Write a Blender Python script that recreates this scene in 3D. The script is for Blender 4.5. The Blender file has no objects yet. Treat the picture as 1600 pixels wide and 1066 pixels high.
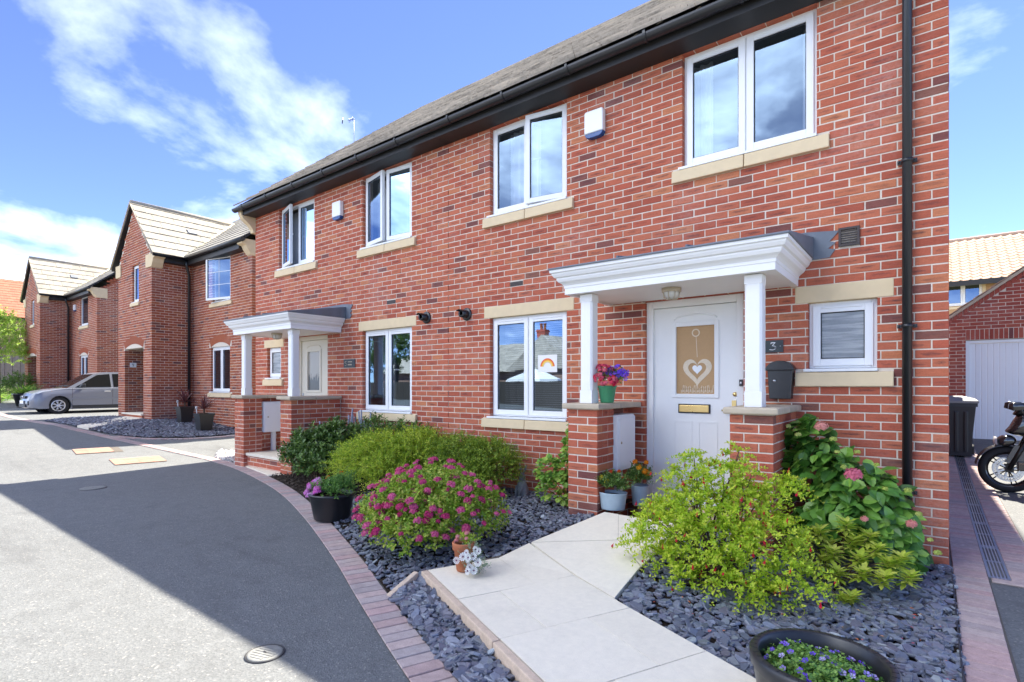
import bpy, bmesh, math, random
import numpy as np
from mathutils import Vector, Matrix

SC = bpy.context.scene
COL = SC.collection
rng = np.random.default_rng(11)
random.seed(5)

# ------------------------------------------------------------------ camera, sky, sun, exposure
CAM_H = 1.45
FPX, CU, CV = 840.0, 800.0, 602.0
YAW = math.atan2(1080.0, 840.0)
E_R, E_F = math.sin(YAW), -math.cos(YAW)      # world +x expressed as (right, forward)
N_R, N_F = math.cos(YAW), math.sin(YAW)       # world +y expressed as (right, forward)
cd = bpy.data.cameras.new('camera')
cam = bpy.data.objects.new('camera', cd); COL.objects.link(cam)
cam.location = (0, 0, CAM_H)
cam.rotation_euler = (math.radians(90), 0, math.radians(90) - YAW)
cd.sensor_width = 36.0
cd.lens = FPX / 1600 * 36
cd.shift_y = (CV - 533) / 1600
cd.clip_end = 1500
SC.camera = cam

SUN_V = Vector((-0.067, 0.712, 1.0)).normalized()     # towards the sun
SUN_EL = math.asin(SUN_V.z)
SUN_AZ = math.atan2(SUN_V.x, SUN_V.y)
sd = bpy.data.lights.new('sun', 'SUN')
sun = bpy.data.objects.new('sun', sd); COL.objects.link(sun)
sun.rotation_euler = SUN_V.to_track_quat('Z', 'Y').to_euler()
sd.energy = 2.3
sd.angle = math.radians(0.53)
sd.color = (1.0, 0.925, 0.79)

world = bpy.data.worlds.new('World'); SC.world = world
world.use_nodes = True
wn, wl = world.node_tree.nodes, world.node_tree.links
wn.clear()
w_out = wn.new('ShaderNodeOutputWorld'); w_bg = wn.new('ShaderNodeBackground')
w_sky = wn.new('ShaderNodeTexSky')
w_sky.sky_type = 'NISHITA'; w_sky.sun_disc = False
w_sky.sun_elevation = SUN_EL; w_sky.sun_rotation = SUN_AZ
w_sky.altitude = 5500; w_sky.air_density = 1.0; w_sky.dust_density = 0.0; w_sky.ozone_density = 5.0
SKY_STRENGTH = 0.05
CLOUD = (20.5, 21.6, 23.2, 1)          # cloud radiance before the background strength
w_bg.inputs['Strength'].default_value = SKY_STRENGTH
w_tc = wn.new('ShaderNodeTexCoord')
w_sep = wn.new('ShaderNodeSeparateXYZ'); wl.new(w_tc.outputs['Generated'], w_sep.inputs[0])
def wmath(op, a, b=None, clamp=False):
    n = wn.new('ShaderNodeMath'); n.operation = op; n.use_clamp = clamp
    for i, s in enumerate((a, b)):
        if s is None: continue
        if isinstance(s, (int, float)): n.inputs[i].default_value = s
        else: wl.new(s, n.inputs[i])
    return n.outputs[0]
w_z = wmath('ADD', wmath('MAXIMUM', w_sep.outputs['Z'], 0.0), 0.22)
w_cmb = wn.new('ShaderNodeCombineXYZ')
wl.new(wmath('DIVIDE', w_sep.outputs['X'], w_z), w_cmb.inputs[0])
wl.new(wmath('DIVIDE', w_sep.outputs['Y'], w_z), w_cmb.inputs[1])
w_map = wn.new('ShaderNodeMapping'); wl.new(w_cmb.outputs[0], w_map.inputs[0])
CLOUD_OFF = (3.05, 0.58, 0.45); CLOUD_LO, CLOUD_HI = 0.51, 0.68  # offset picked so unseen clouds behind the camera brighten the shaded house front
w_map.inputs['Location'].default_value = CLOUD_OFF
w_n1 = wn.new('ShaderNodeTexNoise'); wl.new(w_map.outputs[0], w_n1.inputs['Vector'])
w_n1.inputs['Scale'].default_value = 1.25; w_n1.inputs['Detail'].default_value = 9
w_n1.inputs['Roughness'].default_value = 0.56; w_n1.inputs['Distortion'].default_value = 0.25
w_n2 = wn.new('ShaderNodeTexNoise'); wl.new(w_map.outputs[0], w_n2.inputs['Vector'])
w_n2.inputs['Scale'].default_value = 0.55; w_n2.inputs['Detail'].default_value = 2
w_sum = wmath('ADD', wmath('MULTIPLY', w_n1.outputs['Fac'], 0.62), wmath('MULTIPLY', w_n2.outputs['Fac'], 0.38))
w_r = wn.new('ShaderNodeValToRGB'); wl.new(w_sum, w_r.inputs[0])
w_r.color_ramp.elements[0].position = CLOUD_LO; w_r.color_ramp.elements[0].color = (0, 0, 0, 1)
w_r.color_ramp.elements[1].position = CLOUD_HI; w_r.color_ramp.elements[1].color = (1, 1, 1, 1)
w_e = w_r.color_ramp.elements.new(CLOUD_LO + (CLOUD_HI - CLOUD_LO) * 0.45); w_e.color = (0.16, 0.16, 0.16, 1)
w_mx = wn.new('ShaderNodeMix'); w_mx.data_type = 'RGBA'
wl.new(wmath('MULTIPLY', w_r.outputs[0], 0.85), w_mx.inputs[0])
w_hsv = wn.new('ShaderNodeHueSaturation'); w_hsv.inputs['Saturation'].default_value = 1.0; w_hsv.inputs['Hue'].default_value = 0.511
wl.new(w_sky.outputs[0], w_hsv.inputs['Color'])
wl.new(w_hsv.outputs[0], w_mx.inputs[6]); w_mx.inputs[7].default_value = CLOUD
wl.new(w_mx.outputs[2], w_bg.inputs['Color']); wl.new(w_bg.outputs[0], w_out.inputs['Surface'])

SC.view_settings.view_transform = 'Standard'
SC.view_settings.look = 'None'
SC.view_settings.exposure = 2.98
SC.view_settings.gamma = 1.0
SC.view_settings.use_curve_mapping = False
SC.render.engine = 'CYCLES'
SC.cycles.max_bounces = 8
SC.cycles.diffuse_bounces = 4
SC.cycles.transparent_max_bounces = 12
SC.cycles.sample_clamp_indirect = 6.0
SC.cycles.use_denoising = True

# ------------------------------------------------------------------ small helpers
def project(p):
    R = p[0] * E_R + p[1] * N_R; D = p[0] * E_F + p[1] * N_F
    if D < 0.2: return None
    return CU + FPX * R / D, CV - FPX * (p[2] - CAM_H) / D, FPX / D

def gz(x, y=0.0):
    """height of the tarmac: rises gently to the left houses and up the side drive"""
    z = float(np.interp(x, [-60, -31, -24, -17.5, -11.3, 100], [.70, .62, .47, .43, 0, 0]))
    if y > 5.4:
        z += 0.31 * ((min(y, 15.5) - 5.4) / 9.6) ** 2 * float(np.clip((x + 2.0) / 2.0, 0, 1))
    return z

def setp(o, label=None, cat=None, group=None, kind=None):
    if label: o['label'] = label
    if cat: o['category'] = cat
    if group: o['group'] = group
    if kind: o['kind'] = kind
    return o

def thing(name, label, cat, loc=(0, 0, 0), group=None):
    o = bpy.data.objects.new(name, None); COL.objects.link(o)
    o.location = loc; o.empty_display_size = 0.1
    return setp(o, label, cat, group)

def link(name, me, parent=None, kind=None, label=None):
    o = bpy.data.objects.new(name, me); COL.objects.link(o)
    if parent is not None:
        o.parent = parent
        if parent.type == 'EMPTY':
            o.matrix_parent_inverse = Matrix.Translation(-Vector(parent.location))
    return setp(o, label=label, kind=kind)

class MB:
    """collects polygons in world coordinates and links them as ONE mesh object"""
    def __init__(self): self.v = []; self.f = []; self.m = []; self.sm = []
    def poly(self, pts, mi=0, smooth=False):
        b = len(self.v); self.v += [tuple(p) for p in pts]
        self.f.append(tuple(range(b, b + len(pts)))); self.m.append(mi); self.sm.append(smooth)
    def add(self, vs, fs, mi=0, smooth=False):
        b = len(self.v); self.v += [tuple(p) for p in vs]
        for f in fs:
            self.f.append(tuple(b + i for i in f)); self.m.append(mi); self.sm.append(smooth)
        return self
    def box(self, x0, x1, y0, y1, z0, z1, mi=0, M=None):
        vs = [(x0, y0, z0), (x1, y0, z0), (x1, y1, z0), (x0, y1, z0), (x0, y0, z1), (x1, y0, z1), (x1, y1, z1), (x0, y1, z1)]
        if M is not None: vs = [tuple(M @ Vector(p)) for p in vs]
        return self.add(vs, [(0, 3, 2, 1), (4, 5, 6, 7), (0, 1, 5, 4), (1, 2, 6, 5), (2, 3, 7, 6), (3, 0, 4, 7)], mi)
    def prism(self, poly, axis, a, b, mi=0, smooth=False):
        """poly: 2-D outline, extruded along axis ('x': poly=(y,z), 'y': poly=(x,z), 'z': poly=(x,y)) from a to b"""
        def mk(p, t):
            return {'x': (t, p[0], p[1]), 'y': (p[0], t, p[1]), 'z': (p[0], p[1], t)}[axis]
        n = len(poly)
        base = len(self.v)
        self.v += [mk(p, a) for p in poly] + [mk(p, b) for p in poly]
        self.f.append(tuple(base + i for i in range(n))[::-1]); self.m.append(mi); self.sm.append(False)
        self.f.append(tuple(base + n + i for i in range(n))); self.m.append(mi); self.sm.append(False)
        for i in range(n):
            j = (i + 1) % n
            self.f.append((base + i, base + j, base + n + j, base + n + i)); self.m.append(mi); self.sm.append(smooth)
        return self
    def tube(self, pts, r, seg=8, mi=0, smooth=True, caps=True):
        pts = [Vector(p) for p in pts]
        rs = r if isinstance(r, (list, tuple)) else [r] * len(pts)
        b = len(self.v)
        up = Vector((0, 0, 1))
        for i, p in enumerate(pts):
            t = (pts[min(i + 1, len(pts) - 1)] - pts[max(i - 1, 0)]).normalized()
            a = t.cross(up)
            if a.length < 0.05: a = t.cross(Vector((0, 1, 0)))
            a.normalize(); c = t.cross(a).normalized()
            for k in range(seg):
                th = 2 * math.pi * k / seg
                self.v.append(tuple(p + a * math.cos(th) * rs[i] + c * math.sin(th) * rs[i]))
        for i in range(len(pts) - 1):
            for k in range(seg):
                k2 = (k + 1) % seg
                self.f.append((b + i * seg + k, b + i * seg + k2, b + (i + 1) * seg + k2, b + (i + 1) * seg + k))
                self.m.append(mi); self.sm.append(smooth)
        if caps:
            self.f.append(tuple(b + k for k in range(seg))); self.m.append(mi); self.sm.append(False)
            e = b + (len(pts) - 1) * seg
            self.f.append(tuple(e + k for k in range(seg))[::-1]); self.m.append(mi); self.sm.append(False)
        return self
    def lathe(self, prof, c=(0, 0, 0), seg=24, mi=0, smooth=True, sx=1.0, sy=1.0, rot=0.0, axis='z', close=True):
        b = len(self.v); n = len(prof)
        for k in range(seg):
            th = 2 * math.pi * k / seg
            for (r, z) in prof:
                x, y = r * math.cos(th) * sx, r * math.sin(th) * sy
                x, y = x * math.cos(rot) - y * math.sin(rot), x * math.sin(rot) + y * math.cos(rot)
                p = {'z': (x, y, z), 'y': (x, z, y), 'x': (z, x, y)}[axis]
                self.v.append((c[0] + p[0], c[1] + p[1], c[2] + p[2]))
        for k in range(seg):
            k2 = (k + 1) % seg
            for i in range(n - 1):
                self.f.append((b + k * n + i, b + k2 * n + i, b + k2 * n + i + 1, b + k * n + i + 1))
                self.m.append(mi); self.sm.append(smooth)
        return self
    def build(self, name, mats, parent=None, kind=None, bevel=0.0, label=None, seg=2, weld=False):
        me = bpy.data.meshes.new(name)
        me.from_pydata(self.v, [], self.f)
        for m in (mats if isinstance(mats, (list, tuple)) else [mats]): me.materials.append(m)
        me.polygons.foreach_set('material_index', self.m)
        me.polygons.foreach_set('use_smooth', self.sm)
        me.update()
        bm = bmesh.new(); bm.from_mesh(me)
        if weld: bmesh.ops.remove_doubles(bm, verts=bm.verts[:], dist=1e-5)
        bmesh.ops.recalc_face_normals(bm, faces=bm.faces[:]); bm.to_mesh(me); bm.free()
        o = link(name, me, parent, kind, label)
        if bevel:
            md = o.modifiers.new('bevel', 'BEVEL'); md.width = bevel; md.segments = seg
            md.limit_method = 'ANGLE'; md.angle_limit = math.radians(40)
        return o

def np_mesh(name, V, F, mat, seeds=None, smooth=False, uv=None):
    V = np.asarray(V, np.float32); F = np.asarray(F, np.int32)
    me = bpy.data.meshes.new(name)
    n, k = F.shape
    me.vertices.add(len(V)); me.vertices.foreach_set('co', V.ravel())
    me.loops.add(n * k); me.loops.foreach_set('vertex_index', F.ravel())
    me.polygons.add(n); me.polygons.foreach_set('loop_start', np.arange(0, n * k, k, dtype=np.int32))
    me.polygons.foreach_set('loop_total', np.full(n, k, np.int32))
    me.polygons.foreach_set('use_smooth', np.full(n, bool(smooth)))
    me.update(calc_edges=True)
    if seeds is not None:
        a = me.attributes.new('seed', 'FLOAT', 'POINT'); a.data.foreach_set('value', np.asarray(seeds, np.float32))
    if uv is not None:
        u = me.uv_layers.new(name='UVMap'); u.data.foreach_set('uv', np.asarray(uv, np.float32).ravel())
    me.materials.append(mat)
    me.validate()
    return me

def scatter(tv, tf, P, X, Z, S):
    """copies of a small template: local x along X, z along Z, scaled by S (n,) or (n,3)"""
    P, X, Z = (np.asarray(a, float) for a in (P, X, Z))
    S = np.asarray(S, float)
    if S.ndim == 1: S = np.repeat(S[:, None], 3, 1)
    X = X / np.linalg.norm(X, axis=1, keepdims=True)
    Y = np.cross(Z, X); ln = np.linalg.norm(Y, axis=1, keepdims=True); Y = Y / np.maximum(ln, 1e-6)
    Z = np.cross(X, Y)
    t = np.asarray(tv, float)[None] * S[:, None, :]
    V = P[:, None] + t[..., :1] * X[:, None] + t[..., 1:2] * Y[:, None] + t[..., 2:] * Z[:, None]
    k = len(tv)
    F = np.asarray(tf)[None] + (np.arange(len(P)) * k)[:, None, None]
    return V.reshape(-1, 3), F.reshape(-1, np.asarray(tf).shape[1])

# ------------------------------------------------------------------ materials
class NT:
    def __init__(s, name):
        s.mat = bpy.data.materials.new(name); s.mat.use_nodes = True
        s.t = s.mat.node_tree; s.t.nodes.clear()
        s.out = s.t.nodes.new('ShaderNodeOutputMaterial')
    def n(s, typ, ins=None, **props):
        nd = s.t.nodes.new('ShaderNode' + typ)
        for k, v in props.items(): setattr(nd, k, v)
        for k, v in (ins or {}).items(): s.put(nd.inputs[k], v)
        return nd
    def put(s, sock, v):
        if isinstance(v, bpy.types.NodeSocket): s.t.links.new(v, sock)
        elif isinstance(v, (tuple, list)) and len(v) == 3 and sock.type == 'RGBA': sock.default_value = (*v, 1)
        else: sock.default_value = v
    def m(s, op, a, b=0.0, c=None, clamp=False):
        nd = s.n('Math', {0: a, 1: b}, operation=op, use_clamp=clamp)
        if c is not None: s.put(nd.inputs[2], c)
        return nd.outputs[0]
    def mix(s, f, a, b, blend='MIX'):
        nd = s.n('Mix', data_type='RGBA', blend_type=blend)
        s.put(nd.inputs[0], f); s.put(nd.inputs[6], a); s.put(nd.inputs[7], b)
        return nd.outputs[2]
    def ramp(s, f, stops, interp='LINEAR'):
        nd = s.n('ValToRGB'); cr = nd.color_ramp; cr.interpolation = interp
        while len(cr.elements) < len(stops): cr.elements.new(0.5)
        for e, (p, c) in zip(cr.elements, stops):
            e.position = p; e.color = (*c, 1) if len(c) == 3 else c
        s.put(nd.inputs[0], f); return nd.outputs[0]
    def grey(s, f, a, b):
        return s.ramp(f, [(a, (0, 0, 0)), (b, (1, 1, 1))])
    def noise(s, vec, scale, detail=3, rough=0.5, dist=0.0):
        nd = s.n('TexNoise', {'Scale': scale, 'Detail': detail, 'Roughness': rough, 'Distortion': dist})
        if vec is not None: s.put(nd.inputs['Vector'], vec)
        return nd.outputs['Fac']
    def pos(s): return s.n('NewGeometry').outputs['Position']
    def objc(s): return s.n('TexCoord').outputs['Object']
    def seed(s):
        a = s.n('Attribute', attribute_name='seed').outputs['Fac']
        r = s.n('ObjectInfo').outputs['Random']
        return s.m('FRACT', s.m('ADD', a, r))
    def mul(s, v, sx, sy, sz):
        return s.n('VectorMath', {0: v, 1: (sx, sy, sz)}, operation='MULTIPLY').outputs[0]
    def bump(s, h, strength=0.3, dist=0.01, normal=None):
        nd = s.n('Bump', {'Height': h, 'Strength': strength, 'Distance': dist})
        if normal is not None: s.put(nd.inputs['Normal'], normal)
        return nd.outputs[0]
    def bsdf(s, col, rough=0.6, metal=0.0, normal=None, spec=0.5, **kw):
        nd = s.n('BsdfPrincipled', {'Base Color': col, 'Roughness': rough, 'Metallic': metal, 'Specular IOR Level': spec})
        if normal is not None: s.put(nd.inputs['Normal'], normal)
        for k, v in kw.items(): s.put(nd.inputs[k], v)
        return nd.outputs[0]
    def done(s, sh):
        s.t.links.new(sh, s.out.inputs['Surface']); return s.mat

def plain(name, col, rough=0.5, metal=0.0, var=0.12, scale=6.0, bump=0.0, bscale=120.0, spec=0.5, **kw):
    t = NT(name); p = t.pos()
    n = t.noise(p, scale, 4, 0.6)
    f = t.m('MULTIPLY_ADD', n, var * 2, 1 - var)
    c = t.mix(1.0, col, t.n('CombineColor', {0: f, 1: f, 2: f}).outputs[0], 'MULTIPLY')
    nm = t.bump(t.noise(p, bscale, 3), bump, 0.004) if bump else None
    r = t.m('MULTIPLY_ADD', n, 0.15, rough - 0.07)
    return t.done(t.bsdf(c, r, metal, nm, spec, **kw))

def brick_mat(name, shades, dark_share=0.07, streak=1.0, bloom=0.0):
    t = NT(name); p = t.pos(); s = t.seed()
    s2 = t.m('FRACT', t.m('MULTIPLY', s, 57.31)); s3 = t.m('FRACT', t.m('MULTIPLY', s, 191.7))
    base = t.ramp(s, [(0.0, shades[0]), (0.25, shades[1]), (0.5, shades[2]), (0.75, shades[3]), (1.0, shades[4])])
    uv = t.n('UVMap').outputs[0]
    sp = t.n('SeparateXYZ', {0: uv})
    u, v = sp.outputs[0], sp.outputs[1]
    off = t.n('CombineXYZ', {0: t.m('MULTIPLY_ADD', s, 91.0, t.m('MULTIPLY', u, 1.6)), 1: t.m('MULTIPLY', v, 2.2), 2: t.m('MULTIPLY', s2, 37.0)}).outputs[0]
    nz = t.noise(off, 2.2, 4, 0.6)
    du = t.m('POWER', t.m('ABSOLUTE', t.m('MULTIPLY', t.m('SUBTRACT', u, 0.5), 2.15)), 3.0)
    dv = t.m('ABSOLUTE', t.m('MULTIPLY', t.m('SUBTRACT', v, t.m('MULTIPLY_ADD', s3, 0.25, 0.37)), 2.6))
    e = t.m('SUBTRACT', t.m('MULTIPLY_ADD', nz, 1.7, -0.1), t.m('ADD', du, dv))
    brk = t.noise(t.n('CombineXYZ', {0: t.m('MULTIPLY_ADD', s2, 53.0, t.m('MULTIPLY', u, 5.0)), 1: t.m('MULTIPLY', v, 5.0), 2: t.m('MULTIPLY', s3, 29.0)}).outputs[0], 2.0, 5, 0.7)
    e = t.m('ADD', e, t.m('MULTIPLY_ADD', brk, 1.3, -0.75))
    mask = t.m('MULTIPLY', t.grey(e, -0.05, 0.95), t.m('MULTIPLY', t.grey(s2, 0.2, 1.0), 0.9 * streak))
    col = t.mix(mask, base, (0.085, 0.045, 0.045))
    dk = t.m('GREATER_THAN', s3, 1 - dark_share)
    edge = t.grey(t.m('ADD', t.m('MAXIMUM', du, t.m('MULTIPLY', dv, 0.8)), t.m('MULTIPLY', nz, 0.5)), 1.35, 0.75)
    col = t.mix(t.m('MULTIPLY', dk, t.m('MULTIPLY_ADD', edge, 0.3, 0.62)), col, (0.075, 0.05, 0.058))
    fine = t.noise(p, 90, 4, 0.7); lines = t.noise(t.mul(p, 14, 14, 160), 1.0, 3, 0.6)
    f = t.m('ADD', t.m('MULTIPLY_ADD', fine, 0.55, 0.5), t.m('MULTIPLY_ADD', lines, 0.5, -0.02))
    col = t.mix(1.0, col, t.n('CombineColor', {0: f, 1: f, 2: f}).outputs[0], 'MULTIPLY')
    wash = t.m('MULTIPLY', t.grey(t.noise(p, 0.9, 5, 0.62), 0.52, 0.74), t.grey(t.noise(p, 34, 4, 0.7), 0.32, 0.72))
    col = t.mix(t.m('MULTIPLY', wash, 0.42 + bloom), col, (0.62, 0.47, 0.42))
    nm = t.bump(t.m('ADD', fine, lines), 0.55, 0.004)
    return t.done(t.bsdf(col, 0.86, 0, nm, 0.25))

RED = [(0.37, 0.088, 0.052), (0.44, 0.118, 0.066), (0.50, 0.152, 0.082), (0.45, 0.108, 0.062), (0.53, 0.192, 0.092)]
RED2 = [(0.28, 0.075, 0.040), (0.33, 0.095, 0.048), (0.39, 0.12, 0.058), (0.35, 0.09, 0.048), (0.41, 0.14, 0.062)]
M = {}
M['brick'] = brick_mat('red_brick', RED, 0.045)
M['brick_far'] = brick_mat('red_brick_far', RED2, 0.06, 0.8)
M['brick_garage'] = brick_mat('garage_brick', [(0.30, 0.065, 0.048), (0.36, 0.08, 0.055), (0.42, 0.11, 0.07), (0.33, 0.07, 0.05), (0.40, 0.095, 0.062)], 0.03, 0.4)
M['mortar'] = plain('mortar', (0.70, 0.61, 0.50), 0.95, var=0.2, scale=25, bump=0.4, bscale=200, spec=0.1)
M['stone'] = plain('cast_stone', (0.72, 0.57, 0.36), 0.9, var=0.10, scale=9, bump=0.25, bscale=250, spec=0.2)
M['cap'] = plain('weathered_stone', (0.50, 0.42, 0.31), 0.92, var=0.25, scale=7, bump=0.35, bscale=160, spec=0.2)
M['upvc'] = plain('white_plastic', (0.83, 0.83, 0.82), 0.32, var=0.03, scale=3)
M['cream'] = plain('cream_door_paint', (0.72, 0.66, 0.52), 0.4, var=0.04, scale=3)
M['white'] = plain('white_paint', (0.84, 0.83, 0.80), 0.5, var=0.04, scale=5, bump=0.06, bscale=60)
M['gasket'] = plain('black_gasket', (0.02, 0.02, 0.022), 0.5)
M['black'] = plain('black_plastic', (0.016, 0.017, 0.019), 0.34, var=0.25, scale=4, spec=0.6)
M['fascia'] = plain('black_fascia', (0.018, 0.017, 0.017), 0.5, var=0.2, scale=3)
M['lead'] = plain('lead_sheet', (0.14, 0.16, 0.19), 0.55, 0.0, var=0.35, scale=5, bump=0.3, bscale=25)
M['brass'] = plain('brass', (0.72, 0.52, 0.22), 0.28, 1.0, var=0.06)
M['steel'] = plain('steel', (0.55, 0.56, 0.58), 0.3, 1.0, var=0.1, scale=10)
M['covermetal'] = plain('pale_worn_cover', (0.21, 0.21, 0.195), 0.7, 0.1, var=0.35, scale=22)
M['galv'] = plain('galvanised_steel', (0.30, 0.33, 0.37), 0.42, 0.75, var=0.3, scale=12)
M['blue_lens'] = plain('blue_plastic', (0.01, 0.07, 0.24), 0.2, var=0.05)
M['wood'] = plain('weathered_fence_wood', (0.23, 0.19, 0.16), 0.85, var=0.3, scale=8, bump=0.3, bscale=60)
M['darkwood'] = plain('dark_stained_wood', (0.05, 0.042, 0.036), 0.8, var=0.3, scale=8)
M['card'] = plain('tan_door_blind', (0.50, 0.31, 0.15), 0.55, var=0.08, scale=40, spec=0.3)
M['lace'] = plain('white_lace', (0.74, 0.62, 0.46), 0.8, var=0.2, scale=60)
M['paper'] = plain('white_paper', (0.82, 0.80, 0.77), 0.8, var=0.02)
M['fabric'] = plain('curtain_fabric', (0.80, 0.79, 0.77), 0.9, var=0.05, scale=12)
M['greyfab'] = plain('grey_curtain_fabric', (0.30, 0.31, 0.34), 0.9, var=0.1, scale=12)
M['plaque'] = plain('slate_plaque', (0.05, 0.06, 0.065), 0.6, var=0.2, scale=30)
M['ink'] = plain('white_sign_paint', (0.85, 0.85, 0.85), 0.5, var=0.02)
M['terracotta'] = plain('terracotta', (0.42, 0.15, 0.07), 0.85, var=0.2, scale=18, bump=0.15, bscale=100, spec=0.25)
M['greenpot'] = plain('green_glazed_pot', (0.06, 0.28, 0.13), 0.45, var=0.15, scale=25)
M['bluepot'] = plain('pale_blue_zinc', (0.42, 0.52, 0.58), 0.5, var=0.12, scale=14)
M['soil'] = plain('dark_soil', (0.035, 0.026, 0.02), 0.95, var=0.4, scale=30, bump=0.8, bscale=60, spec=0.1)
M['stem'] = plain('brown_stems', (0.11, 0.065, 0.04), 0.85, var=0.2)
M['bark'] = plain('bark', (0.13, 0.10, 0.075), 0.9, var=0.3, scale=12, bump=0.6, bscale=40)
M['greystem'] = plain('grey_dead_stems', (0.26, 0.28, 0.34), 0.8, var=0.2)
M['statue'] = plain('grey_stone_ornament', (0.22, 0.23, 0.24), 0.85, var=0.35, scale=16, bump=0.5, bscale=60)
M['tyre'] = plain('tyre_rubber', (0.012, 0.012, 0.013), 0.75, var=0.2)
M['alloy'] = plain('silver_alloy', (0.62, 0.63, 0.66), 0.3, 0.85, var=0.04)
M['carpaint'] = plain('silver_car_paint', (0.20, 0.215, 0.255), 0.32, 0.2, var=0.0, **{'Coat Weight': 0.6, 'Coat Roughness': 0.08})
M['carglass'] = plain('dark_car_glass', (0.006, 0.007, 0.008), 0.06, var=0.0, spec=0.25)
M['lens'] = plain('headlamp_lens', (0.55, 0.56, 0.58), 0.08, var=0.05, spec=0.9, **{'Coat Weight': 0.5})
M['amber'] = plain('amber_lens', (0.75, 0.20, 0.03), 0.15, var=0.05)
M['bikepaint'] = plain('black_bike_paint', (0.012, 0.011, 0.013), 0.14, var=0.1, **{'Coat Weight': 1.0, 'Coat Roughness': 0.03})
M['gold'] = plain('gold_fork_metal', (0.03, 0.028, 0.026), 0.3, 0.6, var=0.1)
M['binplastic'] = plain('dark_grey_bin_plastic', (0.022, 0.024, 0.028), 0.45, var=0.2, scale=6)
M['lampglass'] = plain('prismatic_lamp_glass', (0.62, 0.60, 0.54), 0.15, var=0.1, scale=60, spec=0.8)
M['room'] = plain('room_plaster', (0.35, 0.33, 0.31), 0.9, var=0.05)
M['render'] = plain('buff_brick_far', (0.50, 0.30, 0.15), 0.9, var=0.12, scale=3)
M['pinkwall'] = plain('brown_brick_far', (0.27, 0.17, 0.13), 0.9, var=0.2, scale=2)
M['valley'] = plain('cement_valley', (0.62, 0.54, 0.36), 0.9, var=0.1)

def glass_mat(name, gain, floor, tint=(0.9, 0.94, 0.97)):
    t = NT(name)
    fr = t.n('Fresnel', {'IOR': 1.52}).outputs[0]
    f = t.m('MULTIPLY_ADD', fr, gain, floor, clamp=True)
    tr = t.n('BsdfTransparent', {'Color': tint}).outputs[0]
    wob = t.bump(t.noise(t.pos(), 1.3, 2), 0.02, 0.05)
    gl = t.n('BsdfGlossy', {'Color': (0.56, 0.76, 1.0), 'Roughness': 0.0, 'Normal': wob}).outputs[0]
    mx = t.n('MixShader', {0: f, 1: tr, 2: gl}).outputs[0]
    return t.done(mx)
M['glass'] = glass_mat('window_glass', 2.2, 0.15)

def obscure_glass():
    t = NT('obscure_glass'); p = t.pos()
    h = t.noise(t.mul(p, 1, 1, 0.45), 110, 2, 0.4)
    c = t.mix(t.grey(t.noise(t.mul(p, 3, 3, 40), 1.0, 2), 0.4, 0.6), (0.34, 0.35, 0.35), (0.20, 0.21, 0.22))
    return t.done(t.bsdf(c, 0.18, 0, t.bump(h, 0.5, 0.006), 0.7))
M['obscure'] = obscure_glass()

def etched():
    t = NT('etched_door_glass'); p = t.pos()
    z = t.n('SeparateXYZ', {0: p}).outputs[2]
    g = t.noise(t.mul(p, 46, 46, 6), 1.0, 3, 0.6)
    f = t.grey(t.m('SUBTRACT', t.m('MULTIPLY_ADD', g, 0.55, 1.35), z), -0.02, 0.05)
    c = t.mix(f, (0.42, 0.38, 0.32), (0.12, 0.12, 0.115))
    return t.done(t.bsdf(c, 0.25, 0, None, 0.6))
M['etched'] = etched()

def asphalt():
    t = NT('tarmac'); p = t.pos()
    big = t.noise(p, 0.45, 5, 0.6); mid = t.noise(p, 5.5, 4, 0.6)
    ag = t.n('TexVoronoi', {'Vector': p, 'Scale': 95.0}); a1 = ag.outputs['Distance']; ac = ag.outputs['Color']
    fine = t.noise(p, 260, 2, 0.7)
    v = t.m('ADD', t.m('MULTIPLY_ADD', big, 0.035, 0.076), t.m('MULTIPLY_ADD', mid, 0.05, 0.0))
    v = t.m('MULTIPLY', v, t.m('MULTIPLY_ADD', fine, 0.6, 0.82))
    v = t.m('MULTIPLY', v, t.m('MULTIPLY_ADD', t.n('SeparateColor', {0: ac}).outputs[0], 0.35, 0.825))
    col = t.n('CombineColor', {0: t.m('MULTIPLY', v, 0.93), 1: t.m('MULTIPLY', v, 0.97), 2: t.m('MULTIPLY', v, 0.98)}).outputs[0]
    speck = t.m('GREATER_THAN', t.n('SeparateColor', {0: ac}).outputs[1], 0.965)
    col = t.mix(t.m('MULTIPLY', speck, 0.5), col, (0.30, 0.29, 0.27))
    stain = t.m('MAXIMUM', t.grey(t.noise(p, 1.7, 5, 0.65), 0.60, 0.78), t.grey(t.noise(t.mul(p, 0.35, 1.6, 1), 1.0, 6, 0.7), 0.56, 0.72))
    col = t.mix(t.m('MULTIPLY', stain, 0.42), col, (0.05, 0.051, 0.053))
    nm = t.bump(t.m('ADD', a1, t.m('MULTIPLY', fine, 0.6)), 0.5, 0.006)
    return t.done(t.bsdf(col, 0.82, 0, nm, 0.4))
M['asphalt'] = asphalt()

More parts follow.
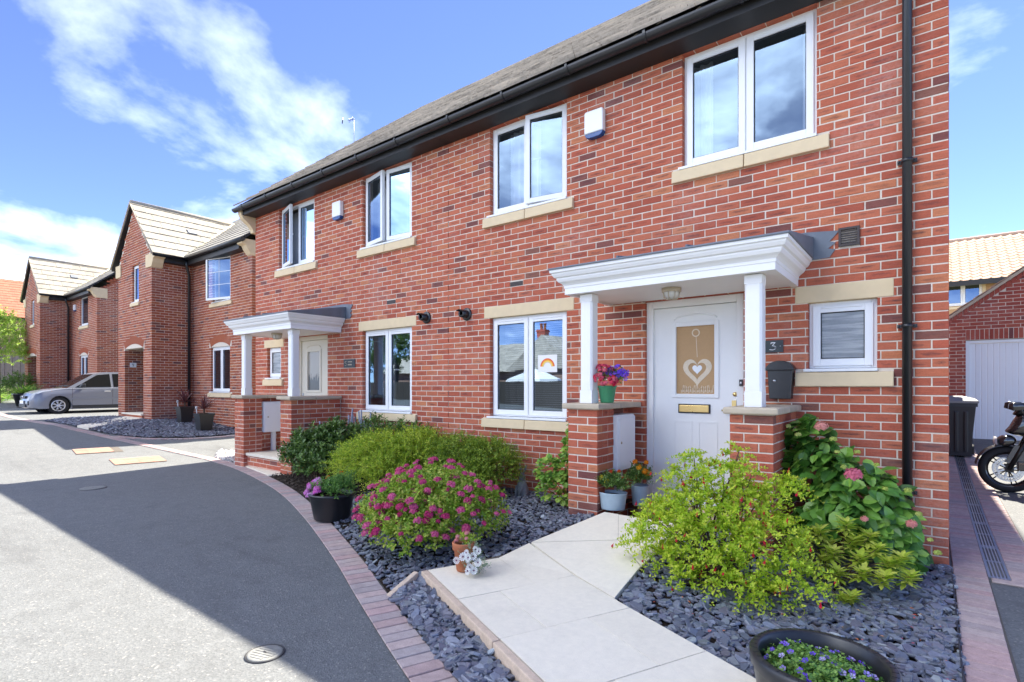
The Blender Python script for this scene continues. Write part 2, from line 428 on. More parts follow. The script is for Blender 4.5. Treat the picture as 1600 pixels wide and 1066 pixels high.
def paver(name, stops, amt=1.0):
    t = NT(name); p = t.pos(); s = t.seed()
    c = t.ramp(s, stops)
    n = t.noise(p, 22, 5, 0.7); f = t.noise(p, 180, 3, 0.7)
    k = t.m('ADD', t.m('MULTIPLY_ADD', n, 0.7 * amt, 1 - .35 * amt), t.m('MULTIPLY_ADD', f, 0.6 * amt, -0.3 * amt))
    c = t.mix(1.0, c, t.n('CombineColor', {0: k, 1: k, 2: k}).outputs[0], 'MULTIPLY')
    st = t.grey(t.noise(p, 2.6, 5, 0.65), 0.55, 0.75)
    c = t.mix(t.m('MULTIPLY', st, 0.3 * amt), c, (0.12, 0.10, 0.09))
    return t.done(t.bsdf(c, 0.9, 0, t.bump(t.m('ADD', f, n), 0.35, 0.004), 0.25))
M['paver'] = paver('block_paver', [(0.0, (0.40, 0.29, 0.27)), (0.3, (0.46, 0.36, 0.33)), (0.55, (0.37, 0.32, 0.31)), (0.8, (0.46, 0.31, 0.29)), (1.0, (0.33, 0.29, 0.28))])
M['orangepaver'] = paver('orange_block_paver', [(0.0, (0.42, 0.25, 0.185)), (0.5, (0.46, 0.29, 0.215)), (1.0, (0.40, 0.25, 0.19))])
M['slab'] = paver('cream_slab', [(0.0, (0.77, 0.695, 0.55)), (0.5, (0.80, 0.725, 0.58)), (1.0, (0.75, 0.675, 0.535))], 0.35)
M['edging'] = paver('buff_concrete_edging', [(0.0, (0.58, 0.44, 0.32)), (0.5, (0.62, 0.48, 0.36)), (1.0, (0.55, 0.43, 0.32))])
M['joint'] = plain('joint_sand', (0.10, 0.085, 0.07), 0.95, var=0.3, scale=40)

def slate_mat():
    t = NT('slate_chip'); p = t.pos(); s = t.seed()
    c = t.ramp(s, [(0.0, (0.07, 0.08, 0.105)), (0.3, (0.145, 0.16, 0.20)), (0.55, (0.125, 0.115, 0.145)), (0.8, (0.21, 0.23, 0.28)), (0.95, (0.16, 0.175, 0.185)), (1.0, (0.32, 0.36, 0.39))])
    n = t.noise(t.mul(p, 1, 1, 3), 45, 4, 0.65)
    k = t.m('MULTIPLY_ADD', n, 0.9, 0.55)
    c = t.mix(1.0, c, t.n('CombineColor', {0: k, 1: k, 2: k}).outputs[0], 'MULTIPLY')
    return t.done(t.bsdf(c, 0.42, 0, t.bump(n, 0.35, 0.004), 0.6))
M['slate'] = slate_mat()
M['gravel'] = paver('white_gravel', [(0.0, (0.55, 0.53, 0.50)), (0.5, (0.68, 0.66, 0.62)), (1.0, (0.42, 0.40, 0.38))])

def tile_mat(name, stops, moss=0.6, mosscol=(0.045, 0.045, 0.04)):
    t = NT(name); p = t.pos(); s = t.seed()
    c = t.ramp(s, stops)
    n = t.noise(p, 9, 5, 0.7); f = t.noise(p, 120, 3, 0.7)
    k = t.m('ADD', t.m('MULTIPLY_ADD', n, 0.6, 0.5), t.m('MULTIPLY_ADD', f, 0.5, -0.05))
    c = t.mix(1.0, c, t.n('CombineColor', {0: k, 1: k, 2: k}).outputs[0], 'MULTIPLY')
    ms = t.m('MULTIPLY', t.grey(t.noise(p, 1.6, 6, 0.7), 0.42, 0.62), t.grey(t.noise(p, 14, 4, 0.7), 0.3, 0.6))
    c = t.mix(t.m('MULTIPLY', ms, moss), c, mosscol)
    return t.done(t.bsdf(c, 0.88, 0, t.bump(f, 0.4, 0.004), 0.25))
M['tile'] = tile_mat('grey_concrete_tile', [(0.0, (0.50, 0.44, 0.37)), (0.5, (0.58, 0.51, 0.42)), (1.0, (0.45, 0.40, 0.34))], 0.7, (0.12, 0.108, 0.09))
M['tile_far'] = tile_mat('buff_concrete_tile', [(0.0, (0.32, 0.295, 0.25)), (0.5, (0.36, 0.335, 0.285)), (1.0, (0.29, 0.27, 0.235))], 0.4, (0.16, 0.15, 0.12))
M['pantile'] = tile_mat('terracotta_pantile', [(0.0, (0.44, 0.29, 0.20)), (0.5, (0.48, 0.33, 0.24)), (1.0, (0.42, 0.27, 0.185))], 0.15, (0.35, 0.22, 0.15))
M['redtile'] = tile_mat('red_tile', [(0.0, (0.36, 0.135, 0.085)), (0.5, (0.40, 0.16, 0.10)), (1.0, (0.33, 0.125, 0.08))], 0.1, (0.2, 0.08, 0.05))

LEAF_GAIN = 1.4
def leaf_mat(name, stops, trans=0.35, rough=0.45, spec=0.4, gain=None):
    g = gain or LEAF_GAIN
    stops = [(p, tuple(min(v * g, .72) for v in c)) for p, c in stops]
    t = NT(name); s = t.seed()
    c = t.ramp(s, stops)
    n = t.noise(t.pos(), 35, 2, 0.5); k = t.m('MULTIPLY_ADD', n, 0.5, 0.75)
    c = t.mix(1.0, c, t.n('CombineColor', {0: k, 1: k, 2: k}).outputs[0], 'MULTIPLY')
    b = t.bsdf(c, rough, 0, None, spec)
    tc = t.mix(0.5, c, (0.55, 0.75, 0.12), 'MULTIPLY')
    tr = t.n('BsdfTranslucent', {'Color': t.mix(0.65, tc, c)}).outputs[0]
    return t.done(t.n('MixShader', {0: trans, 1: b, 2: tr}).outputs[0])
L = {}
L['lonicera'] = leaf_mat('golden_green_leaf', [(0.0, (0.13, 0.22, 0.022)), (0.4, (0.27, 0.37, 0.03)), (0.75, (0.42, 0.50, 0.05)), (1.0, (0.50, 0.53, 0.08))], 0.5)
M['bark_chip'] = plain('bark_chip', (0.07, 0.05, 0.035), 0.9, var=0.5, scale=40, bump=0.5, bscale=90)
L['lonicera2'] = leaf_mat('mid_green_leaf', [(0.0, (0.11, 0.19, 0.022)), (0.5, (0.20, 0.28, 0.03)), (1.0, (0.36, 0.42, 0.055))], 0.5)
L['dark'] = leaf_mat('dark_green_leaf', [(0.0, (0.045, 0.085, 0.018)), (0.5, (0.075, 0.14, 0.028)), (1.0, (0.14, 0.22, 0.045))], 0.2, 0.35)
L['spirea'] = leaf_mat('lime_spirea_leaf', [(0.0, (0.14, 0.25, 0.025)), (0.5, (0.28, 0.40, 0.04)), (0.8, (0.42, 0.48, 0.08)), (1.0, (0.50, 0.50, 0.12))], 0.45)
L['hydrangea'] = leaf_mat('hydrangea_leaf', [(0.0, (0.03, 0.085, 0.014)), (0.45, (0.065, 0.165, 0.024)), (0.8, (0.12, 0.25, 0.036)), (1.0, (0.22, 0.35, 0.055))], 0.22, 0.32)
L['fuchsia'] = leaf_mat('golden_fuchsia_leaf', [(0.0, (0.17, 0.29, 0.02)), (0.45, (0.35, 0.47, 0.03)), (0.8, (0.50, 0.56, 0.05)), (1.0, (0.55, 0.55, 0.10))], 0.5)
L['pieris'] = leaf_mat('lime_whorl_leaf', [(0.0, (0.26, 0.36, 0.035)), (0.5, (0.40, 0.47, 0.05)), (1.0, (0.52, 0.54, 0.11))], 0.45)
L['climb'] = leaf_mat('round_green_leaf', [(0.0, (0.10, 0.22, 0.03)), (0.5, (0.18, 0.32, 0.05)), (1.0, (0.34, 0.44, 0.07))])
L['herb'] = leaf_mat('small_green_leaf', [(0.0, (0.06, 0.15, 0.03)), (0.5, (0.11, 0.22, 0.045)), (1.0, (0.22, 0.34, 0.07))])
L['grey'] = leaf_mat('grey_green_leaf', [(0.0, (0.14, 0.19, 0.13)), (0.5, (0.20, 0.27, 0.17)), (1.0, (0.30, 0.36, 0.20))])
L['maroon'] = leaf_mat('maroon_strap_leaf', [(0.0, (0.05, 0.018, 0.022)), (0.5, (0.09, 0.025, 0.03)), (1.0, (0.15, 0.05, 0.045))], 0.15)
L['tree'] = leaf_mat('bright_tree_leaf', [(0.0, (0.22, 0.34, 0.05)), (0.5, (0.34, 0.46, 0.08)), (1.0, (0.50, 0.56, 0.16))])
L['bramble'] = leaf_mat('backdrop_leaf', [(0.0, (0.05, 0.10, 0.02)), (1.0, (0.12, 0.20, 0.04))])
def petal(name, a, b, trans=0.3): return leaf_mat(name, [(0.0, a), (1.0, b)], trans, 0.6, 0.2, 1.0)
PT = {
    'magenta': petal('magenta_petal', (0.55, 0.05, 0.18), (0.74, 0.17, 0.34), 0.45),
    'pinkhead': petal('pink_hydrangea_petal', (0.80, 0.07, 0.18), (0.88, 0.24, 0.30)),
    'palepink': petal('pale_pink_hydrangea_petal', (0.70, 0.28, 0.25), (0.75, 0.45, 0.33)),
    'limebud': petal('lime_hydrangea_bud', (0.40, 0.48, 0.09), (0.55, 0.58, 0.20)),
    'red': petal('fuchsia_red_petal', (0.55, 0.015, 0.05), (0.70, 0.03, 0.06)),
    'purple': petal('purple_bell_petal', (0.14, 0.05, 0.60), (0.26, 0.14, 0.75)),
    'lilac': petal('lilac_bell_petal', (0.36, 0.28, 0.72), (0.50, 0.42, 0.80)),
    'white': petal('white_daisy_petal', (0.80, 0.78, 0.82), (0.88, 0.87, 0.88)),
    'hotpink': petal('hot_pink_petal', (0.78, 0.16, 0.55), (0.86, 0.45, 0.72)),
    'coral': petal('coral_petal', (0.80, 0.22, 0.22), (0.85, 0.38, 0.36)),
    'orange': petal('orange_marigold_petal', (0.85, 0.22, 0.01), (0.90, 0.34, 0.02)),
    'rust': petal('rust_marigold_petal', (0.55, 0.05, 0.02), (0.65, 0.10, 0.03)),
    'yellow': petal('yellow_marigold_petal', (0.88, 0.50, 0.02), (0.92, 0.60, 0.05)),
    'redwhite': petal('crimson_white_petal', (0.72, 0.02, 0.08), (0.84, 0.22, 0.28)),
    'darkviolet': petal('dark_violet_petal', (0.025, 0.008, 0.05), (0.05, 0.012, 0.09)),
    'eye': petal('dark_flower_eye', (0.09, 0.02, 0.09), (0.14, 0.04, 0.12)),
}

# ------------------------------------------------------------------ brickwork
def brick_tpl(Lh, h, d=0.1025, c=0.0035):
    x, z = Lh / 2, h / 2
    v = []
    for (dx, yy) in ((c, 0.0), (0.0, c), (0.0, d)):
        v += [(-x + dx, yy, -z + dx), (x - dx, yy, -z + dx), (x - dx, yy, z - dx), (-x + dx, yy, z - dx)]
    f = [(0, 1, 2, 3)]
    for r in (0, 4):
        for i in range(4):
            j = (i + 1) % 4
            f.append((r + 4 + i, r + 4 + j, r + j, r + i))
    return v, f
BT_V, BT_F = brick_tpl(1.0, 1.0)
ROT = {'S': 0.0, 'E': math.pi / 2, 'N': math.pi, 'W': -math.pi / 2}
BRICK_CACHE = {}

class Bricks:
    """bricks of one building: the largest in view become parts, the rest one stuff part per wall"""
    def __init__(self, mat, limit=300, key=''):
        self.c = []; self.mat = mat; self.limit = limit; self.key = key
    def course(self, parent, facing, plane, a0, a1, z0, z1, openings=(), anchor=None, zgrid=0.015, clip=None, hidden=False, pitch=0.225, gauge=0.075, half=True, deep=None, corner=None):
        anchor = a1 if anchor is None else anchor
        k0 = int(math.floor((z0 - zgrid) / gauge + 1e-6)); k1 = int(math.ceil((z1 - zgrid) / gauge - 1e-6))
        for k in range(k0, k1):
            zb, zt = zgrid + k * gauge + 0.005, zgrid + (k + 1) * gauge - 0.005
            zb, zt = max(zb, z0), min(zt, z1)
            if zt - zb < 0.018: continue
            off = (k % 2) * 0.5 * pitch if half else 0
            i0 = int(math.floor((a0 - anchor - off) / pitch)) - 1; i1 = int(math.ceil((a1 - anchor - off) / pitch)) + 1
            for i in range(i0, i1):
                s, e = anchor + off + i * pitch + 0.005, anchor + off + (i + 1) * pitch - 0.005
                s, e = max(s, a0), min(e, a1)
                if e - s < 0.012: continue
                segs = [(s, e, zb, zt)]
                for (ox0, ox1, oz0, oz1) in openings:
                    nw = []
                    for (p, q, b, t) in segs:
                        if t > oz0 + .004 and b < oz1 - .004:
                            if 0 <= ox0 - q < .014: q = ox0
                            if 0 <= p - ox1 < .014: p = ox1
                        if q <= ox0 or p >= ox1 or t <= oz0 or b >= oz1: nw.append((p, q, b, t)); continue
                        if p < ox0: nw.append((p, ox0, b, t))
                        if q > ox1: nw.append((ox1, q, b, t))
                        pm, qm = max(p, ox0), min(q, ox1)
                        if b < oz0 - 0.02: nw.append((pm, qm, b, oz0))
                        if t > oz1 + 0.02: nw.append((pm, qm, oz1, t))
                    segs = nw
                for (p, q, b, t) in segs:
                    dp_ = .1025
                    if deep is not None:
                        for (dx_, par_) in deep:
                            if k % 2 == par_ and min(abs(p - dx_), abs(q - dx_)) < .008 and q - p < .13: dp_ = .215
                    if corner is not None:
                        lim = corner[0] + (.225 if k % 2 == corner[1] else .1125)
                        if q < lim + .03: continue
                        p = max(p, lim)
                    if q - p < 0.012 or t - b < 0.018: continue
                    a, z = (p + q) / 2, (b + t) / 2
                    if clip and not clip(a, z): continue
                    jit = float(rng.normal(0, 0.0012)); z += float(rng.normal(0, .0008)); a += float(rng.normal(0, .0008))
                    loc = {'S': (a, plane + jit, z), 'N': (a, plane + jit, z), 'E': (plane + jit, a, z), 'W': (plane + jit, a, z)}[facing]
                    self.c.append((loc, q - p, t - b, facing, parent, hidden, dp_))
    def finish(self):
        sc = []
        nrm = {'S': (0, -1), 'N': (0, 1), 'E': (1, 0), 'W': (-1, 0)}
        for i, (loc, ln, h, fc, par, hid, dp_) in enumerate(self.c):
            pr = project(loc); a = 0.0
            if pr and not hid and -20 < pr[0] < 1620 and -20 < pr[1] < 1090:
                n = nrm[fc]; d = math.hypot(loc[0], loc[1])
                cs = -(loc[0] * n[0] + loc[1] * n[1]) / d
                if cs > 0: a = ln * h * pr[2] ** 2 * cs
            sc.append(a)
        order = sorted(range(len(sc)), key=lambda i: -sc[i])
        single = [i for i in order[:self.limit] if sc[i] > 0]
        ss = set(single)
        for i in single:
            loc, ln, h, fc, par, hid, dp_ = self.c[i]
            key = (round(ln, 3), round(h, 3), self.key, dp_)
            me = BRICK_CACHE.get(key)
            if me is None:
                v, f = brick_tpl(ln, h, dp_)
                uv = [((v[j][0] / ln + .5), (v[j][2] / h + .5)) for q in f for j in q]
                me = np_mesh('brick', v, f, self.mat, None, False, uv); BRICK_CACHE[key] = me
            o = link('brick', me, par); o.location = loc if par.type != 'EMPTY' else loc; o.rotation_euler = (0, 0, ROT[fc])
        by = {}
        for i, c in enumerate(self.c):
            if i not in ss: by.setdefault(c[4].name, []).append(c)
        for nm, cs in by.items():
            par = cs[0][4]
            n = len(cs)
            V = np.zeros((n, 12, 3)); tv = np.array(brick_tpl(0, 0)[0])
            sg = np.sign(np.array(BT_V))
            ln = np.array([c[1] for c in cs]); h = np.array([c[2] for c in cs])
            V[:, :, 0] = tv[None, :, 0] + sg[None, :, 0] * ln[:, None] / 2
            V[:, :, 1] = tv[None, :, 1]; V[:, 8:, 1] = np.array([c[6] for c in cs])[:, None]
            V[:, :, 2] = tv[None, :, 2] + sg[None, :, 2] * h[:, None] / 2
            UVp = np.stack([V[:, :, 0] / ln[:, None] + .5, V[:, :, 2] / h[:, None] + .5], 2)
            an = np.array([ROT[c[3]] for c in cs]); ca, sa = np.cos(an)[:, None], np.sin(an)[:, None]
            X = V[:, :, 0] * ca - V[:, :, 1] * sa; Yv = V[:, :, 0] * sa + V[:, :, 1] * ca
            P = np.array([c[0] for c in cs])
            V = np.stack([X + P[:, None, 0], Yv + P[:, None, 1], V[:, :, 2] + P[:, None, 2]], 2).reshape(-1, 3)
            tf = np.array(BT_F); F = (tf[None] + (np.arange(n) * 12)[:, None, None])
            uv = UVp.reshape(-1, 2)[F.reshape(-1)]
            me = np_mesh('brickwork', V, F.reshape(-1, 4), self.mat, np.repeat(rng.random(n), 12), False, uv)
            link('brickwork', me, par, 'stuff')

def wall_core(parent, facing, plane, a0, a1, z0, z1, openings=(), thick=0.22, name='wall', mats=None, top=None):
    """mortar body of a wall with openings; its face lies 6 mm behind the brick faces"""
    g = 0.0045
    ops = [(x0 - g, x1 + g, zz0 - g, zz1 + g) for (x0, x1, zz0, zz1) in openings]
    a0, a1 = a0 + g, a1 - g
    xs = sorted({a0, a1} | {min(max(v, a0), a1) for o in ops for v in o[:2]})
    mb = MB()
    for x0, x1 in zip(xs, xs[1:]):
        if x1 - x0 < 1e-4: continue
        xm = (x0 + x1) / 2; z = z0
        cuts = sorted([(o[2], o[3]) for o in ops if o[0] < xm < o[1]])
        for (b, t) in cuts + [(z1, z1)]:
            if b > z + 1e-4:
                if facing == 'S': mb.box(x0, x1, plane + g, plane + thick, z, b)
                elif facing == 'N': mb.box(x0, x1, plane - thick, plane - g, z, b)
                elif facing == 'E': mb.box(plane - thick, plane - g, x0, x1, z, b)
                else: mb.box(plane + g, plane + thick, x0, x1, z, b)
            z = max(z, t)
    if top:                                   # gable triangle on top: ((a,z),...)
        if facing in 'SN':
            y0, y1 = (plane + g, plane + thick) if facing == 'S' else (plane - thick, plane - g)
            mb.prism(top, 'y', y0, y1)
        else:
            x0, x1 = (plane - thick, plane - g) if facing == 'E' else (plane + g, plane + thick)
            mb.prism(top, 'x', x0, x1)
    return mb.build(name, mats or M['mortar'], parent)

# ------------------------------------------------------------------ roofs
TILE_V = [(-.5, 0, .42), (.5, 0, .42), (.5, 1, -.3), (-.5, 1, -.3), (-.5, 0, 1.25), (.5, 0, 1.25), (.5, 1, .3), (-.5, 1, .3)]
TILE_F = [(4, 5, 6, 7), (0, 1, 5, 4), (1, 2, 6, 5), (3, 0, 4, 7)]
TILE_CACHE = {}
def tiled(roof, O, U, Vd, width, length, mat, tw=0.33, gauge=0.335, th=0.022, clip=None, limit=0, jitter=0.003, key=''):
    O, U, Vd = Vector(O), Vector(U).normalized(), Vector(Vd).normalized()
    N = U.cross(Vd).normalized()
    if N.z < 0: N = -N
    rows = int(math.ceil(length / gauge)); cols = int(math.ceil(width / tw)) + 1
    items = []
    for r in range(rows):
        off = (r % 2) * tw / 2
        for c in range(cols):
            u0, u1 = max(0.0, c * tw - off), min(width, (c + 1) * tw - off)
            if u1 - u0 < 0.04: continue
            um, v0 = (u0 + u1) / 2, r * gauge
            ln = min(gauge + 0.05, length - v0 + 0.02)
            if clip and not clip(um, v0 + gauge / 2): continue
            items.append((O + U * um + Vd * v0 + N * (0.006 + float(rng.normal(0, jitter * .5))), u1 - u0 - 0.005, ln, float(rng.normal(0, 0.006))))
    cam = Vector((0, 0, CAM_H))
    def score(it):
        pr = project(it[0])
        if not pr or not (-20 < pr[0] < 1620 and -20 < pr[1] < 1080): return 0
        d = (cam - it[0]); cs = d.normalized().dot(N)
        e = (cam - it[0]).normalized().dot(-Vd)
        return it[1] * (gauge * max(cs, 0) + th * max(e, 0)) * pr[2] ** 2 if (cs > 0 or e > 0) else 0
    order = sorted(range(len(items)), key=lambda i: -score(items[i]))
    single = [i for i in order[:limit] if score(items[i]) > 0]; ss = set(single)
    base = Matrix((U, Vd, N)).transposed().to_4x4()
    for i in single:
        p, w, ln, tl = items[i]
        k = (round(w, 2), round(ln, 2), mat.name, key)
        if k not in TILE_CACHE:
            TILE_CACHE[k] = np_mesh('roof_tile', np.array(TILE_V) * np.array([w, ln, th]), TILE_F, mat)
        o = link('roof_tile', TILE_CACHE[k], roof)
        o.matrix_basis = Matrix.Translation(p) @ base @ Matrix.Rotation(tl, 4, 'Z')
    rest = [items[i] for i in range(len(items)) if i not in ss]
    if rest:
        n = len(rest)
        X = np.array([Matrix.Rotation(t[3], 3, N) @ U for t in rest])
        Vv, F = scatter(TILE_V, TILE_F, [t[0] for t in rest], X, np.repeat(np.array(N)[None], n, 0), np.array([(t[1], t[2], th) for t in rest]))
        # local y must run up the slope
        if (Vector(np.cross(np.array(N), np.array(U))).dot(Vd)) < 0:
            Vv, F = scatter(TILE_V, TILE_F, [t[0] for t in rest], -X, np.repeat(np.array(N)[None], n, 0), np.array([(t[1], t[2], th) for t in rest]))
        link('tile_courses', np_mesh('tile_courses', Vv, F, mat, np.repeat(rng.random(n), 8)), roof, 'stuff')

# ------------------------------------------------------------------ windows (facing -y)
def ring(mb, x0, x1, z0, z1, w, ya, yb, mi=0, T=None, wb=None):
    wb = wb or w
    for b in ((x0, x0 + w, z0, z1), (x1 - w, x1, z0, z1), (x0 + w, x1 - w, z0, z0 + wb), (x0 + w, x1 - w, z1 - w, z1)):
        mb.box(b[0], b[1], ya, yb, b[2], b[3], mi, T)

def pane_obj(parent, x0, x1, z0, z1, y, mat, T=None, name='pane'):
    pts = [(x0, y, z0), (x1, y, z0), (x1, y, z1), (x0, y, z1)]
    if T is not None: pts = [tuple(T @ Vector(p)) for p in pts]
    mb = MB(); mb.poly(pts); return mb.build(name, mat, parent)

def curtain(parent, x0, x1, z0, z1, y, mat, waves=6, amp=0.02, taper=0.0):
    mb = MB(); n = waves * 6
    top, bot = [], []
    for i in range(n + 1):
        t = i / n
        yy = y + amp * math.sin(t * waves * 2 * math.pi) + 0.006 * math.sin(t * 31)
        top.append((x0 + (x1 - x0) * t, yy, z1)); bot.append((x0 + (x1 - x0) * t * (1 - taper), yy * 1.0, z0))
    for i in range(n): mb.poly([bot[i], bot[i + 1], top[i + 1], top[i]], 0, True)
    return mb.build('curtain', mat, parent)

def window(H, x0, x1, z0, z1, yw, opens=None, mull=True, leaded=False, pane='glass', arch=0.0, board=True, fd=0.06, handle=None, dp=0.065):
    opens = opens or {}
    yr = yw + dp
    fr = MB()
    ring(fr, x0, x1, z0, z1, 0.045, yr, yr + fd)
    xm = (x0 + x1) / 2
    if mull: fr.box(xm - .025, xm + .025, yr, yr + fd, z0 + .045, z1 - .045)
    if arch:
        pts = [(x0, z1 - .002)] + [(x0 + (x1 - x0) * t, z1 + arch * math.sin(math.pi * t)) for t in np.linspace(0.06, 0.94, 9)] + [(x1, z1 - .002)]
        fr.prism(pts, 'y', yr - .012, yr + fd)
    w = fr.build('window', M['upvc'], H, bevel=0.004)
    if board:
        b = MB(); b.box(x0 - .035, x1 + .004, yw - .03, yr - .002, z0 - .03, z0 - .004)
        b.build('window_board', M['upvc'], w, bevel=0.003)
    halves = [(x0 + .03, xm - .008, 'L'), (xm + .008, x1 - .03, 'R')] if mull else [(x0 + .03, x1 - .03, 'L')]
    for (a, b, k) in halves:
        T = None
        if k in opens:
            ang, hinge = opens[k]
            hx = a if hinge == 'l' else b
            T = Matrix.Translation((hx, yr - .01, 0)) @ Matrix.Rotation(math.radians(-ang if hinge == 'l' else ang), 4, 'Z') @ Matrix.Translation((-hx, -(yr - .01), 0))
        s = MB()
        ring(s, a, b, z0 + .022, z1 - .03, 0.062, yr - .018, yr + .03, 0, T)
        ring(s, a + .0625, b - .0625, z0 + .0845, z1 - .0925, 0.007, yr - .006, yr + .01, 1, T)
        s.box(a + .08, b - .08, yr - .026, yr - .018, z1 - .058, z1 - .044, 0, T)
        if handle == k: s.box((b - .05) if k == 'L' else (a + .07), (b - .02) if k == 'L' else (a + .19), yr + .03, yr + .05, (z0 + z1) / 2 - .01, (z0 + z1) / 2 + .01, 0, T)
        s.build('sash', [M['upvc'], M['gasket']], w, bevel=0.003)
        pane_obj(w, a + .066, b - .066, z0 + .088, z1 - .096, yr + .004, M[pane], T)
        if leaded:
            ld = MB(); ww, hh = b - a - .132, z1 - z0 - .184
            for i in (1,): ld.box(a + .066 + ww / 2 - .006, a + .066 + ww / 2 + .006, yr - .002, yr + .002, z0 + .088, z1 - .096, 0, T)
            for i in (1, 2): ld.box(a + .066, b - .066, yr - .0035, yr + .0035, z0 + .088 + hh * i / 3 - .006, z0 + .088 + hh * i / 3 + .006, 0, T)
            ld.build('glazing_bar', M['upvc'], w, kind='stuff')
    return w

def stone(H, name, x0, x1, z0, z1, y0, y1, joint=True, bev=0.006, slope=0.0):
    mb = MB(); xm = (x0 + x1) / 2
    segs = [(x0, xm - .004), (xm + .004, x1)] if joint else [(x0, x1)]
    for k, (a, b) in enumerate(segs):
        m = MB()
        m.prism([(y0, z0), (y1, z0), (y1, z1), (y0 + (.01 if slope else 0), z1 - slope)], 'x', a, b)
        m.build(name, M['stone'], H, bevel=bev)

def brick_box(B, H, name, x0, x1, y0, y1, z0, z1, faces='SEW', zgrid=0.015):
    """a small brick pier: mortar core with bricks on the chosen faces"""
    g = 0.0045; mb = MB(); mb.box(x0 + g, x1 - g, y0 + g, y1 - (g if 'N' in faces else -.003), z0, z1)
    o = mb.build(name, M['mortar'], H)
    if 'S' in faces: B.course(o, 'S', y0, x0, x1, z0, z1, anchor=x0 - .005, zgrid=zgrid, deep=[(x1, 0), (x0, 1)])
    for fc, pl, par in (('E', x1, 0), ('W', x0, 1)):
        if fc in faces: B.course(o, fc, pl, y0 + (.1025 if 'S' in faces else 0), y1, z0, z1, anchor=y0 + .1075, zgrid=zgrid, corner=(y0, par) if 'S' in faces else None)
    return o

# ------------------------------------------------------------------ ground, road
def grid_sheet(name, xs, ys, zf, mat, kind='structure', label=None):
    mb = MB(); nx, ny = len(xs), len(ys)
    mb.v = [(x, y, zf(x, y)) for y in ys for x in xs]
    for j in range(ny - 1):
        for i in range(nx - 1):
            mb.f.append((j * nx + i, j * nx + i + 1, (j + 1) * nx + i + 1, (j + 1) * nx + i)); mb.m.append(0); mb.sm.append(True)
    return mb.build(name, mat, None, kind, label=label)
M['ground'] = plain('rough_ground', (0.10, 0.11, 0.06), 0.95, var=0.4, scale=0.6)
grid_sheet('ground', [-600, -200, -90, -60, -31, -24, -17.5, -11.3, -2, 0, 30, 90, 250, 600], [-600, -200, -60, -20, 5.4, 8, 11, 15.5, 30, 90, 250, 600],
           lambda x, y: gz(x, y) - 0.05, M['ground'])
rx = sorted(set([-58, -45, -38, -31, -27, -24, -20, -17.5, -14, -11.3, -8, -5, -2, -1, 0, .5, 1, 2, 4, 8, 14]))
grid_sheet('road', rx, [-40, -20, -12, -6, -3, 0, 2, 4, 5.4, 6.5, 7.5, 8.5, 9.5, 10.5, 11.5, 12.5, 13.5, 14.5, 15.5, 17], lambda x, y: gz(x, y), M['asphalt'])

# ------------------------------------------------------------------ kerb of paving blocks
BLK_V = [(-.046, -.1, -.05), (.046, -.1, -.05), (.046, .1, -.05), (-.046, .1, -.05), (-.046, -.1, .0), (.046, -.1, .0), (.046, .1, .0), (-.046, .1, .0),
         (-.043, -.097, .005), (.043, -.097, .005), (.043, .097, .005), (-.043, .097, .005)]
BLK_F = [(8, 9, 10, 11)] + [(4 + i, 4 + (i + 1) % 4, 8 + (i + 1) % 4, 8 + i) for i in range(4)] + [(i, (i + 1) % 4, 4 + (i + 1) % 4, 4 + i) for i in range(4)]
BLK = np_mesh('paving_block', BLK_V, BLK_F, M['paver'])
BLK_O = np_mesh('paving_block', BLK_V, BLK_F, M['orangepaver'])
def smooth_line(pts, step=0.02):
    """Catmull-Rom through the points, resampled evenly"""
    P = [np.array(p, float) for p in pts]; P = [2 * P[0] - P[1]] + P + [2 * P[-1] - P[-2]]
    out = []
    for i in range(1, len(P) - 2):
        for t in np.linspace(0, 1, 40, endpoint=False):
            a, b, c, d = P[i - 1], P[i], P[i + 1], P[i + 2]
            out.append(0.5 * (2 * b + (c - a) * t + (2 * a - 5 * b + 4 * c - d) * t * t + (3 * b - a - 3 * c + d) * t ** 3))
    out.append(P[-2]); out = np.array(out)
    s = np.concatenate([[0], np.cumsum(np.linalg.norm(np.diff(out, axis=0), axis=1))])
    q = np.arange(0, s[-1], step)
    return np.stack([np.interp(q, s, out[:, 0]), np.interp(q, s, out[:, 1])], 1)
def block_row(parent, line, side, step=0.1, width=0.2, lift=0.008, single=True, mat='paver'):
    """a soldier row of blocks to one side (+1: left of travel) of a resampled line"""
    k = int(round(step / 0.02)); pos, ang = [], []
    for i in range(k // 2, len(line) - k // 2, k):
        p = line[i]; t = line[min(i + 2, len(line) - 1)] - line[max(i - 2, 0)]; t = t / np.linalg.norm(t)
        nrm = np.array([-t[1], t[0]]) * side
        c = p + nrm * width / 2
        pos.append((c[0], c[1], gz(c[0], c[1]) + lift + float(rng.normal(0, .0012)))); ang.append(math.atan2(t[1], t[0]) + float(rng.normal(0, .006)))
    if single:
        for p, a in zip(pos, ang):
            o = link('paving_block', BLK if mat == 'paver' else BLK_O, parent); o.location = p; o.rotation_euler = (0, 0, a)
            o.scale = (1, width / 0.2, 1)
    else:
        n = len(pos)
        V, F = scatter(BLK_V, BLK_F, pos, [(math.cos(a), math.sin(a), 0) for a in ang], np.tile([0, 0, 1.], (n, 1)), np.ones(n))
        link('far_blocks', np_mesh('far_blocks', V, F, M[mat], np.repeat(rng.random(n), 12)), parent, 'stuff')
KERB_OUT = [(-11.23, 4.60), (-9.7, 4.43), (-8.26, 4.14), (-6.9, 3.78), (-5.43, 3.25), (-3.96, 2.64), (-3.05, 2.225), (-2.0, 1.765), (-1.0, 1.38), (0.3, 0.95), (1.6, 0.6)]
kl = smooth_line(KERB_OUT)
def kerb_y(x): return float(np.interp(x, kl[:, 0], kl[:, 1]))
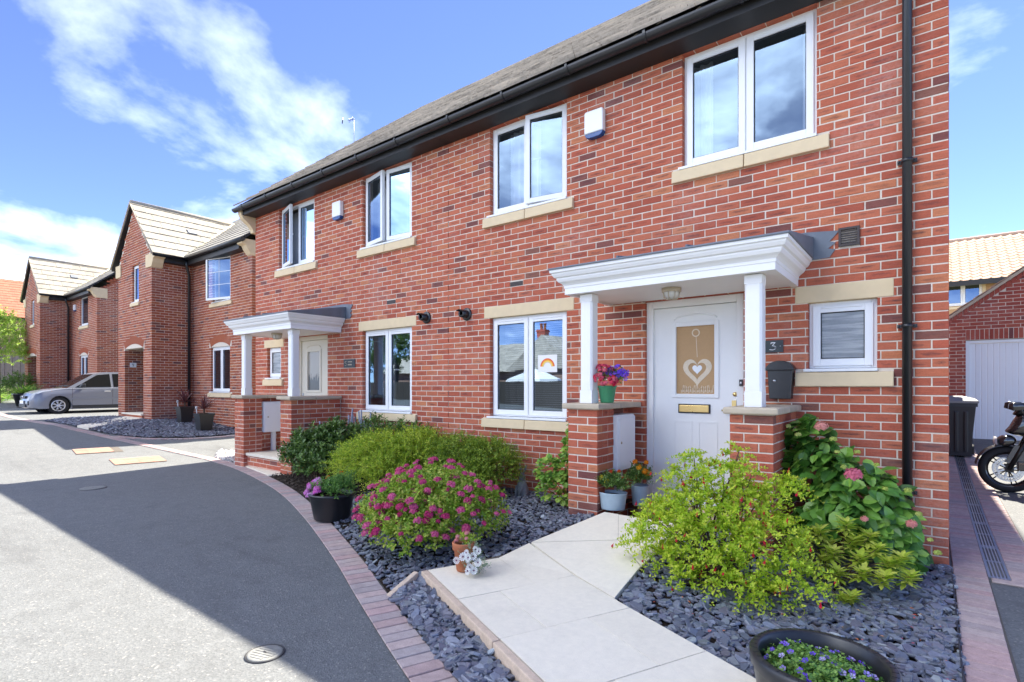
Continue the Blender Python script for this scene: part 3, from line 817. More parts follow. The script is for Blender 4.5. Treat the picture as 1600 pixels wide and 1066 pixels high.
def offset_line(line, d):
    t = np.gradient(line, axis=0); t /= np.linalg.norm(t, axis=1, keepdims=True)
    return line + np.stack([-t[:, 1], t[:, 0]], 1) * d
def strip(name, a, b, mat, dz, kind='structure'):
    mb = MB()
    for i in range(0, len(a) - 3, 3):
        q = [a[i], a[i + 3], b[i + 3], b[i]]
        mb.poly([(p[0], p[1], gz(p[0], p[1]) + dz) for p in q])
    return mb.build(name, mat, None, kind)
kerb = strip('kerb', offset_line(kl, -.004), offset_line(kl, .208), M['joint'], 0.004)
block_row(kerb, kl, 1)
KERB_FAR = [(-33, 4.6), (-27, 3.75), (-22.4, 3.5), (-20.0, 3.5), (-17.5, 3.62), (-15.66, 3.86), (-13.8, 4.16), (-11.25, 4.60)]
kf = smooth_line(KERB_FAR)
kerb2 = strip('kerb', offset_line(kf, -.004), offset_line(kf, .208), M['joint'], 0.004)
block_row(kerb2, kf, 1, single=False)
# channel rows either side of the drain on the side drive
sl = np.stack([np.full(700, 0.345), np.linspace(0.9, 14.9, 700)], 1)
side_row = strip('paved_strip', offset_line(sl, -.004), offset_line(sl, .208), M['joint'], 0.004)
sl_near = np.array([p for p in smooth_line([(0.40, 0.9), (0.37, 1.6), (0.345, 2.6), (0.335, 3.6), (0.34, 4.6), (0.342, 5.4), (0.342, 8), (0.342, 14.9)])])
block_row(side_row, sl_near[:675 * 1], 1)
sr = smooth_line([(0.475, 5.38), (0.475, 9), (0.475, 14.9)])
side_row2 = strip('paved_strip', offset_line(sr, .004), offset_line(sr, -.208), M['joint'], 0.004)
block_row(side_row2, sr, -1)
er = smooth_line([(0.36, 5.265), (1.2, 5.265), (2.4, 5.265)])
side_row3 = strip('paved_strip', offset_line(er, -.002), offset_line(er, .104), M['joint'], 0.006)
for i, x in enumerate(np.arange(0.46, 2.3, 0.2)):
    o = link('paving_block', BLK, side_row3); o.location = (x, 5.317, gz(x, 5.3) + .010); o.rotation_euler = (0, 0, math.pi / 2)
# two rectangles of orange blocks let into the tarmac
for (cx, cy, wx, wy, a) in ((-11.75, 3.66, 0.62, 0.8, -0.12), (-13.2, 3.42, 0.62, 0.75, -0.12)):
    mb = MB(); R = Matrix.Rotation(a, 4, 'Z')
    q = [R @ Vector(p) for p in ((-wx / 2, -wy / 2, 0), (wx / 2, -wy / 2, 0), (wx / 2, wy / 2, 0), (-wx / 2, wy / 2, 0))]
    mb.poly([(cx + p.x, cy + p.y, gz(cx + p.x, cy + p.y) + .006) for p in q])
    inset = mb.build('paved_inset', M['joint'], None, 'structure')
    nx, ny = int(wx / .1), int(wy / .2)
    for i in range(nx):
        for j in range(ny):
            p = R @ Vector((-wx / 2 + .05 + i * .1 + .01, -wy / 2 + .1 + j * .2, 0))
            o = link('paving_block', BLK_O, inset); o.location = (cx + p.x, cy + p.y, gz(cx + p.x, cy + p.y) + .012); o.rotation_euler = (0, 0, a)

# ------------------------------------------------------------------ slabbed path
def path_z(x, y): return 0.10 + 0.118 * max(0.0, y - 3.2) if y < 4.55 else 0.26
PA = np.array([-2.92, 2.68]); DU = np.array([0.907, -0.42]); DV = np.array([0.42, 0.907])
def pw(u, v): q = PA + DU * u + DV * v; return (float(q[0]), float(q[1]))
mb = MB()
mb.prism([pw(0.01, .02), pw(3.6, .02), pw(3.6, .9), pw(1.03, .9), (-1.66, 3.2), (-2.62, 3.62), (-2.72, 3.32)], 'z', -0.05, 0.088)
path = mb.build('path', M['joint'], None, 'structure')
mb2 = MB()
up = [(-2.6, 3.60), (-1.64, 3.20), (-1.62, 4.55), (-2.42, 4.55)]
mb2.poly([(x, y, path_z(x, y) - .014) for x, y in up]); mb2.poly([(x, y, -.05) for x, y in up])
for i in range(4):
    a, b = up[i], up[(i + 1) % 4]
    mb2.poly([(a[0], a[1], -.05), (b[0], b[1], -.05), (b[0], b[1], path_z(*b) - .014), (a[0], a[1], path_z(*a) - .014)])
mb2.build('path_base', M['joint'], path)
def slab(poly, gap=0.0028):
    c = np.mean(poly, axis=0); mb = MB(); q = []
    for p in poly:
        d = np.array(p) - c; q.append(tuple(np.array(p) - d / np.linalg.norm(d) * gap))
    top = [(p[0], p[1], path_z(*p)) for p in q]; bot = [(p[0], p[1], path_z(*p) - .04) for p in q]
    n = len(q); dz = float(rng.normal(0, .0012)); top = [(a, b, z + dz) for a, b, z in top]
    mb.add(top + bot, [tuple(range(n)), tuple(range(n, 2 * n))[::-1]] + [(i, n + i, n + (i + 1) % n, (i + 1) % n) for i in range(n)])
    mb.build('slab', M['slab'], path, bevel=0.0015, seg=1)
for k in range(-1, 6):
    u0, u1 = 0.0 + 0.6 * k, 0.6 + 0.6 * k
    if k < 0: continue
    cuts = [0.05, 0.62, 0.93] if k % 2 == 0 else [0.05, 0.34, 0.93]
    for v0, v1 in zip(cuts, cuts[1:]):
        q = [pw(u0, v0), pw(u1, v0), pw(u1, v1), pw(u0, v1)]
        if k == 0 and v1 > .9: q = [pw(0, .62), pw(.6, .62), pw(.6, .93), (-2.62, 3.60)]; 
        if k == 0 and v1 < .7: q = [pw(0, .05), pw(.6, .05), pw(.6, .62), pw(0, .62)]
        slab(q)
tri = [pw(.6, .935), pw(1.02, .935), (-1.66, 3.90), (-1.97, 3.95), (-2.615, 3.615)]
slab([(-2.61, 3.61), pw(.6, .94), pw(1.04, .94), (-1.64, 3.62), (-2.0, 3.98)])
slab([(-2.61, 3.62), (-2.005, 3.985), (-2.275, 4.53), (-2.42, 4.53)], .0012)
slab([(-2.005, 3.985), (-1.64, 3.63), (-1.64, 4.53), (-2.275, 4.53)], .0012)
# edging kerbs along the front of the path
def edging(a, b, w, za, zb, z0=-.06):
    a, b = np.array(a), np.array(b); t = (b - a) / np.linalg.norm(b - a); n = np.array([-t[1], t[0]]) * w
    mb = MB(); q = [a, b, b + n, a + n]; zs = [za, zb, zb, za]
    mb.add([(p[0], p[1], z) for p, z in zip(q, zs)] + [(p[0], p[1], z0) for p in q], [(0, 1, 2, 3), (7, 6, 5, 4), (0, 4, 5, 1), (1, 5, 6, 2), (2, 6, 7, 3), (3, 7, 4, 0)])
    mb.build('edging_kerb', M['edging'], path, bevel=0.007)
for u0 in (0.0, 1.22, 2.13, 3.04): edging(pw(u0, -.002), pw({0.0: 1.212, 1.22: 2.122, 2.13: 3.03, 3.04: 3.6}[u0], -.002), .05, .101, .101)
edging((-2.885, 2.375), (-2.925, 2.66), .045, .025, .098)

# ------------------------------------------------------------------ slate beds
def bed_sheet(name, poly, zf, mat, step=0.12):
    bm = bmesh.new(); vs = [bm.verts.new((x, y, 0)) for x, y in poly]; bm.faces.new(vs)
    bmesh.ops.triangulate(bm, faces=bm.faces[:])
    for _ in range(3):
        ed = [e for e in bm.edges if e.calc_length() > step * 2.5]
        if not ed: break
        bmesh.ops.subdivide_edges(bm, edges=ed, cuts=1, use_grid_fill=False)
        bmesh.ops.triangulate(bm, faces=bm.faces[:])
    for v in bm.verts: v.co.z = zf(v.co.x, v.co.y)
    me = bpy.data.meshes.new(name); bmesh.ops.recalc_face_normals(bm, faces=bm.faces[:]); bm.to_mesh(me); bm.free(); me.materials.append(mat)
    return link(name, me, None, 'structure')
def inside(poly, pts):
    x, y = pts[:, 0], pts[:, 1]; c = np.zeros(len(pts), bool); n = len(poly)
    for i in range(n):
        (x0, y0), (x1, y1) = poly[i], poly[(i + 1) % n]
        t = ((y0 > y) != (y1 > y)) & (x < (x1 - x0) * (y - y0) / ((y1 - y0) or 1e-9) + x0); c ^= t
    return c
def chip_tpl(k):
    r = np.random.default_rng(100 + k); n = int(r.integers(5, 8))
    th = np.sort((np.arange(n) + r.uniform(-.35, .35, n)) * 2 * np.pi / n); rr = r.uniform(.75, 1.1, n)
    x, y = np.cos(th) * rr * .5, np.sin(th) * rr * .5
    if n < 7:
        x = np.append(x, [x[-1] * .6 + x[0] * .4] * (7 - n)); y = np.append(y, [y[-1] * .6 + y[0] * .4] * (7 - n)); n = 7
    v = [(a * .93, b * .93, .5) for a, b in zip(x, y)] + [(a, b, .1) for a, b in zip(x, y)] + [(a * .9, b * .9, -.5) for a, b in zip(x, y)]
    f = [(0, i, i + 1) for i in range(1, n - 1)]
    for o in (0, n):
        for i in range(n):
            j = (i + 1) % n; f += [(o + i, o + n + i, o + n + j), (o + i, o + n + j, o + j)]
    return np.array(v), np.array(f)
CHIPS = [chip_tpl(k) for k in range(7)]
CHIP_ME = [None] * 7
def slate_chips(bed, poly, zf, count, size=(.035, .08), single=0, tilt=.28, zup=.016, mat='slate', name='slate_chip', stuff='slate_bed_chips', thick=(.12, .2)):
    pl = np.array(poly); lo, hi = pl.min(0), pl.max(0); P = np.zeros((0, 2))
    while len(P) < count:
        q = rng.uniform(lo, hi, (count * 2, 2)); P = np.vstack([P, q[inside(poly, q)]])
    P = P[:count]; n = count
    z = np.array([zf(x, y) for x, y in P]) + rng.uniform(0.0, zup, n)
    Z = np.stack([rng.normal(0, tilt, n), rng.normal(0, tilt, n), np.ones(n)], 1)
    a = rng.normal(2.7, 0.9, n); X = np.stack([np.cos(a), np.sin(a), np.zeros(n)], 1); X -= Z * (X * Z).sum(1, keepdims=True) / (Z * Z).sum(1, keepdims=True)
    s = size[0] + (size[1] - size[0]) * rng.random(n) ** 1.9
    S = np.stack([s * rng.uniform(1.0, 1.5, n), s * rng.uniform(.7, 1.0, n), s * rng.uniform(thick[0], thick[1], n) + .003], 1)
    P3 = np.column_stack([P, z]); kind = rng.integers(0, 7, n)
    sc = np.array([(S[i, 0] * S[i, 1] * pr[2] ** 2 if (pr := project(P3[i])) and 0 < pr[0] < 1600 and 0 < pr[1] < 1075 else 0) * (1 + z[i] * 8) for i in range(n)])
    order = np.argsort(-sc); ones = set(int(i) for i in order[:single] if sc[i] > 0)
    for i in ones:
        k = int(kind[i])
        if CHIP_ME[k] is None: CHIP_ME[k] = np_mesh('slate_chip', CHIPS[k][0], CHIPS[k][1], M['slate'])
        o = link(name, CHIP_ME[k], bed)
        zz = Vector(Z[i]).normalized(); xx = Vector(X[i]).normalized(); yy = zz.cross(xx)
        o.matrix_basis = Matrix.Translation(P3[i]) @ Matrix((xx, yy, zz)).transposed().to_4x4() @ Matrix.Diagonal((*S[i], 1))
    Vs, Fs, sd, b = [], [], [], 0
    for k in range(7):
        ix = np.array([i for i in range(n) if kind[i] == k and i not in ones])
        if not len(ix): continue
        V, F = scatter(CHIPS[k][0], CHIPS[k][1], P3[ix], X[ix], Z[ix], S[ix])
        Vs.append(V); Fs.append(F + b); b += len(V); sd.append(np.repeat(rng.random(len(ix)), len(CHIPS[k][0])))
    link(stuff, np_mesh(stuff, np.vstack(Vs), np.vstack(Fs), M[mat], np.concatenate(sd)), bed, 'stuff')

kin = offset_line(kl, .212)
def left_z(x, y):
    yk = kerb_y(x) + .2
    z = 0.008 + 0.115 * float(np.clip((y - yk) / max(5.2 - yk, .3), 0, 1))
    if y > 3.3: z += max(0.0, path_z(x, y) - .03 - z) * float(np.clip((x + 3.05) / .5, 0, 1))
    return z
kA = [tuple(p) for p in kin if -8.35 < p[0] < -2.92][::8]
left_poly = kA + [(-2.93, 2.40), (-2.95, 2.68), (-2.73, 3.32), (-2.63, 3.6), (-2.45, 4.5), (-2.5, 5.44), (-7.94, 5.44), (-8.0, 4.72)]
soil_poly = [tuple(p) for p in kin if -8.35 < p[0] < -5.3][::8] + [(-5.3, 5.44), (-7.94, 5.44), (-8.0, 4.72)]
bedL = bed_sheet('slate_bed', left_poly, lambda x, y: left_z(x, y) - .006, M['soil'])
pl1 = [tuple(p) for p in kin if -5.6 < p[0] < -2.92][::8] + [(-2.93, 2.40), (-2.95, 2.66), (-2.75, 3.3), (-2.65, 3.58), (-2.47, 4.5), (-2.84, 4.56), (-2.84, 5.44), (-5.8, 5.44), (-5.7, 4.0)]
slate_chips(bedL, soil_poly, left_z, 2200, (.015, .05), tilt=.5, mat='bark_chip', stuff='bark_mulch')
slate_chips(bedL, pl1, left_z, 7200, (.026, .062), single=110)
strip_poly = [tuple(p) for p in kin if -2.9 < p[0] < 0.4][::8] + [pw(3.4, -.01), pw(0.02, -.01)]
def strip_z(x, y): return 0.006 + 0.02 * max(0, (y - kerb_y(x) - .2)) / .4
bedS = bed_sheet('slate_strip', strip_poly, lambda x, y: strip_z(x, y) - .006, M['soil'])
slate_chips(bedS, strip_poly, strip_z, 1500, (.035, .095), single=160, zup=.03)
right_poly = [pw(1.06, .945), pw(3.55, .945), (0.42, 1.0), (0.19, 1.0), (0.165, 1.7), (0.14, 2.6), (0.125, 3.6), (0.13, 5.35), (0.112, 5.44), (-1.2, 5.44), (-1.58, 4.5), (-1.62, 3.5)]
def right_z0(x, y): return 0.006 + 0.062 * float(np.clip((0.16 - x) / 1.3, 0, 1)) + .03 * float(np.clip((y - 4.6) / .8, 0, 1)) * float(np.clip((-.1 - x) / .5, 0, 1))
def right_z(x, y):
    z = right_z0(x, y)
    if y > 3.0: z += max(0.0, path_z(x, y) - .028 - z) * float(np.clip((-.95 - x) / .6, 0, 1))
    return z
bedR = bed_sheet('slate_bed', right_poly, lambda x, y: right_z(x, y) - .006, M['soil'])
slate_chips(bedR, right_poly, right_z, 6500, (.032, .085), single=300, zup=.022)
mb = MB(); ln = [(0.135, 5.35), (0.13, 3.6), (0.142, 2.6), (0.168, 1.7), (0.19, 1.0)]
for (a, b) in zip(ln, ln[1:]): mb.poly([(a[0], a[1], 0), (b[0], b[1], 0), (b[0], b[1], .035), (a[0], a[1], .035)]); mb.poly([(a[0] - .008, a[1], 0), (b[0] - .008, b[1], 0), (b[0] - .008, b[1], .035), (a[0] - .008, a[1], .035)]); mb.poly([(a[0], a[1], .035), (b[0], b[1], .035), (b[0] - .008, b[1], .035), (a[0] - .008, a[1], .035)])
mb.build('bed_edging', M['gasket'], bedR)
# white cobbles and slab by the left porch
wp = [(-11.9, 5.2), (-11.3, 4.84), (-10.2, 4.70), (-9.75, 4.62), (-9.9, 4.9), (-9.95, 5.42), (-10.8, 5.44), (-11.6, 5.44)]
bedW = bed_sheet('white_cobble_bed', wp, lambda x, y: gz(x) + .004, M['joint'])
slate_chips(bedW, wp, lambda x, y: gz(x) + .01, 900, (.035, .075), tilt=.4, zup=.03, mat='gravel', stuff='white_cobbles', thick=(.5, .8))
mb = MB(); mb.prism([(-9.74, 4.63), (-8.3, 4.36), (-8.02, 4.55), (-8.02, 4.70), (-9.7, 4.70)], 'z', -.03, 0.03)
ps = mb.build('porch_path', M['slab'], None, 'structure', bevel=0.004)
# slate bed of the house to the left
b3 = [(-19.6, 3.85), (-17.55, 3.90), (-15.7, 4.14), (-15.0, 4.36), (-14.5, 4.62), (-14.05, 5.3), (-13.95, 6.1), (-14.3, 6.92), (-17.7, 6.92), (-17.72, 5.83), (-20.55, 5.83), (-20.6, 4.6)]
bed3 = bed_sheet('slate_bed', b3, lambda x, y: gz(x) + .012, M['soil'])
slate_chips(bed3, b3, lambda x, y: gz(x) + .016, 6500, (.04, .09), tilt=.3)
el = smooth_line([(-15.0, 4.27), (-14.45, 4.56), (-13.96, 5.25), (-13.86, 6.1), (-14.0, 6.9)])
k3 = strip('kerb', offset_line(el, .002), offset_line(el, -.1), M['joint'], .006)
block_row(k3, el, -1, width=.1, single=False)
mb = MB(); q = [(-16.9, 3.95), (-16.35, 4.05), (-18.35, 5.84), (-19.7, 5.84)]
mb.add([(x, y, gz(x) + .05) for x, y in q] + [(x, y, gz(x) - .02) for x, y in q], [(0, 1, 2, 3), (0, 4, 5, 1), (1, 5, 6, 2), (2, 6, 7, 3), (3, 7, 4, 0)])
mb.build('porch_path', M['slab'], None, 'structure')

# drain channel
t_ = thing('drain_channel', 'galvanised slotted drain channel running beside the brick side wall', 'drain', (0.41, 5.4, 0))
y = 5.40; i = 0
while y < 14.5:
    y1 = min(y + 1.0, 14.6); zb = lambda yy: gz(.41, yy) + .008
    fr = MB()
    for (a, b) in ((.346, .362), (.458, .474)):
        fr.add([(a, y, zb(y)), (b, y, zb(y)), (b, y1 - .006, zb(y1)), (a, y1 - .006, zb(y1)), (a, y, zb(y) - .05), (b, y, zb(y) - .05), (b, y1 - .006, zb(y1) - .05), (a, y1 - .006, zb(y1) - .05)],
               [(0, 1, 2, 3), (0, 4, 5, 1), (1, 5, 6, 2), (2, 6, 7, 3), (3, 7, 4, 0)])
    fr.poly([(.36, y, zb(y) - .03), (.46, y, zb(y) - .03), (.46, y1, zb(y1) - .03), (.36, y1, zb(y1) - .03)], 1)
    for q in (y + .002, y + .48, y1 - .05): fr.box(.362, .458, q, q + .035, zb(q) - .03, zb(q) - .001)
    g_ = fr.build('grating', [M['galv'], M['gasket']], t_, 'stuff')
    br = MB()
    for xx in (.375, .397, .419, .441): br.add([(xx, y, zb(y) - .001), (xx + .007, y, zb(y) - .001), (xx + .007, y1, zb(y1) - .001), (xx, y1, zb(y1) - .001), (xx, y, zb(y) - .025), (xx + .007, y, zb(y) - .025), (xx + .007, y1, zb(y1) - .025), (xx, y1, zb(y1) - .025)], [(0, 1, 2, 3), (0, 4, 5, 1), (1, 5, 6, 2), (2, 6, 7, 3), (3, 7, 4, 0)])
    br.build('bar', M['steel'], g_, 'stuff')
    y = y1
# inspection covers in the tarmac
def cover(x, y, r, label, rot=0.3):
    c = thing('inspection_cover', label, 'manhole cover', (x, y, 0), 'round covers in the tarmac')
    mb = MB(); mb.lathe([(r + .003, .001), (r + .003, .006), (r - .004, .006), (r - .006, .002), (0.0, .002)], (x, y, 0), 40); mb.build('frame', M['gasket'], c)
    mb = MB(); mb.lathe([(0.0, .009), (r - .02, .009), (r - .008, .006), (r - .008, .001)], (x, y, 0), 40)
    ld = mb.build('lid', M['covermetal'], c)
    mb = MB()
    for k in np.arange(-r + .04, r - .03, .022):
        h = math.sqrt(max((r - .028) ** 2 - k * k, 1e-5)); R = Matrix.Translation((x, y, 0)) @ Matrix.Rotation(rot, 4, 'Z')
        mb.box(-h, h, k - .006, k + .006, .009, .0115, 0, R)
    mb.build('tread_bar', M['covermetal'], ld, 'stuff')
    mb = MB(); mb.box(x - .013, x + .013, y - .004, y + .004, .0135, .0142); mb.build('key_slot', M['gasket'], ld)
cover(-2.83, 1.47, .098, 'small round ribbed cover in the sunlit tarmac nearest the kerb')
cover(-9.3, 2.35, .16, 'round cover in the shaded tarmac near the far shadow edge')

# ------------------------------------------------------------------ the semi-detached pair
D0 = 5.46; XL, XR, XP = -10.897, 0.118, -5.39
REAR = 14.75
def mir(x): return -10.78 - x
RW = dict(upR=(-2.02, -.80, 3.70, 4.858), upM=(-4.62, -3.42, 3.70, 4.858), loM=(-4.62, -3.42, 1.045, 2.34), small=(-.868, -.352, 1.60, 2.19), door=(-2.43, -1.42, .20, 2.345))
def flip(o): return (mir(o[1]), mir(o[0]), o[2], o[3])

def stone_rects(W):
    s = {}
    for k in ('upR', 'upM'): s[k] = [(W[k][0] - .1, W[k][1] + .1, 3.54, 3.675)]
    s['loM'] = [(W['loM'][0] - .12, W['loM'][1] + .11, .895, 1.02), (W['loM'][0] - .1, W['loM'][1] + .1, 2.34, 2.49)]
    s['small'] = [(W['small'][0] - .1, W['small'][1] + .115, 1.44, 1.575), (W['small'][0] - .105, W['small'][1] + .115, 2.19, 2.34)]
    return s

def pair_house(side):
    R = side == 'R'
    lab = ('near red brick semi-detached house numbered 3 with white porch, black gutter and downpipe' if R else
           'far red brick half of the semi-detached pair behind the dark shrubs, numbered 5')
    H = thing('brick_house', lab, 'house', ((XP + XR) / 2 if R else (XP + XL) / 2, D0, 0))
    W = RW if R else {k: flip(v) for k, v in RW.items()}
    st = {k: [(a if R else mir(b), b if R else mir(a), c, d) for (a, b, c, d) in v] for k, v in stone_rects(RW).items()}
    xa, xb = (XP, XR) if R else (XL, XP)
    B = Bricks(M['brick'], 300, 'pair')
    holes = list(W.values())
    fit = holes + [(a + .0, b, c, d) for v in st.values() for (a, b, c, d) in v]
    # openings: window plus the gap between window and sill
    fit = [(a, b, (c - .03 if i < 4 else c), d) for i, (a, b, c, d) in enumerate(fit)]
    core = wall_core(H, 'S', D0, xa, xb, -.1, 5.0, [(a, b, (c - .03 if i < 4 else c), d) for i, (a, b, c, d) in enumerate(holes)])
    vent = (-.63, -.475, 2.655, 2.815) if R else None
    ab = (-4.28, -4.07, 2.715, 2.78) if R else (-6.74, -6.53, 2.715, 2.78)
    B.course(core, 'S', D0, xa - (.2 if R else 0), xb + (0 if R else .2), -.06, 5.0, fit + [ab] + ([vent] if vent else []), anchor=XR + .005, clip=lambda a, z: (a > XP) == R, deep=[(XR, 1)])
    if R:
        side_w = wall_core(H, 'E', XR, D0 + .23, REAR, -.1, 5.0, top=[(D0 + .2, 5.0), (REAR, 5.0), (10.1, 8.78)])
        B.course(side_w, 'E', XR, D0 + .1, REAR, -.06, 8.75, anchor=D0 + .1075, hidden=True, corner=(D0, 1),
                 clip=lambda a, z: z < 5.05 + .8 * (min(a - 5.3, 14.9 - a)))
    else:
        wall_core(H, 'W', XL, D0 + .23, REAR, -.1, 5.0, top=[(D0 + .2, 5.0), (REAR, 5.0), (10.1, 8.78)])
    wall_core(H, 'N', REAR, xa, xb, -.1, 5.0)
    mb = MB(); mb.box(xa + .01, xb - .01, D0 + .25, REAR - .25, 2.52, 2.62); mb.box(xa + .01, xb - .01, D0 + .25, REAR - .25, 4.93, 4.97)
    mb.build('floor_slab', M['room'], H, 'stuff')
    mb = MB(); mb.box(xa + .24, xb - .24, 9.2, 9.3, 0.0, 4.92); mb.build('inner_wall', M['room'], H)
    # stone dressings
    for k, v in st.items():
        a, b, c, d = v[0]; stone(H, 'window_sill', a, b, c, d, D0 - .045, D0 + .1, joint=k != 'small', slope=.012)
        if len(v) > 1: a, b, c, d = v[1]; stone(H, 'lintel', a, b, c, d, D0 - .003, D0 + .1, joint=False)
    # windows
    if R:
        window(H, *W['upR'], D0)
        window(H, *W['upM'], D0, opens={'R': (9, 'r')}, handle='R')
        window(H, *W['loM'], D0); window(H, *W['small'], D0, mull=False, pane='obscure')
        c = W['upR']; curtain(H, c[0] - .05, c[0] + .22, 3.72, 4.85, D0 + .3, M['fabric'], 3); curtain(H, c[1] - .16, c[1] + .05, 3.72, 4.85, D0 + .3, M['fabric'], 3)
        c = W['upM']; curtain(H, c[0] + .12, c[0] + .62, 3.72, 4.85, D0 + .3, M['fabric'], 5); curtain(H, c[1] - .13, c[1] + .05, 3.72, 4.85, D0 + .3, M['fabric'], 3)
        c = W['loM']
        mb = MB(); [mb.box(c[0] + .08, c[1] - .08, D0 + .22, D0 + .245, z, z + .002) for z in np.arange(1.12, 2.3, .028)]; mb.build('blind', M['fabric'], H, 'stuff')
    else:
        window(H, *W['upR'], D0, opens={'L': (15, 'l')}, handle='L')
        window(H, *W['upM'], D0, opens={'L': (11, 'l'), 'R': (5, 'r')}, handle='R')
        window(H, *W['loM'], D0, handle='R'); window(H, *W['small'], D0, mull=False, pane='obscure')
        c = W['upR']; curtain(H, c[0] - .05, c[0] + .3, 3.72, 4.85, D0 + .3, M['greyfab'], 4); curtain(H, c[1] - .4, c[1] + .05, 3.72, 4.85, D0 + .3, M['fabric'], 5)
        c = W['upM']; curtain(H, c[0] + .02, c[0] + .5, 3.72, 4.85, D0 + .3, M['fabric'], 5); curtain(H, c[1] - .2, c[1] + .05, 3.72, 4.85, D0 + .3, M['fabric'], 3)
        c = W['loM']; curtain(H, c[0] + .14, c[0] + .5, 1.06, 2.33, D0 + .3, M['greyfab'], 5); curtain(H, c[1] - .15, c[1] + .1, 1.06, 2.33, D0 + .3, M['greyfab'], 3)
    # door
    x0, x1, z0, z1 = W['door']; yd = D0 + .07
    col = M['white'] if R else M['cream']
    fr = MB(); ring(fr, x0, x1, z0, z1, .075, D0 + .045, yd + .04, wb=.04); fr.build('door_frame', col, H, bevel=.004)
    lf = MB(); a, b = x0 + .077, x1 - .077
    gx0, gx1, gz0, gz1 = ((-2.11, -1.715, 1.36, 2.065) if R else (mir(-1.70) + .0, mir(-2.09), 1.36, 2.065))
    for bx in ((a, gx0, .24, z1 - .08), (gx1, b, .24, z1 - .08), (gx0, gx1, .24, gz0), (gx0, gx1, gz1, z1 - .08)): lf.box(bx[0], bx[1], yd, yd + .045, bx[2], bx[3])
    leaf = lf.build('door', col, H)
    mo = MB(); ring(mo, gx0 - .045, gx1 + .045, gz0 - .04, gz1 + .04, .045, yd - .014, yd - .001, wb=.04)
    mo.build('glazing_bead', col, leaf, bevel=.004)
    pm = MB(); xc = (gx0 + gx1) / 2
    arc = [(gx0 - .02, 2.135)] + [(xc + (gx1 - gx0 + .04) / 2 * math.sin(t), 2.135 + .045 * math.cos(t)) for t in np.linspace(-1.2, 1.2, 9)] + [(gx1 + .02, 2.135)]
    pm.tube([(x, yd - .002, z) for x, z in arc], .008, 6)
    for (p, q) in ((gx0 - .03, xc - .03), (xc + .03, gx1 + .03)):
        for bx in ((p, p + .016, .34, 1.08), (q - .016, q, .34, 1.08), (p + .016, q - .016, .34, .356), (p + .016, q - .016, 1.064, 1.08)): pm.box(bx[0], bx[1], yd - .004, yd - .001, bx[2], bx[3])
    pm.build('panel_moulding', col, leaf, 'stuff')
    g = MB(); g.box(gx0, gx1, yd + .012, yd + .02, gz0, gz1); g.build('door_glass', M['card'] if R else M['etched'], leaf)
    if R:
        lp = MB(); lp.box(-2.085, -1.755, yd - .013, yd - .001, 1.16, 1.255); lp.build('letter_plate_frame', M['gasket'], leaf, bevel=.003)
        lp = MB(); lp.box(-2.072, -1.768, yd - .02, yd - .0135, 1.172, 1.243); lp.build('letter_plate', M['brass'], leaf, bevel=.004)
        lk = MB(); lk.lathe([(0, -.016), (.016, -.016), (.022, -.006), (.022, 0)], (-1.517, yd - .001, 1.36), 16, axis='y'); lk.build('lock', M['brass'], leaf)
        hd = MB(); hd.box(-1.545, -1.505, yd - .012, yd - .001, 1.12, 1.30); hd.tube([(-1.525, yd - .012, 1.2), (-1.525, yd - .05, 1.2), (-1.63, yd - .055, 1.2)], .009, 8); hd.build('handle', M['brass'], leaf)
    else:
        hd = MB(); hd.box(a + .03, a + .065, yd - .012, yd - .001, 1.1, 1.3); hd.tube([(a + .047, yd - .012, 1.2), (a + .047, yd - .05, 1.2), (a + .15, yd - .055, 1.2)], .009, 8); hd.build('handle', M['steel'], leaf)
    th = MB(); th.box(x0 - .02, x1 + .02, D0 - .12, D0 + .12, .02, .2); th.build('threshold', M['stone'], H, bevel=.005)
    # porch piers
    if R: PI = dict(l=(-2.835, -2.5075), r=(-1.2895, -.962), cols=((-2.742, -2.607), (-1.197, -1.062)))
    else: PI = dict(l=(-9.83, -9.5025), r=(-8.2725, -7.945), cols=((-9.735, -9.60), (-8.175, -8.04)))
    PY = 4.55
    for k in 'lr':
        a, b = PI[k]
        pr_ = brick_box(B, H, 'pier', a, b, PY, PY + .335, -.05, 1.216, 'SEWN' if k == 'l' else 'SWN')
        if k == 'r': B.course(pr_, 'E', b, PY + .1, D0 - .01, -.05, 1.216, anchor=PY + .1075, corner=(PY, 0))
        dx = (a, a + .215) if k == 'l' else (b - .215, b)
        brick_box(B, H, 'dwarf_wall', dx[0], dx[1], PY + .336, D0 - .008, -.05, 1.216, 'EW' if k == 'l' else 'W')
        for (ya, yb) in ((PY - .05, PY + .41), (PY + .414, D0 - .012)):
            m = MB(); m.box(a - .045, b + .045, ya, yb, 1.217, 1.272); m.build('pier_cap', M['cap'], H, bevel=.014)
    if not R:
        stp = brick_box(B, H, 'step', PI['l'][1] + .004, PI['r'][0] - .004, PY + .06, D0 - .01, -.05, .215, 'S', zgrid=.04)
        m = MB(); m.box(PI['l'][1] + .002, PI['r'][0] - .002, PY + .035, D0 - .005, .216, .262); m.build('step_slab', M['slab'], H, bevel=.004)
    for (a, b) in PI['cols']:
        m = MB(); c = .018
        q = [(a + c, 4.62), (b - c, 4.62), (b, 4.62 + c), (b, 4.755 - c), (b - c, 4.755), (a + c, 4.755), (a, 4.755 - c), (a, 4.62 + c)]
        m.prism(q, 'z', 1.40, 2.27); m.box(a, b, 4.62, 4.755, 1.2725, 1.40); m.box(a, b, 4.62, 4.755, 2.27, 2.345)
        m.build('column', M['white'], H, bevel=.003)
    # canopy with a moulded cornice and a lead roof
    cx0, cx1, cy = ((-2.86, -.945, 4.53) if R else (-9.84, -7.925, 4.53))
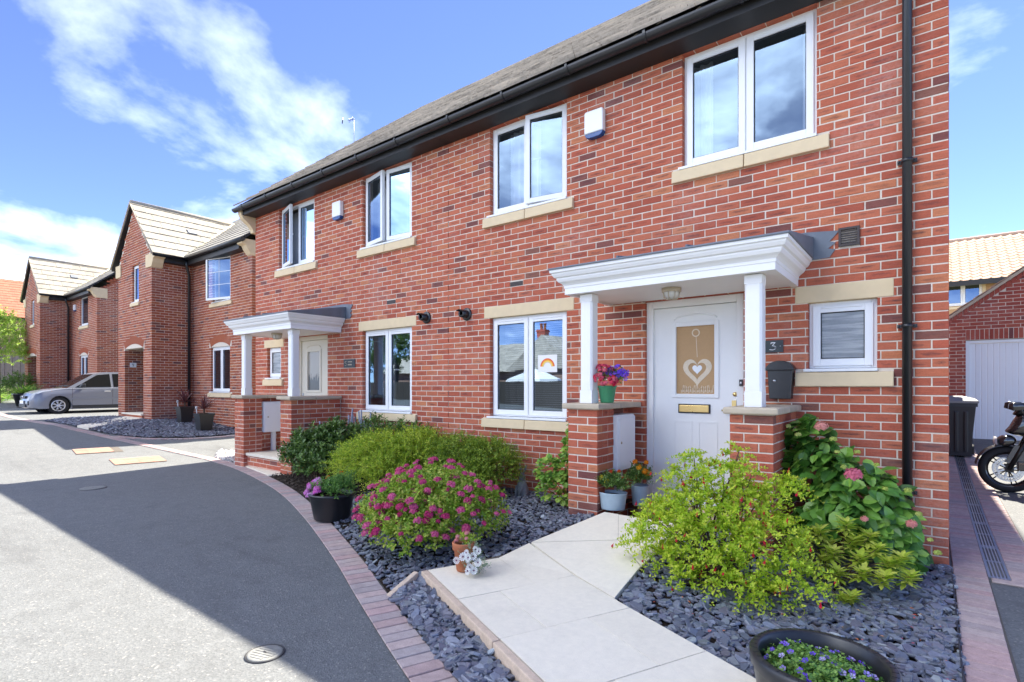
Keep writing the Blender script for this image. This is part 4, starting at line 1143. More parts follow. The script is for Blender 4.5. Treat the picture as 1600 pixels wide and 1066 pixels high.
    prof = [(-.06, 2.346), (0, 2.346), (0, 2.402), (.006, 2.410), (.006, 2.432), (.022, 2.450), (.048, 2.468), (.060, 2.492), (.060, 2.503), (.078, 2.512), (.092, 2.535), (.096, 2.548), (.110, 2.556), (.112, 2.592), (-.02, 2.594)]
    m = MB(); lp = []
    for d, z in prof: lp.append([(cx0 - d, D0 - .012, z), (cx0 - d, cy - d, z), (cx1 + d, cy - d, z), (cx1 + d, D0 - .012, z)])
    for p, q in zip(lp, lp[1:]):
        for i in range(3): m.poly([p[i], p[i + 1], q[i + 1], q[i]])
    for e in (0, 3): m.poly([l[e] for l in lp])
    can = m.build('canopy', M['white'], H)
    m = MB(); m.box(cx0 + .005, cx1 - .005, cy + .005, D0 - .014, 2.352, 2.362); m.build('canopy_soffit', M['white'], can)
    d = .125; m = MB()
    zf, zw = 2.6, 2.775
    lo = [(cx0 - d, cy - d), (cx1 + d, cy - d), (cx1 + d, D0 - .01), (cx0 - d, D0 - .01)]; zz = [zf, zf, zw, zw]
    m.add([(p[0], p[1], 2.582) for p in lo] + [(p[0], p[1], z) for p, z in zip(lo, zz)], [(0, 3, 2, 1), (4, 5, 6, 7), (0, 1, 5, 4), (1, 2, 6, 5), (2, 3, 7, 6), (3, 0, 4, 7)])
    for t in (.33, .66):
        x = cx0 + (cx1 - cx0) * t; m.tube([(x, cy - d, zf + .006), (x, D0 - .02, zw + .006)], .014, 6)
    m.build('lead_roof', M['lead'], can, bevel=.006)
    xe = cx1 + d
    m = MB()
    m.prism([(cx0 - .1, 2.77), (xe - .02, 2.77), (xe - .02, 2.57), (xe + .12, 2.575), (xe + .165, 2.64), (xe + .11, 2.655), (xe + .17, 2.70), (xe + .12, 2.715), (xe + .175, 2.775), (xe + .19, 2.80), (xe - .06, 2.825), (cx0 - .1, 2.825)], 'y', D0 - .009, D0 - .002)
    m.build('lead_flashing', M['lead'], H)
    # eaves
    ex0, ex1 = (XP + .002, XR + .075) if R else (XL - .15, XP - .002)
    m = MB(); m.box(ex0 + (0 if R else .05), ex1 - (.05 if R else 0), D0 - .265, D0 - .24, 4.862, 5.02); m.build('fascia', M['fascia'], H)
    m = MB(); m.box(ex0 + (0 if R else .05), ex1 - (.05 if R else 0), D0 - .24, D0 + .02, 4.864, 4.874); m.build('soffit', M['fascia'], H)
    m = MB(); yg, zg, rg = D0 - .335, 4.985, .062
    out = [(yg + rg * math.cos(t), zg + rg * math.sin(t)) for t in np.linspace(math.pi, 2 * math.pi, 13)]
    inn = [(yg + (rg - .006) * math.cos(t), zg + (rg - .006) * math.sin(t)) for t in np.linspace(2 * math.pi, math.pi, 13)]
    m.prism(out + inn, 'x', ex0 - (.03 if not R else 0), ex1 + (.03 if R else 0), smooth=False); m.build('gutter', M['black'], H)
    for x in np.arange(ex0 + .35, ex1, .92):
        m = MB(); o2 = [(yg + (rg + .009) * math.cos(t), zg + (rg + .009) * math.sin(t)) for t in np.linspace(math.pi - .1, 2 * math.pi + .1, 13)]
        m.prism(o2 + [(yg + rg + .02, zg + .02), (yg - rg - .01, zg + .02)][::1], 'x', x, x + .028); m.build('gutter_bracket', M['black'], H)
    if R:
        m = MB(); px, py = -.147, D0 - .055
        m.tube([(px, py, -.02), (px, py, 4.62), (px, py - .03, 4.68), (px, yg + .02, 4.84), (px, yg, 4.93)], .034, 14); m.build('downpipe', M['black'], H)
        for z in (.58, 1.93, 3.27):
            c = MB(); c.lathe([(.036, -.014), (.042, -.014), (.042, .014), (.036, .014)], (px, py, z), 16); c.box(px - .066, px + .066, py + .012, py + .04, z - .014, z + .014)
            c.lathe([(0, -.006), (.009, -.006), (.009, .0)], (px - .055, py + .012, z), 8, axis='y'); c.lathe([(0, -.006), (.009, -.006), (.009, .0)], (px + .055, py + .012, z), 8, axis='y')
            c.build('pipe_clip', M['black'], H)
    else:
        m = MB()
        pts = [(D0 - .36, 5.01), (D0 - .36, 4.9), (D0 - .30, 4.84)] + [(D0 - .02 - .26 * math.cos(t), 4.60 + .22 * math.sin(t)) for t in np.linspace(1.2, .1, 7)][::-1][::-1] + [(D0 - .004, 4.53), (D0 + .2, 4.53), (D0 + .2, 5.01)]
        m.prism([(D0 - .30, 5.0), (D0 - .30, 4.88), (D0 - .25, 4.80), (D0 - .20, 4.76), (D0 - .12, 4.70), (D0 - .06, 4.62), (D0 - .045, 4.56), (D0 + .05, 4.56), (D0 + .05, 5.0)], 'x', XL - .115, XL + .012)
        m.build('corbel', M['stone'], H, bevel=.006)
    # roof
    sl = math.hypot(1, .8); ux, uy, uz = 1, 1 / sl, .8 / sl
    ea_y, ea_z, rd_y = D0 - .345, 5.045, 10.1
    rd_z = ea_z + .8 * (rd_y - ea_y)
    rx0, rx1 = (XP + .001, XR + .085) if R else (XL - .155, XP - .001)
    m = MB(); t = .05
    m.prism([(ea_y, ea_z - .02), (rd_y, rd_z - .02), (2 * rd_y - ea_y, ea_z - .02), (2 * rd_y - ea_y, ea_z - .02 - t), (rd_y, rd_z - .02 - t), (ea_y, ea_z - .02 - t)], 'x', rx0 + .03, rx1 - .03)
    roof = m.build('roof', M['fascia'], H)
    ln = (rd_y - ea_y) * sl
    tiled(roof, (rx0, ea_y - .01, ea_z - .012), (1, 0, 0), (0, uy, uz), rx1 - rx0, ln, M['tile'], limit=300, th=.03)
    tiled(roof, (rx0, 2 * rd_y - ea_y + .01, ea_z - .012), (1, 0, 0), (0, -uy, uz), rx1 - rx0, ln, M['tile'])
    m = MB()
    for x in np.arange(rx0, rx1 - .05, .45):
        pr = [(rd_y + .10 * math.cos(a), rd_z - .06 + .075 * math.sin(a)) for a in np.linspace(0, math.pi, 7)]
        m.prism(pr, 'x', x, min(x + .442, rx1))
    m.build('ridge_tile', M['tile'], roof, 'stuff')
    # small fittings let into the wall
    m = MB(); m.box(ab[0] + .004, ab[1] - .004, D0 + .0008, D0 + .004, ab[2] + .004, ab[3] - .004)
    for z in (ab[2] + .02, ab[2] + .04): m.box(ab[0] + .01, ab[1] - .01, D0 - .003, D0 + .0008, z, z + .008)
    m.build('air_brick', plain_brown, H)
    if R:
        m = MB(); ring(m, vent[0], vent[1], vent[2], vent[3], .018, D0 - .022, D0 + .03); m.box(vent[0] + .01, vent[1] - .01, D0 + .006, D0 + .03, vent[2] + .01, vent[3] - .01)
        for z in np.arange(vent[2] + .026, vent[3] - .03, .02): m.box(vent[0] + .019, vent[1] - .019, D0 - .012, D0 + .004, z, z + .009)
        m.build('extractor_vent', plain_brown, H)
    B.finish()
    return H
plain_brown = plain('dark_brown_plastic', (0.045, 0.03, 0.026), 0.5, var=0.2)
house_R = pair_house('R')
house_L = pair_house('L')

# fixtures screwed to the two fronts
def alarm(x, label, s=1.0, z0=4.27, y=D0, group='intruder alarm boxes'):
    t = thing('alarm_box', label, 'alarm box', (x, y, z0), group)
    w = .12 * s; h = .31 * s; d = .075 * s
    m = MB(); m.prism([(x - w, z0 + .055 * s), (x + w, z0 + .055 * s), (x + w, z0 + h - .012), (x + w - .02, z0 + h), (x - w + .02, z0 + h), (x - w, z0 + h - .012)], 'y', y - d, y - .001)
    m.build('cover', M['upvc'], t, bevel=.012 * s)
    m = MB(); m.prism([(x - w, z0 + .054 * s), (x + w, z0 + .054 * s), (x + w * .8, z0 + .012 * s), (x + w * .5, z0), (x - w * .5, z0), (x - w * .8, z0 + .012 * s)], 'y', y - d * .92, y - .001)
    m.build('strobe_lens', M['blue_lens'], t, bevel=.006 * s)
alarm(-3.02, 'white alarm box with blue base between the two upper windows of house number 3')
alarm(-7.99, 'white alarm box with blue base between the far half of the pair\'s upper windows')

def flue(x, z, label):
    t = thing('flue_cowl', label, 'wall vent', (x, D0, z), 'black round wall vents')
    m = MB(); m.lathe([(.035, -.02), (.082, -.02), (.088, -.012), (.088, 0)], (x, D0 - .001, z), 24, axis='y'); m.build('wall_ring', M['black'], t)
    m = MB(); m.lathe([(.03, -.12), (.052, -.12), (.055, -.02)], (x, D0, z), 20, axis='y'); m.lathe([(.0, -.03), (.03, -.03)], (x, D0, z), 20, axis='y')
    m.prism([(x - .05, z + .03), (x - .03, z + .05), (x + .03, z + .05), (x + .05, z + .03), (x, z + .055)], 'y', D0 - .17, D0 - .05); m.build('spout', M['black'], t)
flue(-5.83, 2.44, 'black round vent nearest the white ground floor window on the left')
flue(-5.03, 2.425, 'black round vent nearest the window with the rainbow picture')

def bulkhead(x, y, z, label):
    t = thing('porch_lamp', label, 'porch light', (x, y, z), 'porch ceiling lights')
    m = MB(); m.lathe([(0, 0), (.088, 0), (.088, -.035), (.078, -.04), (.07, -.04)], (x, y, z), 28); m.build('base', M['cap'], t)
    m = MB(); m.lathe([(.074, -.036), (.07, -.07), (.05, -.092), (.02, -.1), (0, -.101)], (x, y, z), 28); m.build('lamp_shade', M['lampglass'], t)
    m = MB()
    for k in range(4):
        a = k * math.pi / 4; m.tube([(x + math.cos(a) * .08 * q, y + math.sin(a) * .08 * q, z - dz) for q, dz in ((1, .038), (.93, .078), (.66, .1), (0, .108), (-.66, .1), (-.93, .078), (-1, .038))], .004, 5)
    m.build('cage', M['cap'], t, 'stuff')
bulkhead(-1.9, 4.86, 2.351, 'round cage lamp under the porch ceiling of house number 3')
bulkhead(-8.95, 4.86, 2.351, 'round cage lamp under the porch ceiling of the far half of the pair')

def stroke(mb, pts, w, y, d, mi=0):
    """flat ribbon lettering in the x-z plane"""
    P = [np.array(p, float) for p in pts]
    for i in range(len(P) - 1):
        t = P[i + 1] - P[i]; t /= np.linalg.norm(t); n = np.array([-t[1], t[0]])
        wa = w[i] / 2 if isinstance(w, (list, tuple)) else w / 2; wb = w[i + 1] / 2 if isinstance(w, (list, tuple)) else w / 2
        e = t * min(wa, wb) * .5
        mb.poly([(q[0], y, q[1]) for q in (P[i] - e + n * wa, P[i + 1] + e + n * wb, P[i + 1] + e - n * wb, P[i] - e - n * wa)], mi)
def arcp(cx, cz, rx, rz, a0, a1, n=10): return [(cx + rx * math.cos(math.radians(t)), cz + rz * math.sin(math.radians(t))) for t in np.linspace(a0, a1, n)]
# number plate 3
t = thing('house_number_plaque', 'small dark slate plaque with a white number 3 beside the porch column', 'number plaque', (-1.17, D0, 1.81))
m = MB(); m.box(-1.268, -1.07, D0 - .012, D0 - .001, 1.755, 1.868); m.build('plate', M['plaque'], t, bevel=.002)
m = MB(); cx, cz = -1.157, 1.812
stroke(m, [(cx - .017, cz + .022), (cx - .014, cz + .033), (cx + .020, cz + .033)], [.006, .010, .007], D0 - .0132, 0)
stroke(m, [(cx + .018, cz + .033), (cx - .006, cz + .004)], [.006, .005], D0 - .0134, 0)
stroke(m, [(cx - .006, cz + .004)] + arcp(cx - .003, cz - .014, .026, .019, 80, -95, 9) + [(cx - .028, cz - .03)], [.005, .006, .008, .011, .012, .012, .010, .008, .007, .006, .005], D0 - .0136, 0)
m.build('numeral', M['ink'], t)
for x in (-1.095,):
    m = MB(); m.lathe([(0, -.004), (.004, -.004), (.005, 0)], (x, D0 - .012, 1.812), 10, axis='y'); m.build('screw', M['steel'], t)
# plaque with number and worn lettering
t = thing('house_number_plaque', 'small dark plaque with a pale 5 and worn lettering by the cream door', 'number plaque', (-7.73, D0, 1.815))
m = MB(); m.box(-7.86, -7.55, D0 - .012, D0 - .001, 1.745, 1.885); m.build('plate', M['plaque'], t, bevel=.002)
m = MB(); cx, cz = -7.80, 1.815
stroke(m, [(cx + .026, cz + .036), (cx - .018, cz + .036), (cx - .02, cz + .006)], .009, D0 - .0132, 0)
stroke(m, [(cx - .02, cz + .006)] + arcp(cx - .004, cz - .012, .026, .024, 110, -130, 9), .009, D0 - .0134, 0)
stroke(m, [(-7.735, 1.842), (-7.625, 1.842)], .016, D0 - .0133, 0); stroke(m, [(-7.735, 1.795), (-7.635, 1.795)], .022, D0 - .0133, 0)
m.build('numeral', M['cap'], t, 'stuff')
# black wall postbox
t = thing('post_box', 'black wall mounted post box with rounded lid beside the right porch column', 'letter box', (-1.07, 5.4, 1.5))
m = MB(); m.prism([(-1.185, 1.60), (-.975, 1.60), (-.99, 1.325), (-1.17, 1.325)], 'y', D0 - .105, D0 - .002); m.build('body', M['black'], t, bevel=.006)
m = MB(); m.prism([(-1.2, 1.585)] + arcp(-1.08, 1.585, .12, .088, 170, 10, 11) + [(-.96, 1.585)], 'y', D0 - .128, D0 - .002); m.build('lid', M['black'], t, bevel=.006)
m = MB(); m.lathe([(0, -.006), (.011, -.006), (.013, 0)], (-1.125, D0 - .106, 1.49), 12, axis='y'); m.build('lock', M['steel'], t)
# bell push on the door frame
t = thing('door_bell', 'small black bell push on the right edge of the white door frame', 'door bell', (-1.452, D0 + .04, 1.47))
m = MB(); m.box(-1.468, -1.436, D0 + .026, D0 + .0445, 1.44, 1.505); m.build('case', M['black'], t, bevel=.003)
m = MB(); m.lathe([(0, -.006), (.009, -.006), (.010, 0)], (-1.452, D0 + .0255, 1.472), 12, axis='y'); m.build('button', M['ink'], t)
# meter boxes
def meter(x, y0, y1, z0, z1, label, pipe):
    t = thing('meter_box', label, 'meter box', (x, (y0 + y1) / 2, z0), 'white meter boxes in the porches')
    m = MB(); m.prism([(x, z0), (x + .15, z0), (x + .15, z1 - .03), (x + .13, z1), (x, z1)], 'y', y0, y1); m.build('cabinet', M['upvc'], t, bevel=.006)
    m = MB(); m.box(x + .151, x + .158, y0 + .025, y1 - .025, z0 + .03, z1 - .05); d = m.build('door', M['upvc'], t, bevel=.004)
    m = MB(); m.lathe([(0, .006), (.012, .006), (.014, 0)], (x + .158, y0 + .07, (z0 + z1) / 2), 12, axis='x'); m.build('lock', M['cap'], d)
    if pipe: m = MB(); m.box(x + .02, x + .09, (y0 + y1) / 2 - .03, (y0 + y1) / 2 + .03, .24, z0 - .001); m.build('conduit', M['upvc'], t)
meter(-2.617, 4.89, 5.30, .585, 1.15, 'white meter box in the porch of house number 3 behind the marigolds', True)
meter(-9.612, 4.90, 5.34, .60, 1.15, 'white meter box in the far porch seen between its brick piers', True)
# heart hanging in the door glass and rainbow drawing in the window
t = thing('heart_decoration', 'pale lace heart hanging on a string behind the door glass', 'heart decoration', (-1.89, D0 + .08, 1.6))
def heart(s, cx, cz, n=44): return [(cx + s * 16 * math.sin(a) ** 3 / 16, cz + s * (13 * math.cos(a) - 5 * math.cos(2 * a) - 2 * math.cos(3 * a) - math.cos(4 * a)) / 15) for a in np.linspace(0, 2 * math.pi, n, endpoint=False)]
yh = D0 + .0805; ho, hi = heart(.148, -1.893, 1.60), heart(.092, -1.893, 1.607)
m = MB()
for i in range(44):
    j = (i + 1) % 44; m.poly([(ho[i][0], yh, ho[i][1]), (ho[j][0], yh, ho[j][1]), (hi[j][0], yh - .004, hi[j][1]), (hi[i][0], yh - .004, hi[i][1])])
m.build('lace_ring', M['lace'], t)
m = MB(); m.poly([(x, yh - .002, z) for x, z in heart(.05, -1.893, 1.615)]); m.build('centre_heart', M['ink'], t)
m = MB(); stroke(m, [(-1.893, 1.74), (-1.905, 1.95)], .006, yh, 0); m.build('string', M['lace'], t)
m = MB(); q, r_ = arcp(-1.908, 1.99, .042, .042, 0, 360, 22), arcp(-1.908, 1.99, .030, .030, 0, 360, 22)
for i in range(21): m.poly([(q[i][0], yh, q[i][1]), (q[i + 1][0], yh, q[i + 1][1]), (r_[i + 1][0], yh, r_[i + 1][1]), (r_[i][0], yh, r_[i][1])])
m.build('loop', M['lace'], t)
m = MB()
for i in range(26):
    x = -2.06 + .32 * i / 25; stroke(m, [(x, 1.372 + .004 * (i % 3)), (x + .012 * math.sin(i * 2.1), 1.40 + .05 * abs(math.sin(i * 1.7)))], .006, yh, 0)
m.build('lace_fringe', M['lace'], t, 'stuff')
t = thing('rainbow_drawing', 'white paper with an orange rainbow drawing in the right pane of the lower window', 'drawing', (-3.75, D0 + .07, 1.72))
yp = D0 + .066; m = MB(); m.box(-3.885, -3.60, yp, yp + .0015, 1.61, 1.825); m.build('sheet', M['paper'], t)
for k, (r0, r1, c) in enumerate(((.108, .094, (0.75, 0.12, 0.05)), (.094, .080, (0.85, 0.30, 0.04)), (.080, .066, (0.88, 0.58, 0.10)), (.066, .054, (0.75, 0.60, 0.35)))):
    m = MB(); q, r_ = arcp(-3.742, 1.675, r0, r0, 4, 176, 18), arcp(-3.742, 1.675, r1, r1, 4, 176, 18)
    for i in range(17): m.poly([(q[i][0], yp - .001, q[i][1]), (q[i + 1][0], yp - .001, q[i + 1][1]), (r_[i + 1][0], yp - .001, r_[i + 1][1]), (r_[i][0], yp - .001, r_[i][1])])
    m.build('rainbow_band', plain('rainbow_band_%d' % k, c, .8, var=.15, scale=80), t)

# ------------------------------------------------------------------ the two detached houses to the left
def arch_rects(x0, x1, zs, rise, h, zg):
    xc = (x0 + x1) / 2; hw = (x1 - x0) / 2; R_ = (hw * hw + rise * rise) / (2 * rise); cz = zs + rise - R_; ro = R_ + h; out = []
    k = int(math.floor((zs - zg) / .075))
    while zg + k * .075 < zs + rise + h:
        b = zg + k * .075; t = b + .075; e = max(b + .06, zs)
        w2 = ro * ro - (e - cz) ** 2
        if w2 > 0:
            w = min(math.sqrt(w2), hw * (1 + h / R_) + .01)
            out.append((xc - w, xc + w, b - .001, t + .001))
        k += 1
    return out
def detached(dx, dz, label, near):
    H = thing('brick_house', label, 'house', (-18 + dx, 6.5, .43 + dz))
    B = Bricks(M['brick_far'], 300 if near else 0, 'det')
    X = lambda x: x + dx
    Zz = lambda z: z + dz
    z0, ze = .30 + dz, 5.18 + dz
    wx0, wx1, wy, my, mx1 = X(-20.6), X(-17.76), 5.87, 6.95, X(-14.05)
    ap = (X(-19.2), Zz(6.93))
    door = (X(-20.0), X(-18.42), z0, Zz(2.57)); slit = (X(-19.33), X(-18.80), Zz(3.98), Zz(5.10))
    up = (X(-16.38), X(-15.27), Zz(3.84), Zz(5.10)); lo = (X(-16.48), X(-15.3), Zz(1.27), Zz(2.54))
    zg = .43 + dz - .075 * 6
    core = wall_core(H, 'S', wy, wx0, wx1, z0, ze, [door, slit], top=[(wx0 + .006, ze), (wx1 - .006, ze), (ap[0] + .05, ap[1] - .05), (ap[0] - .05, ap[1] - .05)])
    arch_d = [(door[0] - .02, door[1] + .02, Zz(2.56), Zz(2.86))]; 
    gab = lambda a, z: z < ze + (ap[1] - ze) * (1 - abs(a - ap[0]) / (ap[0] - wx0)) - .03
    B.course(core, 'S', wy, wx0, wx1, z0, ap[1], [door, slit, (slit[0] - .1, slit[1] + .1, Zz(3.85), Zz(3.97))] + arch_rects(door[0], door[1], Zz(2.57), .14, .215, zg), anchor=wx1 + .005, zgrid=zg, clip=gab, deep=[(wx1, 1)])
    sd_ = wall_core(H, 'E', wx1, wy + .22, my + .2, z0, ze, name='wall')
    B.course(sd_, 'E', wx1, wy + .1, my, z0, ze, anchor=wy + .1075, zgrid=zg, corner=(wy, 1))
    mw = wall_core(H, 'S', my, wx1, mx1, z0, ze, [up, lo])
    arch_w = (lo[0] - .02, lo[1] + .02, Zz(2.53), Zz(2.92))
    B.course(mw, 'S', my, wx1, mx1, z0, ze, [(up[0], up[1], up[2] - .03, up[3]), (lo[0], lo[1], lo[2] - .03, lo[3]), (up[0] - .14, up[1] + .12, Zz(3.68), Zz(3.81)), (lo[0] - .14, lo[1] + .12, Zz(1.10), Zz(1.24))] + arch_rects(lo[0], lo[1], Zz(2.54), .13, .215, zg), anchor=mx1 + .005, zgrid=zg, deep=[(mx1, 1)])
    ge = [(my + .2, ze), (15.0, ze), (11.0, Zz(8.5))]
    se = wall_core(H, 'E', mx1, my + .22, 15.0, z0, ze, top=ge)
    B.course(se, 'E', mx1, my + .1, 15.0, z0, Zz(8.4), anchor=my + .1075, zgrid=zg, hidden=near, corner=(my, 1), clip=lambda a, z: z < ze + .8 * min(a - 6.9, 15.1 - a))
    wall_core(H, 'W', wx0, wy + .22, 15.0, z0, ze, top=[(my + .2, ze), (15.0, ze), (11.0, Zz(8.5))])
    wall_core(H, 'N', 15.0, wx0, mx1, z0, ze)
    # recessed entrance
    m = MB(); m.box(door[0] - .22, door[0] - .0045, wy + .2215, wy + 1.5, z0, Zz(2.6)); ent = m.build('entrance_wall', M['mortar'], H)
    B.course(ent, 'E', door[0], wy + .1075, wy + 1.5, z0, Zz(2.56), anchor=wy + .1025, zgrid=zg)
    m = MB(); m.box(door[0], wx1 - .26, wy + 1.5, wy + 1.56, z0, Zz(2.6)); m.build('door', M['darkwood'], H)
    m = MB(); m.box(door[0], wx1 - .25, wy + .215, wy + 1.5, Zz(2.75), Zz(2.8)); m.build('entrance_ceiling', M['room'], H)
    m = MB(); m.box(door[0] - .05, door[1] + .05, wy - .05, wy + 1.5, z0, Zz(.55)); m.build('step', M['brick_far'], H); 
    m = MB(); m.box(door[0] - .06, door[1] + .06, wy - .07, wy + 1.45, Zz(.552), Zz(.60)); m.build('step_slab', M['slab'], H)
    # arches of upright bricks
    def arch(x0, x1, zs, rise, h, y, n):
        xc = (x0 + x1) / 2; hw = (x1 - x0) / 2; R_ = (hw * hw + rise * rise) / (2 * rise); a0 = math.asin(hw / R_); cz = zs + rise - R_
        m = MB()
        for i in range(n):
            a, b = -a0 + 2 * a0 * (i + .07) / n, -a0 + 2 * a0 * (i + .93) / n
            q = [(xc + r * math.sin(t), cz + r * math.cos(t)) for r, t in ((R_, a), (R_, b), (R_ + h, b), (R_ + h, a))]
            m.prism(q, 'y', y - .003, y + .1)
        m.build('brick_arch', M['brick_far'], H, 'stuff')
        m = MB(); q = [(x0 - .02, zs - .01)] + [(xc + R_ * math.sin(t), cz + R_ * math.cos(t)) for t in np.linspace(-a0, a0, 9)] + [(x1 + .02, zs - .01), (x1 + .02, zs + rise + h), (x0 - .02, zs + rise + h)]
        m.prism(q, 'y', y + .006, y + .2); m.build('arch_backing', M['mortar'], H)
    arch(door[0], door[1], Zz(2.57), .14, .215, wy, 22)
    arch(lo[0], lo[1], Zz(2.54), .13, .215, my, 16)
    window(H, *slit, wy, mull=False, arch=.10)
    window(H, *up, my, mull=False, leaded=near, opens={'L': (14, 'r')} if near else None)
    window(H, *lo, my, arch=.12)
    for (a, b, zb, y) in ((slit[0] - .1, slit[1] + .1, Zz(3.85), wy), (up[0] - .14, up[1] + .12, Zz(3.69), my), (lo[0] - .14, lo[1] + .12, Zz(1.11), my)):
        stone(H, 'window_sill', a, b, zb, zb + .12, y - .045, y + .1, joint=False, slope=.012)
    # kneeler stones at the eaves
    for (a, b, y, y1) in ((X(-18.16), X(-17.755), wy - .03, wy + .30), (X(-20.75), X(-20.3), wy - .03, wy + .30)):
        m = MB(); m.box(a, b, y, y1, Zz(4.88), Zz(5.26)); m.build('kneeler', M['stone'], H, bevel=.008)
    m = MB(); m.prism([(X(-17.755), Zz(4.86)), (X(-17.70), Zz(4.90)), (X(-17.62), Zz(5.0)), (X(-17.58), Zz(5.1)), (X(-17.47), Zz(5.13)), (X(-17.47), Zz(5.24)), (X(-17.755), Zz(5.24))], 'y', wy - .03, wy + .26); m.build('corbel', M['stone'], H, bevel=.006)
    m = MB(); m.prism([(my + .02, Zz(4.86)), (my - .04, Zz(4.9)), (my - .12, Zz(5.0)), (my - .17, Zz(5.1)), (my - .28, Zz(5.13)), (my - .28, Zz(5.26)), (my + .35, Zz(5.26)), (my + .35, Zz(4.86))], 'x', mx1 - .24, mx1 + .03); m.build('corbel', M['stone'], H, bevel=.006)
    # eaves, gutters, downpipe
    m = MB(); m.box(mx1 - .24, X(-17.55), my - .23, my, Zz(5.03), Zz(5.24)); m.box(wx1, wx1 + .21, wy + .27, my - .23, Zz(5.03), Zz(5.24)); m.build('fascia', M['fascia'], H, 'stuff')
    m = MB(); m.tube([(X(-17.5), my - .29, Zz(5.22)), (mx1 + .12, my - .29, Zz(5.22))], .058, 10); m.tube([(X(-17.49), wy - .05, Zz(5.22)), (X(-17.49), my - .26, Zz(5.22))], .058, 10); m.build('gutter', M['black'], H, 'stuff')
    m = MB(); m.tube([(X(-17.66), my - .12, z0), (X(-17.66), my - .12, Zz(4.75)), (X(-17.52), my - .24, Zz(4.98)), (X(-17.5), my - .27, Zz(5.2))], .04, 10); m.build('downpipe', M['black'], H)
    # roofs
    em, zm = my - .31, Zz(5.27); s8 = math.hypot(1, .8)
    m = MB(); m.prism([(em, zm - .03), (11.0, zm - .03 + .8 * (11 - em)), (22 - em, zm - .03), (22 - em, zm - .08), (11.0, zm - .08 + .8 * (11 - em)), (em, zm - .08)], 'x', wx0 - .1, mx1 + .1)
    rf = m.build('roof', M['fascia'], H)
    hw = (X(-17.43) - ap[0]); sw = (ap[1] + .09 - Zz(5.22)) / hw
    main_z = lambda y: zm + .8 * (y - em)
    tiled(rf, (wx0 - .12, em, zm - .02), (1, 0, 0), (0, 1 / s8, .8 / s8), mx1 + .12 - wx0 + .12, (11 - em) * s8, M['tile_far'], limit=100 if near else 0, key='m',
          clip=lambda u, v: not (abs(wx0 - .12 + u - ap[0]) < hw - .05 and zm - .02 + v * .8 / s8 < ap[1] + .09 - sw * abs(wx0 - .12 + u - ap[0]) - .1))
    tiled(rf, (wx0 - .12, 22 - em, zm - .02), (1, 0, 0), (0, -1 / s8, .8 / s8), mx1 - wx0 + .24, (11 - em) * s8, M['tile_far'])
    ze_w, zr = Zz(5.22), ap[1] + .09
    yb = lambda z: em + (z - zm) / .8
    m = MB()
    for sgn in (1, -1):
        q = [(ap[0] + sgn * hw, wy - .08, ze_w - .03), (ap[0], wy - .08, zr - .03), (ap[0], yb(zr) + .02, zr - .03), (ap[0] + sgn * hw, yb(ze_w) + .1, ze_w - .03)]
        m.poly(q); m.poly([(p[0], p[1], p[2] - .05) for p in q]); m.poly([q[0], q[1], (q[1][0], q[1][1], q[1][2] - .07), (q[0][0], q[0][1], q[0][2] - .07)])
    wr = m.build('roof', M['fascia'], H)
    sl_ = math.hypot(hw, zr - ze_w)
    for sgn in (1, -1):
        tiled(wr, (ap[0] + sgn * hw, wy - .10, ze_w - .01), (0, 1, 0), (-sgn * hw / sl_, 0, (zr - ze_w) / sl_), yb(zr) - wy + .3, sl_, M['tile_far'], tw=.3, gauge=.345, limit=(160 if near and sgn > 0 else 0), key='w',
              clip=lambda u, v: wy - .10 + u < yb(ze_w + v * (zr - ze_w) / sl_) + .10)
    m = MB(); m.tube([(ap[0], wy - .1, zr + .0), (ap[0], yb(zr) + .1, zr + .0)], .075, 8); m.build('ridge_tile', M['tile_far'], wr)
    m = MB(); m.tube([(X(-17.45), em + .0, ze_w + .03), (ap[0] + .02, yb(zr) + .02, zr + .02)], .045, 6); m.build('valley', M['valley'], wr)
    m = MB()
    for sgn in (1, -1):
        m.tube([(ap[0] + sgn * (hw - .0), wy - .10, ze_w - .02), (ap[0], wy - .10, zr - .02)], .03, 6)
    m.build('verge', M['cap'], wr, 'stuff')
    m = MB(); c = Vector((ap[0] + hw * .42, wy + 1.35, ze_w + (zr - ze_w) * .58 + .03)); Rm = Matrix.Translation(c) @ Matrix.Rotation(math.atan2(zr - ze_w, hw), 4, 'Y'); m.box(-.1, .1, -.13, .13, 0, .03, 0, Rm); m.build('roof_vent', M['lead'], wr)
    B.finish()
    if near:
        # end chimney with an aerial, seen over the roof of the pair
        m = MB(); m.box(-15.95, -15.25, 10.7, 11.4, 8.2, 9.2); ch = m.build('chimney', M['brick_far'], H)
        m = MB(); m.lathe([(.12, 9.2), (.12, 9.45), (.14, 9.47), (.14, 9.56), (.10, 9.56)], (-15.66, 11.05, 0), 14); m.build('chimney_pot', M['terracotta'], ch)
    return H
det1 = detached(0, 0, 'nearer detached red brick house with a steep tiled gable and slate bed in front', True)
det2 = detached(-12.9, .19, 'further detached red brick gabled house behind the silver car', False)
alarm(-29.95, 'small white alarm box high on the house behind the silver car', .95, 4.72, 6.95, None)
t = thing('tv_aerial', 'thin television aerial on a mast rising behind the roof of the pair', 'aerial', (-15.35, 11.05, 9.2))
m = MB(); m.tube([(-15.35, 11.05, 8.9), (-15.35, 11.05, 10.45)], .010, 6); m.build('mast', M['galv'], t)
m = MB(); m.tube([(-15.62, 11.0, 10.44), (-15.3, 11.05, 10.42)], .009, 5)
for k in range(3): x = -15.56 + .09 * k; m.tube([(x, 11.01, 10.36), (x, 11.01, 10.50)], .008, 5)
m.tube([(-15.80, 10.9, 10.36), (-15.84, 10.95, 10.58)], .018, 5); m.build('antenna', M['black'], t, 'stuff')
